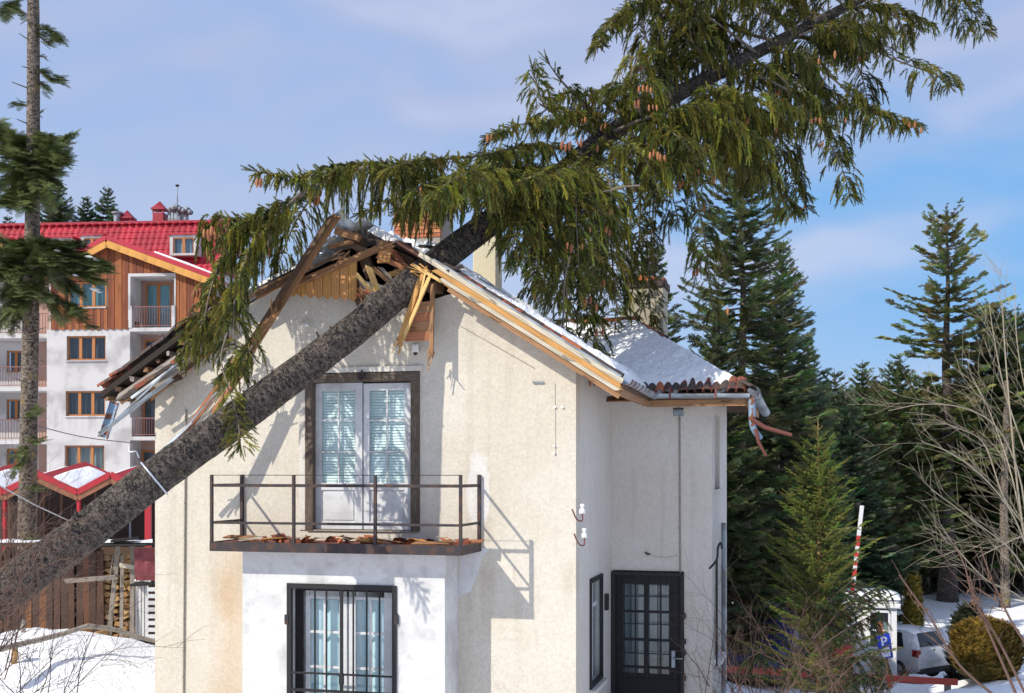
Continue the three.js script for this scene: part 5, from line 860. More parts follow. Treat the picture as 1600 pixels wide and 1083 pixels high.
// young spruce in front of the car park
{
  const d = 19, x = (1278 - CX) / FOCAL * d, y0 = groundY(x, -d) - 0.05, top = EYE - (655 - CY) / FOCAL * d;
  const o = thing('young_spruce', 'young olive-green spruce with bare leader, right of the house wing', 'spruce tree', [x, y0, -d]);
  const r = rng(33), ht = top - y0, fo = new Foliage(G.bushy), wood = [];
  part('trunk', tube([V(0, 0, 0), V(0.02, ht * 0.5, 0), V(0, ht, 0)], [0.06, 0.035, 0.006], 7), std(0.28, 0.17, 0.07, 0.9), o);
  for (let y = 0.3; y < ht * 0.985; y += 0.22 * (0.7 + 0.6 * r()) * (1 - 0.35 * y / ht)) {
    const f = y / ht, R = (1.42 * Math.pow(1 - f, 0.74) + 0.05) * (0.5 + 0.5 * smooth(0, 0.2, f)), per = f > 0.9 ? 3 : f > 0.82 ? 5 : 9, a0 = r() * 6.28;
    for (let k = 0; k < per; k++) {
      const a = a0 + 6.283 * (k + 0.4 * r()) / per, L = R * (0.55 + 0.65 * r()) * (r() < 0.1 ? 1.25 : 1), rise = 0.25 + 0.5 * f + 0.25 * (r() - 0.5), dir = V(Math.cos(a), rise, Math.sin(a)).normalize(), p0 = V(0, y, 0); const n = Math.max(3, Math.round(L / 0.08)); const cb = 0.6 + 0.7 * r();
      wood.push(tube([p0, p0.clone().add(dir.clone().multiplyScalar(L * 0.5)), p0.clone().add(dir.clone().multiplyScalar(L)).add(V(0, 0.06 * L, 0))], [0.012, 0.004], 3, false));
      for (let i = 1; i <= n; i++) { const q = i / n; if (q < 0.2 && L > 0.5) continue; const p = p0.clone().add(dir.clone().multiplyScalar(L * (q - 0.1))).add(V(0, 0.06 * L * q * q, 0)); const c = [mix(0.13, 0.27, q * r()) * cb, mix(0.155, 0.25, q) * cb, 0.038 * cb]; if (f > 0.9 && r() < 0.45) continue;
        fo.add(p, dir.clone().add(V((r() - 0.5) * 0.4, (r() - 0.5) * 0.4, (r() - 0.5) * 0.4)), UP, 0.13 + 0.06 * r(), c, 1.1);
        for (const s of [-1, 1]) { const sd = dir.clone().cross(UP).normalize().multiplyScalar(s); fo.add(p, dir.clone().multiplyScalar(0.8).add(sd.multiplyScalar(0.7 + 0.4 * r())).add(V(0, (r() - 0.7) * 0.8, 0)), UP, (0.10 + 0.12 * (1 - q)) * (0.7 + 0.6 * r()), c, 1.1); } }
    }
  }
  part('branches', wood, std(0.22, 0.15, 0.06, 0.9), o).userData.kind = 'stuff'; fo.build('crown', o);
}
// drooping lower boughs at the right of the young spruce belong to a second, shaded spruce
{
  const d = 17.5, o = thing('spruce_bough', 'dark spruce boughs with snow behind, reaching towards the parking sign', 'spruce tree', P(1270, 1100, d).toArray());
  const r = rng(35), fo = new Foliage(G.shoots), c0 = P(1270, 1100, d);
  const wood = []; for (const pts of [[[1270, 1000], [1310, 960], [1350, 930], [1382, 915]], [[1270, 1020], [1320, 985], [1350, 968], [1374, 955]], [[1270, 1040], [1310, 1030], [1350, 1025], [1385, 1028]], [[1270, 1060], [1310, 1055], [1350, 1055], [1380, 1065]], [[1270, 1000], [1290, 950], [1310, 925], [1335, 905]], [[1260, 1080], [1310, 1080], [1350, 1085], [1375, 1090]], [[1270, 1050], [1230, 1030], [1190, 1020], [1165, 1030]]]) {
    const cvb = new THREE.CatmullRomCurve3(pts.map(([x, y]) => P(x, y, d + (r() - 0.5)).sub(c0))); wood.push(tube(cvb.getPoints(12), [0.02, 0.005], 5, false));
    for (let i = 0; i < 46; i++) { const u = 0.15 + 0.85 * i / 46, p = cvb.getPointAt(u), t = cvb.getTangentAt(u); const q = p.clone(); const n = 1 + Math.floor(r() * 4); const dd = t.clone().add(V((r() - 0.5), -0.4 - 0.8 * r(), (r() - 0.5) * 1.4)).normalize(); for (let k = 0; k < n; k++) { fo.add(q.clone(), dd.clone().add(V((r() - 0.5) * 0.6, 0, (r() - 0.5) * 0.6)), UP, 0.15 + 0.05 * r(), [0.05, 0.065, 0.024].map(v => v * (0.5 + r())), 1.1); q.add(dd.clone().multiplyScalar(0.1)); dd.y -= 0.25; dd.normalize(); } }
  }
  part('wood', wood, M.twigBrown, o); fo.build('foliage', o);
}

// the limbed fir on the left
{
  const d = 25, o = thing('limbed_fir', 'tall limbed fir with tufted branches in front of the hotel', 'fir tree', P(44, 860, d).toArray()), c0 = P(44, 860, d), r = rng(55);
  const rel = (px, py, dd = 0) => P(px, py, d + dd).sub(c0);
  const tp = curve([rel(42, 900), rel(44, 700), rel(48, 500), rel(51, 300), rel(52, 100), rel(52, -60), rel(53, -250)], 40);
  part('trunk', tube(tp, tp.map((_, i) => mix(0.205, 0.095, i / 40)), 16, false, (a, l) => 1 + 0.1 * (fbm(Math.cos(a) * 3 + 9, l * 3 + Math.sin(a) * 3, 3, 0, 6) - 0.5)), M.barkPale, o);
  const tuft = (pts, w0, dens0, dark = 1) => { const w = w0 * 0.84, dens = dens0 * 3.6;
    const b = sub('branch', o), cvb = new THREE.CatmullRomCurve3(pts.map(q => rel(...q))); part('wood', tube(cvb.getPoints(10), [0.03, 0.008], 5), M.branchGrey, b); const fo = new Foliage(G.spray), len = cvb.getLength(), n = Math.round(len / 0.06 * dens);
    for (let i = 0; i < n; i++) { const u = 0.12 + 0.88 * (i + r()) / n, p = cvb.getPointAt(Math.min(1, u)), t = cvb.getTangentAt(Math.min(1, u)); const sd = t.clone().cross(UP).normalize().multiplyScalar(i % 2 ? 1 : -1); const cb = (0.55 + 0.8 * r()) * dark; const off = V((r() - 0.5), (r() - 0.5) * 0.7, (r() - 0.5)).multiplyScalar(w * 0.6);
      fo.add(p.clone().add(off), t.clone().add(sd.multiplyScalar(1.1 * r())).add(V((r() - 0.5) * 0.5, (r() - 0.45) * 0.8, (r() - 0.5) * 0.6)), UP, w * (0.7 + 0.5 * r()), [0.12 * cb, 0.155 * cb, 0.04 * cb]); }
    fo.build('foliage', b);
  };
  tuft([[50, 25], [38, 22], [22, 18], [5, 22]], 0.34, 1.4); tuft([[50, 10], [40, -5], [20, 5], [8, 8]], 0.3, 1);
  tuft([[52, 40], [64, 45], [76, 48], [90, 60]], 0.32, 1.4); tuft([[52, 60], [62, 58], [72, 66], [82, 62]], 0.3, 1.2);
  tuft([[52, 112], [64, 112], [76, 122], [92, 126]], 0.32, 1.4); tuft([[52, 125], [62, 130], [70, 138]], 0.3, 1);
  tuft([[50, 168], [42, 165], [32, 162], [22, 164]], 0.26, 1.1); tuft([[54, 175], [60, 178], [66, 174]], 0.14, 0.8);
  tuft([[54, 88], [66, 88], [72, 92]], 0.14, 0.8);
  for (const [x, y] of [[-25, 190], [-5, 205], [10, 230], [95, 222], [108, 214], [100, 250], [88, 270], [-10, 260], [-25, 300], [20, 285], [80, 300], [30, 250], [75, 235], [5, 320], [-5, 190], [20, 320], [60, 300], [98, 240], [70, 215], [25, 215], [85, 285], [-15, 230], [40, 325], [72, 320]]) tuft([[50, 235 + 30 * r(), (r() - 0.5)], [mix(50, x, 0.5), mix(250, y, 0.5) + 4, (r() - 0.5) * 1.6], [x, y, (r() - 0.5) * 2.6]], 0.36, 1.5);
  for (const [x, y] of [[-30, 370], [-10, 395], [10, 420], [100, 385], [130, 400], [155, 415], [150, 440], [120, 455], [90, 430], [-20, 440], [10, 460], [70, 395], [30, 385], [60, 440], [165, 420], [110, 420], [20, 440], [140, 425], [85, 405], [60, 375], [45, 460], [125, 385], [-5, 415], [100, 445]]) tuft([[48, 400 + 25 * r(), (r() - 0.5)], [mix(50, x, 0.5), mix(405, y, 0.5) - 6, (r() - 0.5) * 1.8], [x, y, (r() - 0.5) * 3]], 0.38, 1.5, 0.85);
  for (const [x, y] of [[100, 500], [140, 510], [125, 490], [20, 510], [5, 490], [-10, 520], [30, 495], [80, 470]]) tuft([[48, 445, (r() - 0.5)], [mix(48, x, 0.6), mix(450, y, 0.5), (r() - 0.5) * 2], [x, y, (r() - 0.5) * 2.4]], 0.34, 0.8, 0.8);
  for (const [x, y, x2, y2] of [[44, 680, 66, 690], [44, 690, 20, 715], [44, 700, 15, 745], [46, 755, 64, 765], [40, 830, 60, 850], [42, 650, 60, 640]]) tuft([[x, y], [mix(x, x2, 0.5), mix(y, y2, 0.5) + 3, -0.4], [x2, y2, -0.7]], 0.24, 0.9);
  const st = []; for (const [x, y, x2, y2] of [[46, 66, 30, 52], [44, 140, 18, 128], [46, 108, 34, 104], [44, 196, 26, 186], [56, 207, 72, 208], [44, 30, 32, 38], [52, 520, 70, 512], [38, 600, 22, 590], [56, 640, 74, 634], [56, 620, 66, 624], [54, 560, 70, 566]]) st.push(tube([rel(x + 6, y), rel((x + x2) / 2, (y + y2) / 2 - 1, -0.2), rel(x2, y2, -0.4)], [0.018, 0.008], 5)); part('snag', st, M.branchGrey, o);
  const f2 = new Sprays(); for (const [x, y] of [[148, 405], [152, 408], [140, 402], [148, 452], [154, 456], [118, 430], [90, 392]]) f2.add(rel(x, y, -0.9), V(1, -0.2, 0.2), UP, 0.13 + 0.12 * r(), [1, 1, 1]); f2.build('snow_clump', G.clump, M.snow, o);
}
// ---------------------------------------------------------------- hotel on the left
{
  const Q = new Frame((200 - CX) / FOCAL * 62, 62, 4.5);
  const hotel = Q.group('hotel', 'white hotel with timber gable, balconies and red tiled roof behind the fir', 'hotel');
  const white = std(0.60, 0.58, 0.575, 0.9, { map: T.worn, bumpMap: T.stuccoBump, bumpScale: 0.01 }), pink = std(0.42, 0.27, 0.22, 0.9), frameM = std(0.42, 0.16, 0.045, 0.6), red = std(0.45, 0.015, 0.038, 0.55, { map: T.worn }), redDark = std(0.32, 0.018, 0.035, 0.55), orangeW = woodMat(0.62, 0.30, 0.07), cur = std(0.62, 0.56, 0.48, 0.9), curT = std(0.30, 0.52, 0.50, 0.9), curD = std(0.16, 0.14, 0.14, 0.9), rail = std(0.22, 0.10, 0.09, 0.6);
  const S = (px, w = 0) => Q.at(px, 600, w)[0], Y = (py, px = 180, w = 0) => Q.at(px, py, w)[1];
  const clad = [woodMat(0.22, 0.058, 0.018), woodMat(0.27, 0.076, 0.023), woodMat(0.17, 0.044, 0.016), woodMat(0.30, 0.095, 0.028)];
  const r = rng(61);
  function win(px0, py0, px1, py1, w, cols, cm, parent = hotel) {
    const g = sub('window', parent), x0 = S(px0, w), x1 = S(px1, w), y1 = Y(py0, (px0 + px1) / 2, w), y0 = Y(py1, (px0 + px1) / 2, w), t = 0.09, z = -w - 0.12;
    const fr = [box(x0, y0, z - 0.06, x0 + t, y1, z), box(x1 - t, y0, z - 0.06, x1, y1, z), box(x0 + t, y1 - t, z - 0.06, x1 - t, y1, z), box(x0 + t, y0, z - 0.06, x1 - t, y0 + t, z)];
    for (let i = 1; i < cols; i++) { const m = mix(x0, x1, i / cols); fr.push(box(m - t * 0.9, y0 + t, z - 0.06, m + t * 0.9, y1 - t, z + 0.005)); }
    part('frame', fr, frameM, g);
    for (let i = 0; i < cols; i++) part('pane', box(mix(x0, x1, i / cols) + t, y0 + t, z - 0.04, mix(x0, x1, (i + 1) / cols) - t, y1 - t, z - 0.035), M.glassFar, g);
    part('curtain', gridGeo(48, 1, (u, v) => V(mix(x0, x1, u), mix(y0, y1, v), z - 0.3 - 0.06 * Math.sin(u * 50 + r()))), cm, g);
    part('sill', box(x0 - 0.05, y0 - 0.07, z, x1 + 0.05, y0 - 0.004, -w + 0.08), white, g);
    return [x0, y0, x1, y1];
  }
  const gY = -2;
  // projecting bay wall between the left recess and the loggia column, pier on its right
  const rows = [[525, 563], [611, 650], [696, 735], [780, 818]];
  const winPx = (i) => [104 - 1.6 * i, rows[i][0], 165 - 1.0 * i, rows[i][1]];
  const holes = rows.map((_, i) => { const [a, b, c, d] = winPx(i); return rect(S(a), Y(d, 130), S(c), Y(b, 130)); });
  const bayL = S(73), bayR = S(203), pierL = S(274), pierR = S(345);
  const woodB = Y(514);
  part('wall', wallFront([[bayL, gY], [bayR, gY], [bayR, woodB], [bayL, woodB]], holes, 0, 0.3), white, hotel);
  part('wall', wallFront([[pierL, gY], [pierR, gY], [pierR, woodB], [pierL, woodB]], [], 0, 0.3), white, hotel);
  part('wall', [box(bayR - 0.3, gY, -1.6, bayR, woodB, -0.301), box(bayL, gY, -2.0, bayL + 0.3, woodB + 3, -0.301), box(pierL, gY, -1.6, pierL + 0.3, woodB, -0.301), box(pierR - 0.3, gY, -12, pierR, woodB + 3, -0.301)], white, hotel);
  rows.forEach((_, i) => win(...winPx(i), 0, 3, i === 2 ? cur : curD));
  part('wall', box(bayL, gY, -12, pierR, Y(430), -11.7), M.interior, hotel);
  for (const py of [514, 598, 684, 768]) part('floor', box(bayL + 0.31, Y(py) - 0.3, -11.6, bayR - 0.31, Y(py) - 0.1, -0.7), M.interior, hotel);
  // loggias: back wall, ceiling slab, balustrade, door, lamp
  const LW = 1.5; const sl = [514, 598, 684, 768, 850];
  part('wall', box(bayR - 0.29, gY, -LW - 0.25, pierL + 0.29, Y(430), -LW), pink, hotel);
  for (let i = 0; i < sl.length; i++) part('balcony_slab', box(bayR + 0.001, Y(sl[i], 240) - 0.14, -LW + 0.001, pierL - 0.001, Y(sl[i], 240) + 0.06, 0.12), white, hotel);
  [[443, 512], [531, 597], [613, 683], [704, 767]].forEach(([t, b], i) => {
    const w = LW - 0.02, px0 = 228 - 2 * i, px1 = 268 - 1.5 * i; const g = sub('balcony_door', hotel); const x0 = S(px0, w), x1 = S(px1, w), y1 = Y(t, 240, w), y0 = Y(b, 240, w), k = 0.1, m = (x0 + x1) / 2, z = -w + 0.03;
    part('frame', [box(x0, y0, z - 0.06, x0 + k, y1 - k, z), box(x1 - k, y0, z - 0.06, x1, y1 - k, z), box(x0, y1 - k, z - 0.06, x1, y1, z), box(m - k, y0, z - 0.06, m + k, y1 - k, z + 0.005)], frameM, g);
    part('curtain', gridGeo(30, 1, (u, v) => V(mix(x0 + k, x1 - k, u), mix(y0, y1 - k, v), z - 0.035 - 0.012 * Math.sin(u * 40))), i === 0 ? curT : curD, g);
    for (const [a, c] of [[x0 + k, m - k], [m + k, x1 - k]]) part('pane', box(a, y0, z - 0.01, c, y1 - k, z - 0.006), M.glassFar, g);
    const lamp = new THREE.SphereGeometry(0.13, 12, 8); const lp = Q.v(249, t - 10, w - 0.12); lamp.translate(lp.x, lp.y, lp.z); part('balcony_lamp', lamp, std(0.6, 0.58, 0.55, 0.4), hotel);
    // balustrade
    const rl = sub('railing', hotel), ry0 = Y(sl[i], 240) + 0.06, ry1 = ry0 + (i ? 1.02 : 1.15), z0 = 0.10, q0 = bayR + (i ? 0.16 : 0.18), q1 = pierL - (i ? 0.02 : 0.2);
    part('top_rail', [box(q0, ry1 - 0.05, z0 - 0.04, q1, ry1, z0), box(q0, ry0 + 0.08, z0 - 0.04, q1, ry0 + 0.12, z0)], rail, rl);
    for (let s = q0 + 0.1; s < q1 - 0.05; s += 0.14) part('baluster', box(s - 0.012, ry0 + 0.12, z0 - 0.03, s + 0.012, ry1 - 0.05, z0 - 0.01), rail, rl);
    part('side_panel', i ? box(bayR + 0.001, ry0, -0.3, bayR + 0.14, ry1, 0.12) : [box(bayR - 0.02, ry0, -0.2, bayR + 0.16, ry1 + 0.02, 0.16), box(pierL - 0.16, ry0, -0.2, pierL + 0.02, ry1 + 0.02, 0.16)], white, rl);
  });
  part('loggia_surround', [box(bayR - 0.06, Y(500), -1.4, bayR + 0.06, Y(430) - 0.1, 0.1), box(bayR - 0.06, Y(430) - 0.1, -1.4, pierL + 0.05, Y(430) + 0.06, 0.1), box(pierL - 0.03, Y(430), -1.4, pierL + 0.05, Y(500), 0.098)], white, hotel);
  // recessed left section with balconies
  const RW = 2.0, rl0 = S(-90, RW), rl1 = bayL;
  const lh = [[457, 490], [548, 582], [624, 656], [701, 735]].map(([a, b]) => rect(S(10, RW), Y(b, 20, RW), S(37, RW), Y(a, 20, RW)));
  part('wall', wallFront([[rl0, gY], [rl1, gY], [rl1, Y(400, 20, RW)], [rl0, Y(400, 20, RW)]], lh, RW, 0.3), white, hotel);
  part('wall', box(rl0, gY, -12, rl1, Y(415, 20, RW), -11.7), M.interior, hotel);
  [[457, 490], [548, 582], [624, 656], [701, 735]].forEach(([a, b]) => win(10, a, 37, b, RW, 2, curD));
  part('wall', box(S(60, RW), gY, -RW + 0.002, bayL - 0.001, Y(405, 60, 2), -RW + 0.01), pink, hotel);
  for (const py of [522, 605, 688, 770]) {
    part('balcony_slab', box(rl0, Y(py, 30) - 0.2, -RW + 0.02, bayL - 0.002, Y(py, 30) + 0.0, -0.15), white, hotel);
    const g = sub('railing', hotel), y0 = Y(py, 30); part('top_rail', [box(rl0, y0 + 1.1, -0.25, bayL - 0.01, y0 + 1.15, -0.2), box(rl0, y0 + 0.1, -0.25, bayL - 0.01, y0 + 0.14, -0.2)], rail, g);
    for (let s = rl0; s < bayL - 0.05; s += 0.16) part('baluster', box(s, y0 + 0.14, -0.24, s + 0.022, y0 + 1.1, -0.21), rail, g);
  }
  // timber gable: vertical boards, cut round the window and the loggia
  const gl = sub('gable_cladding', hotel); const topAt = (px) => (px < 168 ? mix(420, 380, (px - 80) / 88) : mix(380, 436, (px - 168) / 168));
  const x0c = S(79, -0.05), x1c = S(337, -0.05), n = 46, W2 = (x1c - x0c) / n; const wy = [Y(481), Y(439)], wx = [S(104), S(167)];
  for (let i = 0; i < n; i++) {
    const a = x0c + i * W2, b = a + W2 - 0.015, m = (a + b) / 2, pxm = 79 + (i + 0.5) / n * 258, yt = Y(topAt(pxm), pxm) - 0.05; const segs = [];
    if (m > wx[0] - 0.05 && m < wx[1] + 0.05) segs.push([woodB, wy[0] - 0.06], [wy[1] + 0.06, yt]); else if (m > bayR - 0.07 && m < pierL + 0.05) segs.push([Y(429), yt]); else segs.push([woodB, yt]);
    for (const [u, v] of segs) { const g = box(a, u - 0.04 * (i % 2), -0.2, b, v, 0.045 + 0.02 * (i % 2)); const uv = g.attributes.uv; for (let j = 0; j < uv.count; j++) uv.setXY(j, uv.getY(j) * 0.4 + i * 0.37, uv.getX(j) + i * 0.61); const mb = part('cladding_board', g, clad[Math.floor(r() * 4)], gl); }
  }
  win(105, 440, 165, 480, -0.02, 3, curT);
  // gable roof over the timber front
  const ap = Q.v(166, 371, -0.5), le = Q.v(60, 428, -0.5), re = Q.v(343, 436, -0.5);
  for (const e of [le, re]) {
    const a = ap, dz = V(0, 0, -5); const g = gridGeo(1, 1, (u, v) => a.clone().lerp(e, u).add(dz.clone().multiplyScalar(v))); part('roof_panel', [g, g.clone().translate(0, -0.12, 0)], red, hotel);
    part('verge_trim', board(a.clone().add(V(0, 0.0, 0.02)), e.clone().add(V(0, 0.0, 0.02)), 0.24, 0.06), red, hotel);
    part('barge_board', board(a.clone().add(V(0, -0.33, 0)), e.clone().add(V(0, -0.33, 0)), 0.36, 0.06), orangeW, hotel);
  }
  { const a = ap.clone().lerp(re, 0.42), b = ap.clone().lerp(re, 0.98); part('snow_strip', tube([a.clone().add(V(0, 0.14, -0.15)), a.clone().lerp(b, 0.5).add(V(0, 0.17, -0.15)), b.clone().add(V(0, 0.12, -0.15))], 0.09, 8), M.snow, hotel); }
  // red metal-tile mansard: ribs and steps are real relief
  const py0 = 356, py1 = 425; const rs0 = S(-90, 1.2), rs1 = S(346, 1.2); const yTop = Y(353, 200, 3), yBot = Y(428, 200, 0.8);
  part('roof_tiles', gridGeo(560, 96, (u, v) => { const s = mix(rs0, rs1, u), y = mix(yBot, yTop, v), w = mix(0.9, 2.6, v); const rib = 0.045 * Math.abs(Math.sin(s * Math.PI / 0.34)), step = 0.06 * (1 - mod(v * 8.5, 1)); return V(s, y, -w + rib + step); }), red, hotel);
  part('ridge_cap', [box(rs0, yTop - 0.02, -3.1, rs1, yTop + 0.14, -2.4, 0.03)], redDark, hotel);
  { const c = []; for (let s = rs0 + 0.2; s < rs1; s += 0.42) { const g = new THREE.SphereGeometry(0.15, 6, 4); g.scale(1.2, 0.5, 1); g.translate(s, yTop - 0.02, -2.42); c.push(g); } part('ridge_tiles', c, red, hotel); }
  part('roof_deck', [box(rs0, yTop - 0.3, -11.7, rs1 - 1.6, yTop - 0.05, -3.1)], redDark, hotel);
  part('verge_trim', board(V(rs1, yBot - 0.2, -0.85), V(rs1, yTop, -2.6), 0.3, 0.25), redDark, hotel);
  part('roof_side', wallSide([[0.9, yBot - 0.6], [3.6, yBot - 0.6], [3.6, yTop], [2.7, yTop]], [], rs1 + 0.05, 0.1), redDark, hotel);
  // dormer windows
  for (const [a, b, c, d] of [[265, 367, 308, 399], [72, 372, 112, 398], [126, 368, 160, 392], [-10, 374, 14, 400]]) {
    const g = sub('dormer', hotel), w = 0.75, u0 = S(a, w), u1 = S(c, w), v1 = Y(b, (a + c) / 2, w), v0 = Y(d, (a + c) / 2, w);
    part('surround', [box(u0, v0, -2.3, u0 + 0.18, v1, -w), box(u1 - 0.18, v0, -2.3, u1, v1, -w), box(u0 + 0.18, v1 - 0.14, -2.6, u1 - 0.18, v1, -w), box(u0 + 0.18, v0, -2.0, u1 - 0.18, v0 + 0.12, -w)], white, g);
    part('roof_cap', box(u0 - 0.1, v1, -2.7, u1 + 0.1, v1 + 0.1, -w + 0.1), red, g);
    const m = (u0 + u1) / 2, i0 = u0 + 0.18, i1 = u1 - 0.18, y0 = v0 + 0.12, y1 = v1 - 0.14; part('frame', [box(i0, y0, -w - 0.1, i0 + 0.07, y1, -w - 0.04), box(i1 - 0.07, y0, -w - 0.1, i1, y1, -w - 0.04), box(m - 0.08, y0, -w - 0.1, m + 0.08, y1, -w - 0.035), box(i0 + 0.07, y1 - 0.07, -w - 0.1, i1 - 0.07, y1, -w - 0.04)], frameM, g);
    for (const [p, q] of [[i0 + 0.07, m - 0.08], [m + 0.08, i1 - 0.07]]) part('pane', box(p, y0, -w - 0.08, q, y1 - 0.07, -w - 0.075), M.glassFar, g);
    part('curtain', gridGeo(24, 1, (u, v) => V(mix(i0, i1, u), mix(y0, y1, v), -w - 0.25 - 0.05 * Math.sin(u * 30))), std(0.5, 0.55, 0.58, 0.9), g);
  }
  // chimneys, flues, mast on the roof
  const roofBox = (name, a, b, c, d, w, mat, cap) => { const g = sub(name, hotel), u0 = S(a, w), u1 = S(c, w), v1 = Y(b, (a + c) / 2, w), v0 = Y(d, (a + c) / 2, w); part('shaft', box(u0, v0 - 0.5, -w - (u1 - u0), u1, v1, -w, 0.02), mat, g); if (cap) { const e = (u1 - u0) * 0.12; part('cap', [box(u0 - e, v1 + 0.18, -w - (u1 - u0) - e, u1 + e, v1 + 0.28, -w + e), box(u0, v1, -w - 0.06, u0 + 0.08, v1 + 0.18, -w), box(u1 - 0.08, v1, -w - 0.06, u1, v1 + 0.18, -w)], cap, g); const rf = new THREE.ConeGeometry((u1 - u0) * 0.8, 0.45, 4); rf.rotateY(Math.PI / 4); rf.translate((u0 + u1) / 2, v1 + 0.5, -w - (u1 - u0) / 2); part('cap', metreUV(rf), cap, g); } return g; };
  roofBox('chimney', 238, 332, 255, 356, 4, redDark, redDark); roofBox('chimney', 187, 346, 204, 356, 4, redDark, redDark); roofBox('vent_block', 204, 350, 215, 356, 4, redDark, null); roofBox('chimney', 329, 348, 344, 358, 3.2, std(0.42, 0.1, 0.11, 0.8), std(0.20, 0.22, 0.26, 0.6));
  { const g = sub('flue_pipes', hotel), p = (x, y, w = 4) => Q.v(x, y, w); part('pipe', tube([p(183, 354), p(183, 334)], 0.2, 10), M.zinc, g); const cp = new THREE.CylinderGeometry(0.32, 0.3, 0.1, 12); const c1 = p(183, 333); cp.translate(c1.x, c1.y, c1.z); part('cap', cp, M.zinc, g);
    for (const [x, y] of [[266, 330], [271, 328], [276, 331], [281, 334], [287, 332], [291, 336]]) { const a = p(x, 350, 4.3), b = p(x, y, 4.3); part('pipe', tube(curve([a, b, b.clone().add(V(0.18, 0.16, 0.2)), b.clone().add(V(0.42, 0.04, 0.4))], 12), 0.15, 9), M.zinc, g); }
    part('tank', box(...p(265, 354, 4.2).toArray(), ...p(292, 346, 5.2).toArray(), 0.03), M.zinc, g);
    part('mast', tube([p(277, 352), p(277, 289)], [0.06, 0.025], 6), M.zinc, g); const b = new THREE.SphereGeometry(0.12, 8, 6), c = p(277, 290); b.scale(1, 0.6, 1); b.translate(c.x, c.y, c.z); part('antenna', b, M.dark, g); }
}

// ---------------------------------------------------------------- red-roofed terrace shelter in front of the hotel
{
  const Q = new Frame((120 - CX) / FOCAL * 44, 44, 3), o = Q.group('terrace_shelter', 'red zigzag-roofed timber shelter with snow on its roofs below the hotel', 'shelter');
  const red = std(0.38, 0.013, 0.022, 0.5), br = woodMat(0.24, 0.10, 0.05);
  const pts = [[-105, 768], [-48, 742], [5, 770], [60, 742], [121, 770], [173, 742], [232, 772], [285, 742]].map(([x, y]) => Q.v(x, y, 0));
  for (let i = 0; i < pts.length - 1; i++) { const a = pts[i], b = pts[i + 1], z = V(0, 0.55, -4.2); part('roof_panel', [gridGeo(1, 1, (u, v) => a.clone().lerp(b, u).add(z.clone().multiplyScalar(v)))], red, o); part('verge_trim', board(a.clone().add(V(0, 0.02, 0.03)), b.clone().add(V(0, 0.02, 0.03)), 0.22, 0.08), red, o); part('barge_board', board(a.clone().add(V(0, -0.2, 0)), b.clone().add(V(0, -0.2, 0)), 0.22, 0.05), br, o);
    const c = a.clone().lerp(b, 0.5), up = i % 2 ? -1 : 1; part('snow_cover', gridGeo(14, 14, (u, v) => { const e = Math.sqrt(Math.max(0, Math.min(u, 1 - u) * Math.min(v, 1 - v) * 4)); const p = a.clone().lerp(b, mix(0.18, 0.9, u)).add(z.clone().multiplyScalar(mix(0.08, 0.95, v))); p.y += 0.13 * Math.min(1, e * 1.8) * (0.7 + 0.6 * fbm(u * 4 + i, v * 4, 3)) - 0.02; return p; }), M.snow, o); }
  for (const i of [2, 4, 6]) part('post', box(pts[i].x - 0.055, -1.5, pts[i].z - 0.2, pts[i].x + 0.055, pts[i].y - 0.2, pts[i].z - 0.04), red, o);
  for (const px of [228]) { const q = Q.v(px, 800, 0.6); part('post', box(q.x - 0.055, -1.5, q.z - 0.15, q.x + 0.055, pts[4].y + 0.3, q.z), red, o); }
  const bw = Q.v(0, 800, 4.3), bw2 = Q.v(290, 800, 4.3); part('back_wall', box(bw.x - 5, -2, bw.z - 0.1, bw2.x, pts[0].y + 0.4, bw.z), std(0.035, 0.025, 0.022, 0.9), o);
  for (let i = 0; i < 12; i++) { const q = Q.v(-40 + i * 27, 820, 4.0); part('window_bar', box(q.x - 0.04, -1.5, q.z - 0.05, q.x + 0.04, pts[2].y, q.z), i % 3 ? M.woodDark : std(0.2, 0.24, 0.3, 0.4), o); }
  part('table', [box(pts[3].x - 1.4, 0.55, pts[3].z - 2.6, pts[5].x + 1, 0.65, pts[3].z - 1.8), box(pts[3].x - 1.3, -1.2, pts[3].z - 2.3, pts[3].x - 1.2, 0.54, pts[3].z - 2.1)], M.woodDark, o);
}

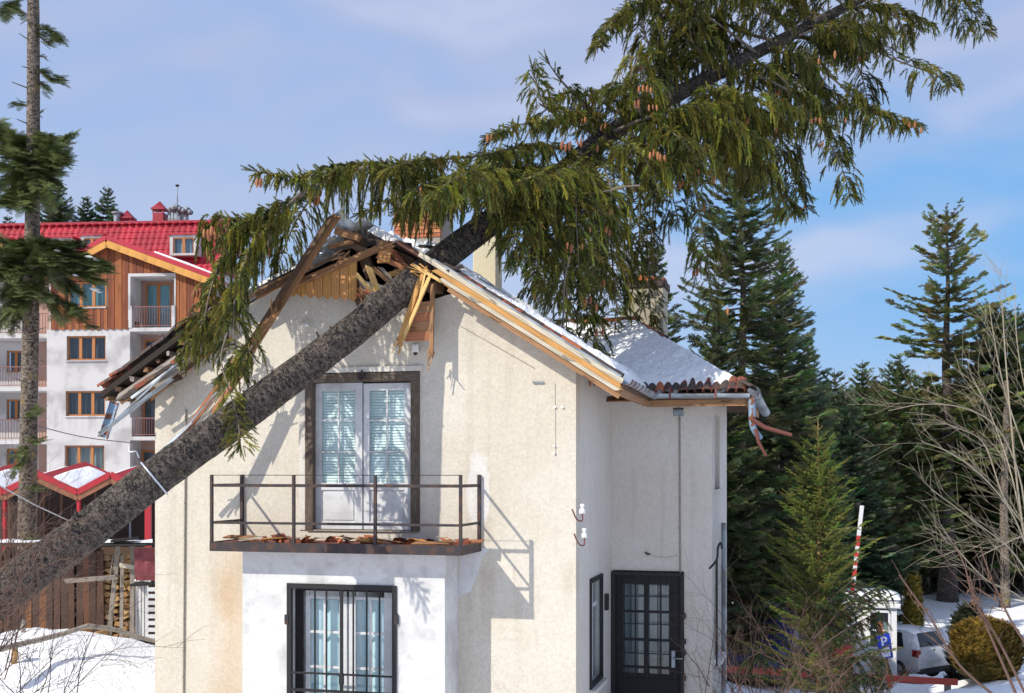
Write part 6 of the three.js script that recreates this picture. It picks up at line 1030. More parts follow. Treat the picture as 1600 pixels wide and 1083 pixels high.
// ---------------------------------------------------------------- slab fence, firewood and sheds
{
  const r = rng(71), d = 23.5, o = thing('slab_fence', 'dark brown fence of rough upright slabs behind the leaning trunk', 'fence', P(80, 1000, d).toArray()), c0 = P(80, 1000, d);
  const mats = [woodMat(0.15, 0.062, 0.032), woodMat(0.10, 0.048, 0.03), woodMat(0.23, 0.095, 0.036), woodMat(0.075, 0.042, 0.03)];
  for (let px = -80; px < 158; px += 9 + 4 * r()) { const w = 0.115 + 0.05 * r(), a = P(px, 1035, d - 0.05 * r()).sub(c0), b = P(px + (r() - 0.5) * 3, 858 + 8 * r(), d - 0.04 * r()).sub(c0); part('slab_board', board(a, b, w, 0.03, 0.1 * (r() - 0.5), 0.05, 400 + px), mats[Math.floor(r() * 4)], o); }
  part('back_board', box(...P(-90, 1040, d + 0.12).sub(c0).toArray(), ...P(157, 862, d + 0.16).sub(c0).toArray()), M.dark, o);
  part('roof_edge', board(P(-80, 852, d - 0.3).sub(c0), P(158, 846, d - 0.3).sub(c0), 0.07, 0.5), M.woodDark, o);
  part('snow_strip', gridGeo(60, 8, (u, v) => P(mix(-80, 238, u), 848 - 6 * Math.sin(v * 3.14) * (0.4 + fbm(u * 12, 2, 3)), d - 0.6 + v * 1.1).sub(c0)), M.snow, o);
  part('shed_roof', [board(P(160, 850, d - 0.35).sub(c0), P(240, 850, d - 0.35).sub(c0), 0.04, 0.9), board(P(178, 845, d - 0.5).sub(c0), P(212, 841, d - 0.5).sub(c0), 0.05, 0.4)], M.dark, o);
  part('back_board', box(...P(158, 1010, d + 0.75).sub(c0).toArray(), ...P(246, 855, d + 0.8).sub(c0).toArray()), M.woodDark, o);
  // split firewood
  const ends = [std(0.62, 0.42, 0.20, 0.9), std(0.52, 0.33, 0.15, 0.9), std(0.45, 0.26, 0.11, 0.9), std(0.30, 0.19, 0.10, 0.9)];
  let n = 0;
  for (let py = 1000; py > 862; py -= 9.2) for (let px = 160; px < 212; px += 11.5 + 3 * r()) {
    const k = 3 + Math.floor(r() * 3), R = 0.062 + 0.012 * r(), g = new THREE.CylinderGeometry(R, R, 0.42, k); g.rotateX(Math.PI / 2); g.rotateZ(r() * 6); g.scale(1.15, 0.9, 1); const m = part('split_log', toCreasedNormals(metreUV(g), 0.5), ends[Math.floor(r() * 4)]); m.position.copy(P(px + (r() - 0.5) * 3, py + (r() - 0.5) * 3, d + 0.2 + 0.12 * r())); tag(m, 'split yellow firewood log in the stack left of the house corner', 'firewood log', 'split logs stacked beside the slab fence'); n++;
  }
  for (let i = 0; i < 16; i++) { const R = 0.05 + 0.04 * r(), g = new THREE.CylinderGeometry(R, R, 0.4, 9); g.rotateX(Math.PI / 2); g.rotateY((r() - 0.5) * 0.8); const m = part('round_log', metreUV(g), ends[2 + Math.floor(r() * 2)]); m.position.copy(P(92 + 4.6 * i + 3 * r(), 1000 + 8 * r() - (i % 3) * 7, d - 0.5)); tag(m, 'small round log lying in the snow at the foot of the slab fence', 'log', 'round logs at the foot of the slab fence'); }
  const poles = [[185, 848, 168, 1012, 0.055, 'tallest grey pole leaning on the firewood stack'], [207, 850, 206, 1015, 0.05, 'upright grey pole at the right end of the firewood stack'], [191, 870, 189, 1012, 0.04, 'thinner grey pole standing mid way before the firewood'], [176, 870, 172, 905, 0.025, 'short thin stick behind the tallest leaning pole']];
  for (const [a, b, c, e, w, lab] of poles) { const t = thing('wooden_pole', lab, 'pole', P(c, e, d - 0.3).toArray()); part('pole', board(V(0, 0, 0), P(a, b, d - 0.15).sub(P(c, e, d - 0.3)), w * 1.7, w, 0.2, 0.05, 510 + a), M.woodGrey, t); }
  { const a = P(104, 908, d - 0.5), b = P(181, 902, d - 0.4), t = thing('loose_plank', 'grey plank lying level against the slab fence under the trunk', 'plank', a.toArray()); part('plank', board(V(0, 0, 0), b.sub(a), 0.09, 0.03, 0.2, 0.05, 530), M.woodGrey, t); }
  { const a = P(188, 883, d - 0.32), b = P(212, 887, d - 0.32), t = thing('loose_plank', 'short pale plank nailed across the firewood poles', 'plank', a.toArray()); part('plank', board(V(0, 0, 0), b.sub(a), 0.09, 0.025, 0, 0.03, 531), M.woodPale, t); }
  { const q = P(225, 950, d - 0.2), t = thing('white_shed', 'small white boarded shed front right of the firewood', 'shed', q.toArray()), rel = (x, y, e = 0) => P(x, y, d - 0.2 + e).sub(q); for (let i = 0; i < 4; i++) part('board', box(...rel(211 + i * 5.2, 1000).toArray(), ...rel(215.8 + i * 5.2, 915 - 1 * (i % 2), 0.05).toArray()), std(0.62, 0.62, 0.62, 0.8), t); part('roof', board(rel(209, 913, -0.1), rel(243, 911, -0.1), 0.05, 0.5, 0), M.dark, t); part('snow_strip', tube([rel(211, 908, -0.1), rel(222, 906, -0.1), rel(236, 908, -0.1)], 0.04, 6), M.snow, t); }
  { const q = P(235, 955, d - 0.6), t = thing('slatted_panel', 'white panel of level slats at the house corner beside the white shed', 'panel', q.toArray()), rel = (x, y, e = 0) => P(x, y, d - 0.6 + e).sub(q); for (let i = 0; i < 8; i++) part('slat', box(...rel(231, 918 + i * 10.5).toArray(), ...rel(246, 924 + i * 10.5, 0.03).toArray()), M.whitePaint, t); part('post', box(...rel(230, 1000, 0.04).toArray(), ...rel(232, 915, 0.08).toArray()), M.whitePaint, t); part('post', box(...rel(243, 1000, 0.04).toArray(), ...rel(246, 915, 0.08).toArray()), M.whitePaint, t); }
  { const q = P(228, 880, d - 0.5), t = thing('red_sheet', 'dented dark red metal sheet leaning above the white shed', 'metal sheet', q.toArray()); part('sheet', gridGeo(16, 16, (u, v) => { const p = P(mix(213, 244, u) - 3 * v, mix(907, 856, v), d - 0.5).sub(q); p.z += 0.10 * fbm(u * 3, v * 3, 3); return p; }), std(0.20, 0.045, 0.05, 0.45, { metalness: 0.3 }), t); }
  // rail fence in the snow
  { const f = 19.3, q = P(22, 1045, f), t = thing('rail_fence', 'low grey pole fence running through the snow in front', 'fence', q.toArray()), rel = (x, y, e = 0) => P(x, y, f + e).sub(q);
    part('rail', tube(curve([rel(-40, 1026, -1.2), rel(10, 1012, -0.6), rel(60, 1000, 0), rel(100, 990, 0.3), rel(136, 978, 0.6)], 20), [0.055, 0.04], 8), M.woodGrey, t); part('rail', tube(curve([rel(136, 978, 0.6), rel(180, 984, 1.0), rel(215, 995, 1.2), rel(250, 1004, 1.4)], 14), [0.045, 0.035], 8), M.woodGrey, t);
    part('post', tube([rel(21, 1080), rel(23, 1008)], 0.055, 8), woodMat(0.42, 0.25, 0.11), t); part('post', tube([rel(36, 1000, 2), rel(36, 968, 2)], 0.05, 8), M.woodGrey, t); }
}
// cables
{ const a = P(-20, 748, 12), b = P(112, 816, 14), o = thing('cable', 'thin pale cable running down to the leaning trunk at lower left', 'cable', a.toArray()); part('strand', tube([V(0, 0, 0), b.clone().sub(a).multiplyScalar(0.5).add(V(0, -0.02, 0)), b.clone().sub(a)], 0.008, 4), std(0.5, 0.48, 0.46, 0.6), o); }
{ const a = P(20, 655, 30), b = P(215, 693, 36), o = thing('cable', 'thin dark cable crossing in front of the white hotel wall', 'cable', a.toArray()); part('strand', tube(curve([V(0, 0, 0), b.clone().sub(a).multiplyScalar(0.5).add(V(0, -0.12, 0)), b.clone().sub(a)], 16), 0.014, 4), std(0.12, 0.11, 0.12, 0.6), o); }
// ---------------------------------------------------------------- car park on the right
// lofted car body: stations along x (front to rear), half-section points outward and up
function car(name, label, pos, turn, st, paint, parts) {
  const o = thing(name, label, 'car', pos, turn), r = rng(9);
  // st: [x, sillY, beltY, roofY, halfWidth, roofHalf]
  const sec = ([x, s, b, t, hw, rh]) => [[s, hw * 0.90], [s + 0.12, hw], [mix(s, b, 0.6), hw * 1.0], [b, hw * 0.96], [mix(b, t, 0.55), mix(hw * 0.95, rh, 0.5)], [t - 0.04 * (t - b), rh], [t, rh * 0.8], [t + 0.015 * (t > b + 0.1), 0]].map(([y, z]) => [x, y, z]);
  const S = st.map(sec), m = S[0].length; const at = (i, j) => V(...S[i][j]);
  const quads = []; const tri = (a, b, c) => quads.push(a.x, a.y, a.z, b.x, b.y, b.z, c.x, c.y, c.z);
  for (let i = 0; i < S.length - 1; i++) for (let j = 0; j < m - 1; j++) for (const s of [1, -1]) { const q = [at(i, j), at(i + 1, j), at(i + 1, j + 1), at(i, j + 1)].map(p => V(p.x, p.y, p.z * s)); if (s < 0) q.reverse(); tri(q[0], q[1], q[2]); tri(q[0], q[2], q[3]); }
  for (const e of [0, S.length - 1]) for (let j = 0; j < m - 1; j++) { const a = at(e, j), b = at(e, j + 1), a2 = V(a.x, a.y, -a.z), b2 = V(b.x, b.y, -b.z); tri(a, b, b2); tri(a, b2, a2); }
  let g = new THREE.BufferGeometry(); g.setAttribute('position', new THREE.Float32BufferAttribute(quads, 3)); g.setAttribute('uv', new THREE.Float32BufferAttribute(new Float32Array(quads.length / 3 * 2), 2)); g = toCreasedNormals(g, 0.6); part('body', g, paint, o);
  const glass = std(0.02, 0.03, 0.035, 0.08), tyreM = std(0.025, 0.025, 0.027, 0.85), rimM = std(0.55, 0.56, 0.58, 0.35, { metalness: 0.6 });
  const face = (nm, ps, mat, off = 0.012, th = 0.01) => { const c = ps.reduce((a, p) => a.add(p), V(0, 0, 0)).multiplyScalar(1 / ps.length), n = ps[1].clone().sub(ps[0]).cross(ps[2].clone().sub(ps[0])).normalize(); const t = []; const top = ps.map(p => p.clone().add(n.clone().multiplyScalar(off))), bot = ps.map(p => p.clone().add(n.clone().multiplyScalar(off - th - 0.01))); for (let i = 1; i < ps.length - 1; i++) { t.push(...top[0].toArray(), ...top[i].toArray(), ...top[i + 1].toArray()); } for (let i = 0; i < ps.length; i++) { const k = (i + 1) % ps.length; t.push(...top[i].toArray(), ...bot[i].toArray(), ...top[k].toArray(), ...top[k].toArray(), ...bot[i].toArray(), ...bot[k].toArray()); } part(nm, triGeo(t), mat, o); };
  for (const [x, z] of parts.wheels) { const w = sub('wheel', o), R = parts.wr, s = Math.sign(z); const t = new THREE.TorusGeometry(R - 0.085, 0.085, 10, 28); t.scale(1, 1, 1.15); t.translate(x, R, z); part('tyre', t, tyreM, w); const k = []; for (let i = 0; i < 5; i++) { const b = new THREE.BoxGeometry(R * 0.62, 0.055, 0.03); b.translate(R * 0.34, 0, 0); b.rotateZ(i * 1.2566); b.translate(x, R, z + s * 0.07); k.push(b); } const h = new THREE.TorusGeometry(R - 0.13, 0.022, 6, 24); h.translate(x, R, z + s * 0.07); k.push(h); part('rim', k, rimM, w); const dk = new THREE.CylinderGeometry(R - 0.1, R - 0.1, 0.04, 24); dk.rotateX(Math.PI / 2); dk.translate(x, R, z + s * 0.02); part('hub', dk, M.dark, w);
    const arch = new THREE.CylinderGeometry(R + 0.06, R + 0.06, 0.02, 28); arch.rotateX(Math.PI / 2); arch.translate(x, R, z + s * 0.012); part('wheel_arch', arch, M.dark, o); }
  parts.faces(face, glass, o); return o;
}
{
  // white hatchback, rear towards the camera
  const d = 34, px = 1452, x = (px - CX) / FOCAL * d, y = EYE - (1060 - CY) / FOCAL * d;
  const paint = new THREE.MeshPhysicalMaterial({ color: col(0.80, 0.81, 0.82), roughness: 0.35, clearcoat: 0.7, clearcoatRoughness: 0.1, side: THREE.DoubleSide });
  const st = [[-3.45, 0.34, 0.62, 0.64, 0.62, 0.5], [-3.3, 0.22, 0.74, 0.78, 0.76, 0.6], [-2.6, 0.2, 0.88, 0.92, 0.80, 0.62], [-2.25, 0.2, 0.92, 1.05, 0.80, 0.60], [-1.7, 0.2, 0.93, 1.42, 0.80, 0.55], [-1.1, 0.2, 0.94, 1.48, 0.80, 0.56], [-0.5, 0.2, 0.96, 1.46, 0.80, 0.55], [-0.22, 0.22, 0.98, 1.36, 0.79, 0.52], [-0.03, 0.28, 0.98, 1.02, 0.77, 0.56], [0.06, 0.32, 0.78, 0.80, 0.74, 0.6], [0.08, 0.36, 0.60, 0.62, 0.70, 0.55]];
  car('white_car', 'white hatchback seen from behind, parked right of the white kiosk', [x, y, -d + 0.3], -0.98, st, paint, {
    wheels: [[-0.62, 0.74], [-2.85, 0.74], [-0.62, -0.74], [-2.85, -0.74]], wr: 0.3, faces(face, glass, o) {
      face('rear_window', [V(-0.03, 1.0, -0.56), V(-0.03, 1.0, 0.56), V(-0.24, 1.37, 0.44), V(-0.24, 1.37, -0.44)].reverse(), glass, 0.03);
      for (const s of [1, -1]) { const w = [V(-0.42, 0.98, 0.785), V(-1.05, 0.96, 0.785), V(-1.05, 1.38, 0.60), V(-0.62, 1.36, 0.60)].map(p => V(p.x, p.y, p.z * s)); if (s > 0) w.reverse(); face('side_window', w, glass, 0.02); const w2 = [V(-1.12, 0.96, 0.785), V(-1.95, 0.95, 0.785), V(-1.62, 1.38, 0.59), V(-1.12, 1.4, 0.595)].map(p => V(p.x, p.y, p.z * s)); if (s > 0) w2.reverse(); face('side_window', w2, glass, 0.02);
        part('tail_light', box(-0.16, 0.72, s * 0.60, 0.05, 0.93, s * 0.775, 0.02), std(0.35, 0.02, 0.02, 0.25), o); part('reversing_light', box(0.0, 0.72, s * 0.56, 0.065, 0.80, s * 0.66, 0.01), std(0.8, 0.8, 0.78, 0.2), o); }
      part('bumper', box(-0.12, 0.24, -0.68, 0.12, 0.40, 0.68, 0.03), std(0.04, 0.04, 0.045, 0.7), o); part('number_plate', box(0.085, 0.52, -0.26, 0.10, 0.63, 0.26, 0.003), std(0.75, 0.75, 0.75, 0.4), o);
      { const e = new THREE.TorusGeometry(0.055, 0.012, 6, 20); e.rotateY(Math.PI / 2); e.translate(0.03, 0.86, 0); part('badge', e, M.zinc, o); }
      part('wiper', tube([V(0.02, 1.0, 0), V(-0.06, 1.14, 0.18)], 0.01, 4), M.dark, o); part('antenna', tube([V(-0.45, 1.47, 0), V(-0.30, 1.62, 0)], 0.008, 4), M.dark, o); } });
  // blue estate behind the bushes
  const d2 = 29, x2 = (1182 - CX) / FOCAL * d2, y2 = groundY(x2, -d2) + 0.02;
  const blue = new THREE.MeshPhysicalMaterial({ color: col(0.025, 0.04, 0.16), roughness: 0.35, clearcoat: 0.7, clearcoatRoughness: 0.1, side: THREE.DoubleSide });
  const st2 = [[-0.1, 0.35, 0.7, 0.72, 0.72, 0.55], [0.0, 0.25, 0.88, 0.92, 0.84, 0.7], [0.9, 0.22, 1.02, 1.06, 0.88, 0.72], [1.25, 0.22, 1.04, 1.15, 0.88, 0.70], [1.95, 0.22, 1.05, 1.68, 0.88, 0.64], [3.6, 0.22, 1.06, 1.70, 0.88, 0.64], [4.2, 0.24, 1.05, 1.60, 0.86, 0.62], [4.42, 0.3, 0.98, 1.02, 0.84, 0.6], [4.46, 0.36, 0.7, 0.72, 0.80, 0.6]];
  car('blue_car', 'dark blue van with snow on its roof behind the bare bushes by the house', [x2 + 0.1, y2, -d2], 1.25, st2, blue, { wheels: [[0.85, 0.82], [3.55, 0.82], [0.85, -0.82], [3.55, -0.82]], wr: 0.32, faces(face, glass, o) {
    face('windscreen', [V(1.22, 1.1, 0.68), V(1.22, 1.1, -0.68), V(1.92, 1.64, -0.58), V(1.92, 1.64, 0.58)], std(0.05, 0.12, 0.16, 0.1), 0.02);
    for (const s of [1, -1]) for (const [a, b, c, e] of [[1.75, 2.55, 2.55, 2.05], [2.62, 3.4, 3.4, 2.62], [3.47, 4.15, 4.0, 3.47]]) { const w = [V(a, 1.08, 0.862), V(b, 1.08, 0.862), V(c, 1.55, 0.705), V(e, 1.55, 0.705)].map(p => V(p.x, p.y, p.z * s)); if (s < 0) w.reverse(); face('side_window', w, glass, 0.02); }
    for (const s of [1, -1]) part('headlight', box(-0.03, 0.68, s * 0.5, 0.12, 0.84, s * 0.78, 0.02), std(0.7, 0.72, 0.75, 0.15), o);
    part('bumper', box(-0.18, 0.25, -0.8, 0.1, 0.5, 0.8, 0.04), std(0.05, 0.05, 0.055, 0.7), o); part('number_plate', box(-0.2, 0.36, -0.26, -0.182, 0.47, 0.26), std(0.7, 0.7, 0.7, 0.5), o);
    part('snow_cover', gridGeo(40, 20, (u, v) => { const e = Math.min(1, 4 * Math.min(u, 1 - u, v, 1 - v)); return V(mix(1.95, 4.05, u), 1.69 + 0.06 * e * fbm(u * 7, v * 5, 3) * 2 - 0.02, mix(-0.58, 0.58, v)); }), M.snow, o); } });
  // white kiosk
  const d3 = 31, q = P(1361, 1066, d3), k = thing('kiosk', 'white panelled ticket kiosk with snow on its roof beside the white car', 'kiosk', [q.x, q.y, q.z], -0.3);
  const wm = std(0.74, 0.74, 0.75, 0.5), w = 0.66, h = EYE - (930 - CY) / FOCAL * d3 - q.y;
  part('wall', [box(-w, 0, -1.2, w, 0.85, 0.0, 0.02), box(-w, 0.85, -1.2, -w + 0.06, h - 0.35, 0), box(-w + 0.06, 0.85, -0.06, -0.06, h - 0.35, 0), box(w - 0.2, 0.85, -0.06, w, h - 0.35, 0), box(w - 0.06, 0.85, -1.2, w, h - 0.35, -0.06), box(-w, 0.85, -1.2, w, h - 0.35, -1.14)], wm, k);
  part('window_frame', [box(-0.08, 0.9, 0, -0.02, h - 0.4, 0.025), box(w - 0.22, 0.9, 0, w - 0.16, h - 0.4, 0.025), box(-0.02, h - 0.46, 0, w - 0.22, h - 0.4, 0.025), box(-0.02, 0.9, 0, w - 0.22, 0.96, 0.025), box(-0.02, 1.38, 0, w - 0.22, 1.42, 0.02)], wm, k); part('pane', box(-0.02, 0.96, -0.02, w - 0.22, h - 0.46, -0.014), M.glassFar, k); part('curtain', box(0.15, 0.9, -0.3, w - 0.06, h - 0.4, -0.28), std(0.55, 0.53, 0.45, 0.9), k);
  for (const y of [0.2, 0.45, 0.68]) part('panel_rib', box(-w + 0.04, y, 0.0, w - 0.04, y + 0.03, 0.015), wm, k);
  part('cornice', [box(-w - 0.10, h - 0.35, -1.3, w + 0.10, h - 0.22, 0.10, 0.03), box(-w - 0.04, h - 0.22, -1.25, w + 0.04, h - 0.08, 0.04, 0.04)], wm, k);
  part('snow_cover', gridGeo(30, 30, (u, v) => { const e = Math.min(1, Math.sqrt(6 * Math.min(u, 1 - u, v, 1 - v) + 0.0001)); return V(mix(-w - 0.12, w + 0.10, u), h - 0.1 + 0.2 * e * (0.6 + 0.6 * fbm(u * 4, v * 4, 3)), mix(0.1, -1.3, v)); }), M.snow, k);
  // parking sign on a leaning plank
  const d4 = 28, b = P(1391, 1072, d4), sgn = thing('parking_sign', 'blue parking sign on a leaning red-brown post before the kiosk', 'sign', [b.x, b.y - 0.1, b.z]);
  const rl = (px, py, e = 0) => P(px, py, d4 + e).sub(V(b.x, b.y - 0.1, b.z));
  part('post', [board(rl(1391, 1074, 0.08), rl(1374, 974, 0.08), 0.12, 0.05, 0, 0.03, 601), board(rl(1388, 1062, 0.14), rl(1384, 1030, 0.14), 0.06, 0.04, 0, 0.03, 602)], std(0.40, 0.13, 0.06, 0.8), sgn);
  const cvs = document.createElement('canvas'); cvs.width = 128; cvs.height = 256; const cx = cvs.getContext('2d'); cx.fillStyle = '#1038b4'; cx.fillRect(0, 0, 128, 256); cx.fillStyle = '#eef2ff'; cx.font = 'bold 128px sans-serif'; cx.textAlign = 'center'; cx.fillText('P', 62, 118); cx.fillRect(24, 142, 80, 96); cx.fillStyle = '#b9c4da'; cx.fillRect(40, 172, 48, 36);
  const ct = new THREE.CanvasTexture(cvs); ct.colorSpace = THREE.SRGBColorSpace;
  const bl = new THREE.BoxGeometry(0.335, 0.60, 0.018); const sm = [0, 0, 0, 0, 1, 0].map(f => f ? new THREE.MeshStandardMaterial({ map: ct, roughness: 0.4 }) : std(0.5, 0.5, 0.52, 0.5));
  const bd = part('sign_board', box(-0.172, -0.306, -0.012, 0.172, 0.306, 0.008, 0.004), std(0.01, 0.035, 0.40, 0.4), sgn); const pl = part('sign_face', new THREE.PlaneGeometry(0.335, 0.60), new THREE.MeshStandardMaterial({ map: ct, roughness: 0.4 }), sgn); const cp = rl(1382.5, 1010, 0.0); for (const m of [bd, pl]) { m.position.copy(cp); m.rotation.z = 0.17; m.rotation.y = 0.12; } pl.position.add(V(0.003, 0, 0.012));
  // raised barrier boom, red and white
  { const e = 27.6, a = P(1316, 1066, e), t = thing('barrier_boom', 'raised red and white striped barrier boom behind the young spruce', 'barrier', a.toArray()); const top = P(1347, 790, e).sub(a); const w1 = std(0.75, 0.75, 0.76, 0.5), r1 = std(0.48, 0.04, 0.03, 0.5); const cuts = [0, 0.10, 0.2, 0.245, 0.29, 0.335, 0.38, 0.425, 0.47, 0.515, 0.56, 0.60, 0.64, 0.66, 0.685, 0.71, 0.735, 0.77, 0.83, 1.0]; for (let i = 0; i < cuts.length - 1; i++) part('stripe', board(top.clone().multiplyScalar(cuts[i]), top.clone().multiplyScalar(cuts[i + 1]), 0.08, 0.06), i === cuts.length - 2 ? w1 : i % 2 ? r1 : w1, t); part('base', box(-0.2, -0.3, -0.2, 0.2, 0.9, 0.2, 0.02), r1, t); }
  // long red horizontal barrier beam
  { const a = P(1120, 1045, 26.5), c = P(1495, 1066, 27.3), t = thing('barrier_beam', 'long low red barrier beam across the car park entrance', 'barrier', a.toArray()); part('beam', board(V(0, 0, 0), c.clone().sub(a), 0.14, 0.12, 0, 0, 611), std(0.42, 0.06, 0.035, 0.7, { bumpMap: T.woodBump, bumpScale: 0.004 }), t); for (const u of [0.03, 0.55, 0.97]) { const p = c.clone().sub(a).multiplyScalar(u); part('post', box(p.x - 0.06, p.y - 1.4, p.z - 0.2, p.x + 0.06, p.y - 0.02, p.z - 0.07), M.woodGrey, t); } }
  // wet strip of road under the beam
  { const g = gridGeo(30, 6, (u, v) => { const xx = mix(4.5, 15, u), z = -mix(29.5, 35.5, v); return V(xx, groundY(xx, z) + 0.004 + 0.012, z); }); tag(part('road', g, std(0.07, 0.068, 0.066, 0.55, { bumpMap: T.stuccoBump, bumpScale: 0.01 })), 'wet dark asphalt drive between snow banks', null, null, 'structure'); }
  // clipped evergreens
  const bush = (name, label, px, py0, py1, dd, wpx, shapeF, colr, n, geos, size) => { const c = P(px, py1, dd), top = EYE - (py0 - CY) / FOCAL * dd; c.y = Math.min(c.y, groundY(c.x, c.z) - 0.04); const hgt = top - c.y, R = wpx / FOCAL * dd / 2, o = thing(name, label, 'shrub', c.toArray()), rr = rng(px), f = new Foliage(geos); for (let i = 0; i < n; i++) { const t = rr(), a = rr() * 6.283, e = shapeF(t) * (0.80 + 0.26 * fbm(a * 1.5, t * 4, 2)) * (0.86 + 0.16 * rr()), x = Math.cos(a) * R * e, z = Math.sin(a) * R * e; const cb = 0.5 + 0.9 * rr(); f.add(V(x * 0.95, t * hgt * 0.97, z * 0.95), V(Math.cos(a) * 0.9 + (rr() - 0.5), 0.5 + rr() * 0.9, Math.sin(a) * 0.9 + (rr() - 0.5)), UP, size * (0.7 + 0.6 * rr()), mix3(colr[0], colr[1], rr()).map(v => v * cb)); } f.build('foliage', o); part('stem', tube([V(0, -0.2, 0), V(0, hgt * 0.6, 0)], [0.06, 0.03], 6), M.twigBrown, o); return o; };
  bush('columnar_thuja', 'slender golden-green columnar thuja behind the white car', 1427, 902, 988, 39, 23, (t) => Math.sqrt(Math.max(0, 1 - t ** 2.2)) * 0.95, [[0.22, 0.20, 0.035], [0.42, 0.29, 0.04]], 2600, G.far, 0.24);
  bush('round_thuja', 'wide clipped golden-brown thuja bush right of the white car', 1541, 972, 1060, 28.5, 100, (t) => Math.pow(Math.max(0, 1 - Math.abs(2 * t - 0.95) ** 3.2), 0.45), [[0.17, 0.125, 0.022], [0.34, 0.21, 0.03]], 5200, G.far, 0.21);
  bush('dark_shrub', 'dark green leafy shrub behind the golden thuja bush', 1512, 948, 1010, 33, 60, (t) => Math.sqrt(Math.max(0, 1 - t * t)), [[0.03, 0.045, 0.02], [0.05, 0.06, 0.025]], 900, G.far, 0.25);
}

// ---------------------------------------------------------------- leafless trees, bushes and twigs
function twigTree(list, r, p, d, L, rad, depth, opt) {
  const n = 5, pts = [p.clone()], dd = d.clone(); let q = p.clone();
  for (let i = 0; i < n; i++) { dd.add(V((r() - 0.5) * opt.wig, (r() - 0.5) * opt.wig + opt.lift, (r() - 0.5) * opt.wig)).normalize(); q = q.clone().add(dd.clone().multiplyScalar(L / n)); pts.push(q); }
  list.push(tube(pts, [rad, rad * 0.45], rad > 0.012 ? 6 : 3, false));
  if (depth > 0) for (let k = 0; k < opt.kids; k++) { const u = 0.2 + 0.75 * (k + r()) / opt.kids, i = Math.min(n - 1, Math.floor(u * n)); const t = pts[i + 1].clone().sub(pts[i]).normalize(); const s = V(r() - 0.5, r() - 0.4, r() - 0.5).normalize(); s.sub(t.clone().multiplyScalar(s.dot(t))).normalize(); twigTree(list, r, pts[i].clone().lerp(pts[i + 1], r()), t.multiplyScalar(0.8).add(s.multiplyScalar(0.35 + 0.5 * r())).normalize(), L * (0.42 + 0.3 * r()), Math.max(0.0022, rad * 0.42), depth - 1, opt); }
}
{
  // bare deciduous tree leaning in from the right edge
  const r = rng(81), c0 = P(1640, 1120, 11.5), o = thing('bare_tree', 'leafless pale-barked tree arching in from the right frame edge', 'tree', c0.toArray()), rel = (x, y, d) => P(x, y, d).sub(c0);
  const limbs = [
    [[1640, 1100, 11.5], [1632, 960, 11.4], [1605, 860, 11.3], [1590, 760, 11.2], [1578, 640, 11.1], [1570, 540, 11.1], [1566, 470, 11]],
    [[1610, 880, 11.3], [1592, 740, 11.0], [1555, 665, 10.8], [1500, 636, 10.6], [1440, 632, 10.5], [1388, 642, 10.4]],
    [[1605, 860, 11.3], [1580, 740, 11.5], [1545, 640, 11.8], [1520, 590, 12]],
    [[1620, 900, 11.3], [1580, 800, 11], [1530, 740, 10.8], [1480, 705, 10.7], [1440, 690, 10.6]],
    [[1625, 930, 11.3], [1580, 860, 11], [1530, 820, 10.8], [1490, 790, 10.7], [1455, 765, 10.6]],
    [[1640, 800, 11.3], [1600, 700, 11.2], [1570, 610, 11.2], [1552, 520, 11.2], [1545, 470, 11.2]],
    [[1650, 760, 11.3], [1610, 640, 11.4], [1590, 540, 11.5], [1585, 440, 11.6]],
    [[1640, 980, 11.3], [1590, 930, 11.0], [1540, 905, 10.8], [1490, 850, 10.7], [1470, 820, 10.6]],
    [[1600, 820, 11.3], [1570, 780, 11.2], [1535, 690, 11.1], [1500, 670, 11], [1470, 660, 10.9]],
    [[1640, 870, 11.2], [1600, 840, 11.0], [1570, 850, 10.8], [1530, 870, 10.7]]];
  limbs.forEach((l, i) => { const b = sub('limb', o), c = new THREE.CatmullRomCurve3(l.map(q => rel(...q))); const tw = []; part('wood', tube(c.getPoints(24), [i ? 0.009 : 0.014, i ? 0.003 : 0.005], 7), M.twigPale, b); const L = c.getLength(); for (let k = 0; k < 9; k++) { const u = 0.15 + 0.82 * (k + r()) / 9, p = c.getPointAt(u), t = c.getTangentAt(u); const s = V(-0.4 - 0.5 * r(), (r() - 0.35) * 1.2, (r() - 0.5)); twigTree(tw, r, p, t.multiplyScalar(0.8).add(s.multiplyScalar(0.6)).normalize(), 0.3 + 0.5 * r(), 0.0026, 1, { wig: 0.25, lift: 0.02, kids: 3 }); } part('twigs', tw, M.twigPale, b); });
}
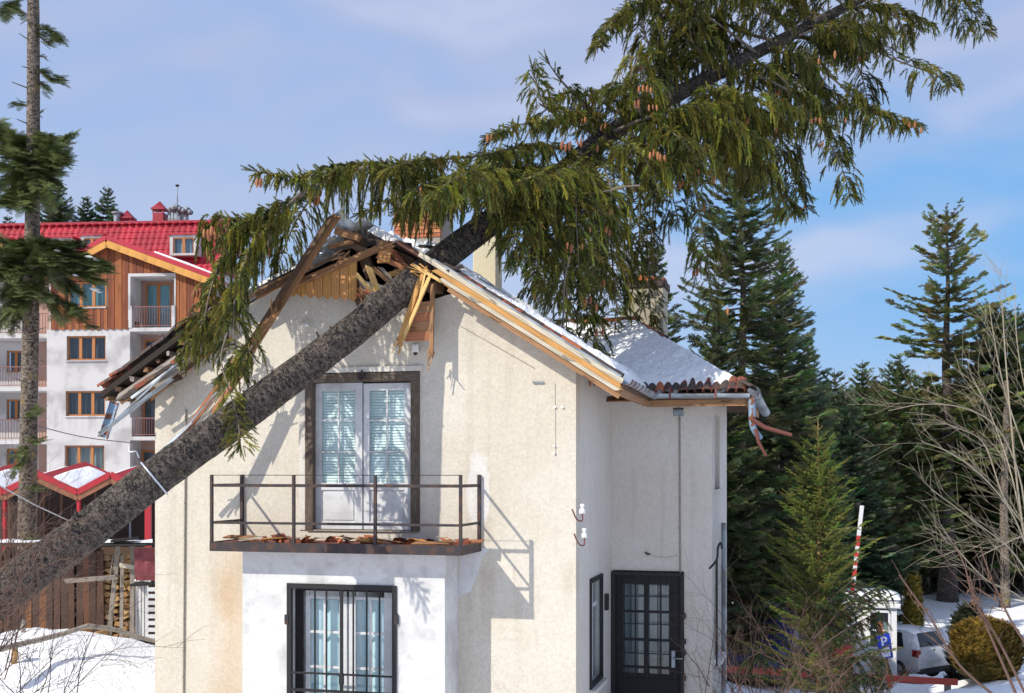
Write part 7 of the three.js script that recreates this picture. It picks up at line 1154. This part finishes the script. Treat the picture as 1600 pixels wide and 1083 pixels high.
{
  // dark stems with withered seed heads close to the camera, lower right
  const r = rng(83); const stems = [[[[1610, 1100, 6.2], [1560, 1000, 6.2], [1520, 930, 6.2], [1506, 880, 6.2], [1484, 840, 6.2]], 'thick brown stem slanting up left, nearest the right corner'], [[[1570, 1100, 6.4], [1500, 1040, 6.4], [1450, 960, 6.4], [1420, 920, 6.4], [1405, 898, 6.4]], 'brown stem slanting across the round thuja towards the columnar one'], [[[1590, 1090, 5.8], [1555, 1010, 5.8], [1530, 950, 5.8], [1514, 900, 5.8]], 'thin brown stem in front of the round thuja'], [[[1620, 1030, 6], [1580, 970, 6], [1548, 900, 6], [1530, 850, 6]], 'upright brown stem by the right frame edge']];
  for (const [s, lab] of stems) { const c0 = P(...s[0]), o = thing('brown_stem', lab, 'stem', c0.toArray()), c = new THREE.CatmullRomCurve3(s.map(q => P(...q).sub(c0))); part('stem', tube(c.getPoints(20), [0.008, 0.0025], 6), M.twigRed, o); const tw = [], lv = new Sprays(); for (let k = 0; k < 7; k++) { const u = 0.3 + 0.65 * r(), p = c.getPointAt(u); twigTree(tw, r, p, V(-0.5 + 0.4 * r(), 0.6 * r(), r() - 0.5).normalize(), 0.15 + 0.25 * r(), 0.003, 0, { wig: 0.3, lift: 0.03, kids: 0 }); }
    for (let k = 0; k < 4; k++) { const p = c.getPointAt(0.45 + 0.5 * r()); for (let j = 0; j < 4; j++) lv.add(p, V(r() - 0.5, -0.7 * r(), r() - 0.5), UP, 0.02 + 0.025 * r(), [0.17, 0.085, 0.05]); } part('twigs', tw, M.twigRed, o); lv.build('withered_leaves', triGeo([0, 0, 0, 0.5, 0.15, 0.18, 1, 0, 0, 0, 0, 0, 1, 0, 0, 0.5, 0.1, -0.18]), M.needle, o); }
}
function bareBush(label, px, py, d, n, L, lean, mat, seed, opt = {}) {
  const r = rng(seed), c0 = P(px, py, d), o = thing('bare_bush', label, 'bush', c0.toArray()); const big = [], small = [];
  for (let i = 0; i < n; i++) { const a = r() * 6.28, l = []; twigTree(l, r, V((r() - 0.5) * (opt.spread ?? 0.6), 0, (r() - 0.5) * (opt.spread ?? 0.6)), V(Math.cos(a) * (opt.open ?? 0.5) + lean, 1, Math.sin(a) * 0.5).normalize(), L * (0.6 + 0.6 * r()), opt.rad ?? 0.012, 2, { wig: opt.wig ?? 0.35, lift: opt.lift ?? -0.01, kids: opt.kids ?? 4 }); big.push(l[0]); small.push(...l.slice(1)); }
  big.forEach(g => part('stem', g, mat, o)); part('twigs', small, mat, o).userData.kind = 'stuff'; return o;
}
bareBush('leafless reddish bush growing at the right corner of the wing', 1160, 1130, 19, 8, 1.9, 0.0, M.twigRed, 201, { open: 0.55, kids: 4 });
bareBush('leafless grey bush in front of the blue van', 1205, 1120, 18, 8, 1.7, 0.1, M.twigBrown, 202, { open: 0.6, kids: 4 });
bareBush('tangled dry brown brush below the young spruce', 1265, 1125, 16.5, 13, 1.35, 0.1, M.twigRed, 203, { open: 0.9, kids: 4, spread: 1.6, rad: 0.010 });
bareBush('dry twiggy brush at the bottom right of the young spruce', 1330, 1130, 16.8, 8, 0.95, -0.1, M.twigBrown, 204, { open: 1.0, kids: 4, spread: 1.0, rad: 0.009 });
bareBush('sparse twigs climbing the wall right of the entrance door', 1105, 1120, 18.2, 3, 1.9, -0.1, M.twigBrown, 205, { open: 0.15, kids: 3, rad: 0.008 });
bareBush('dense leafless twigs in front of the leaning trunk at lower left', -60, 1060, 9.5, 18, 1.25, 0.45, M.twigRed, 206, { open: 0.6, kids: 5, rad: 0.007, spread: 0.9 });
bareBush('thin bare twigs over the snow in the bottom left corner', 0, 1120, 9, 11, 0.75, 0.3, M.twigBrown, 207, { open: 0.8, kids: 4, rad: 0.006, spread: 1.0 });
bareBush('fine bare twigs growing beside the limbed fir trunk', -40, 930, 13, 10, 1.35, 0.3, M.twigRed, 208, { open: 0.6, kids: 5, rad: 0.009, spread: 1.2 });

renderer.setSize(1600, 1083);
renderer.render(scene, camera);
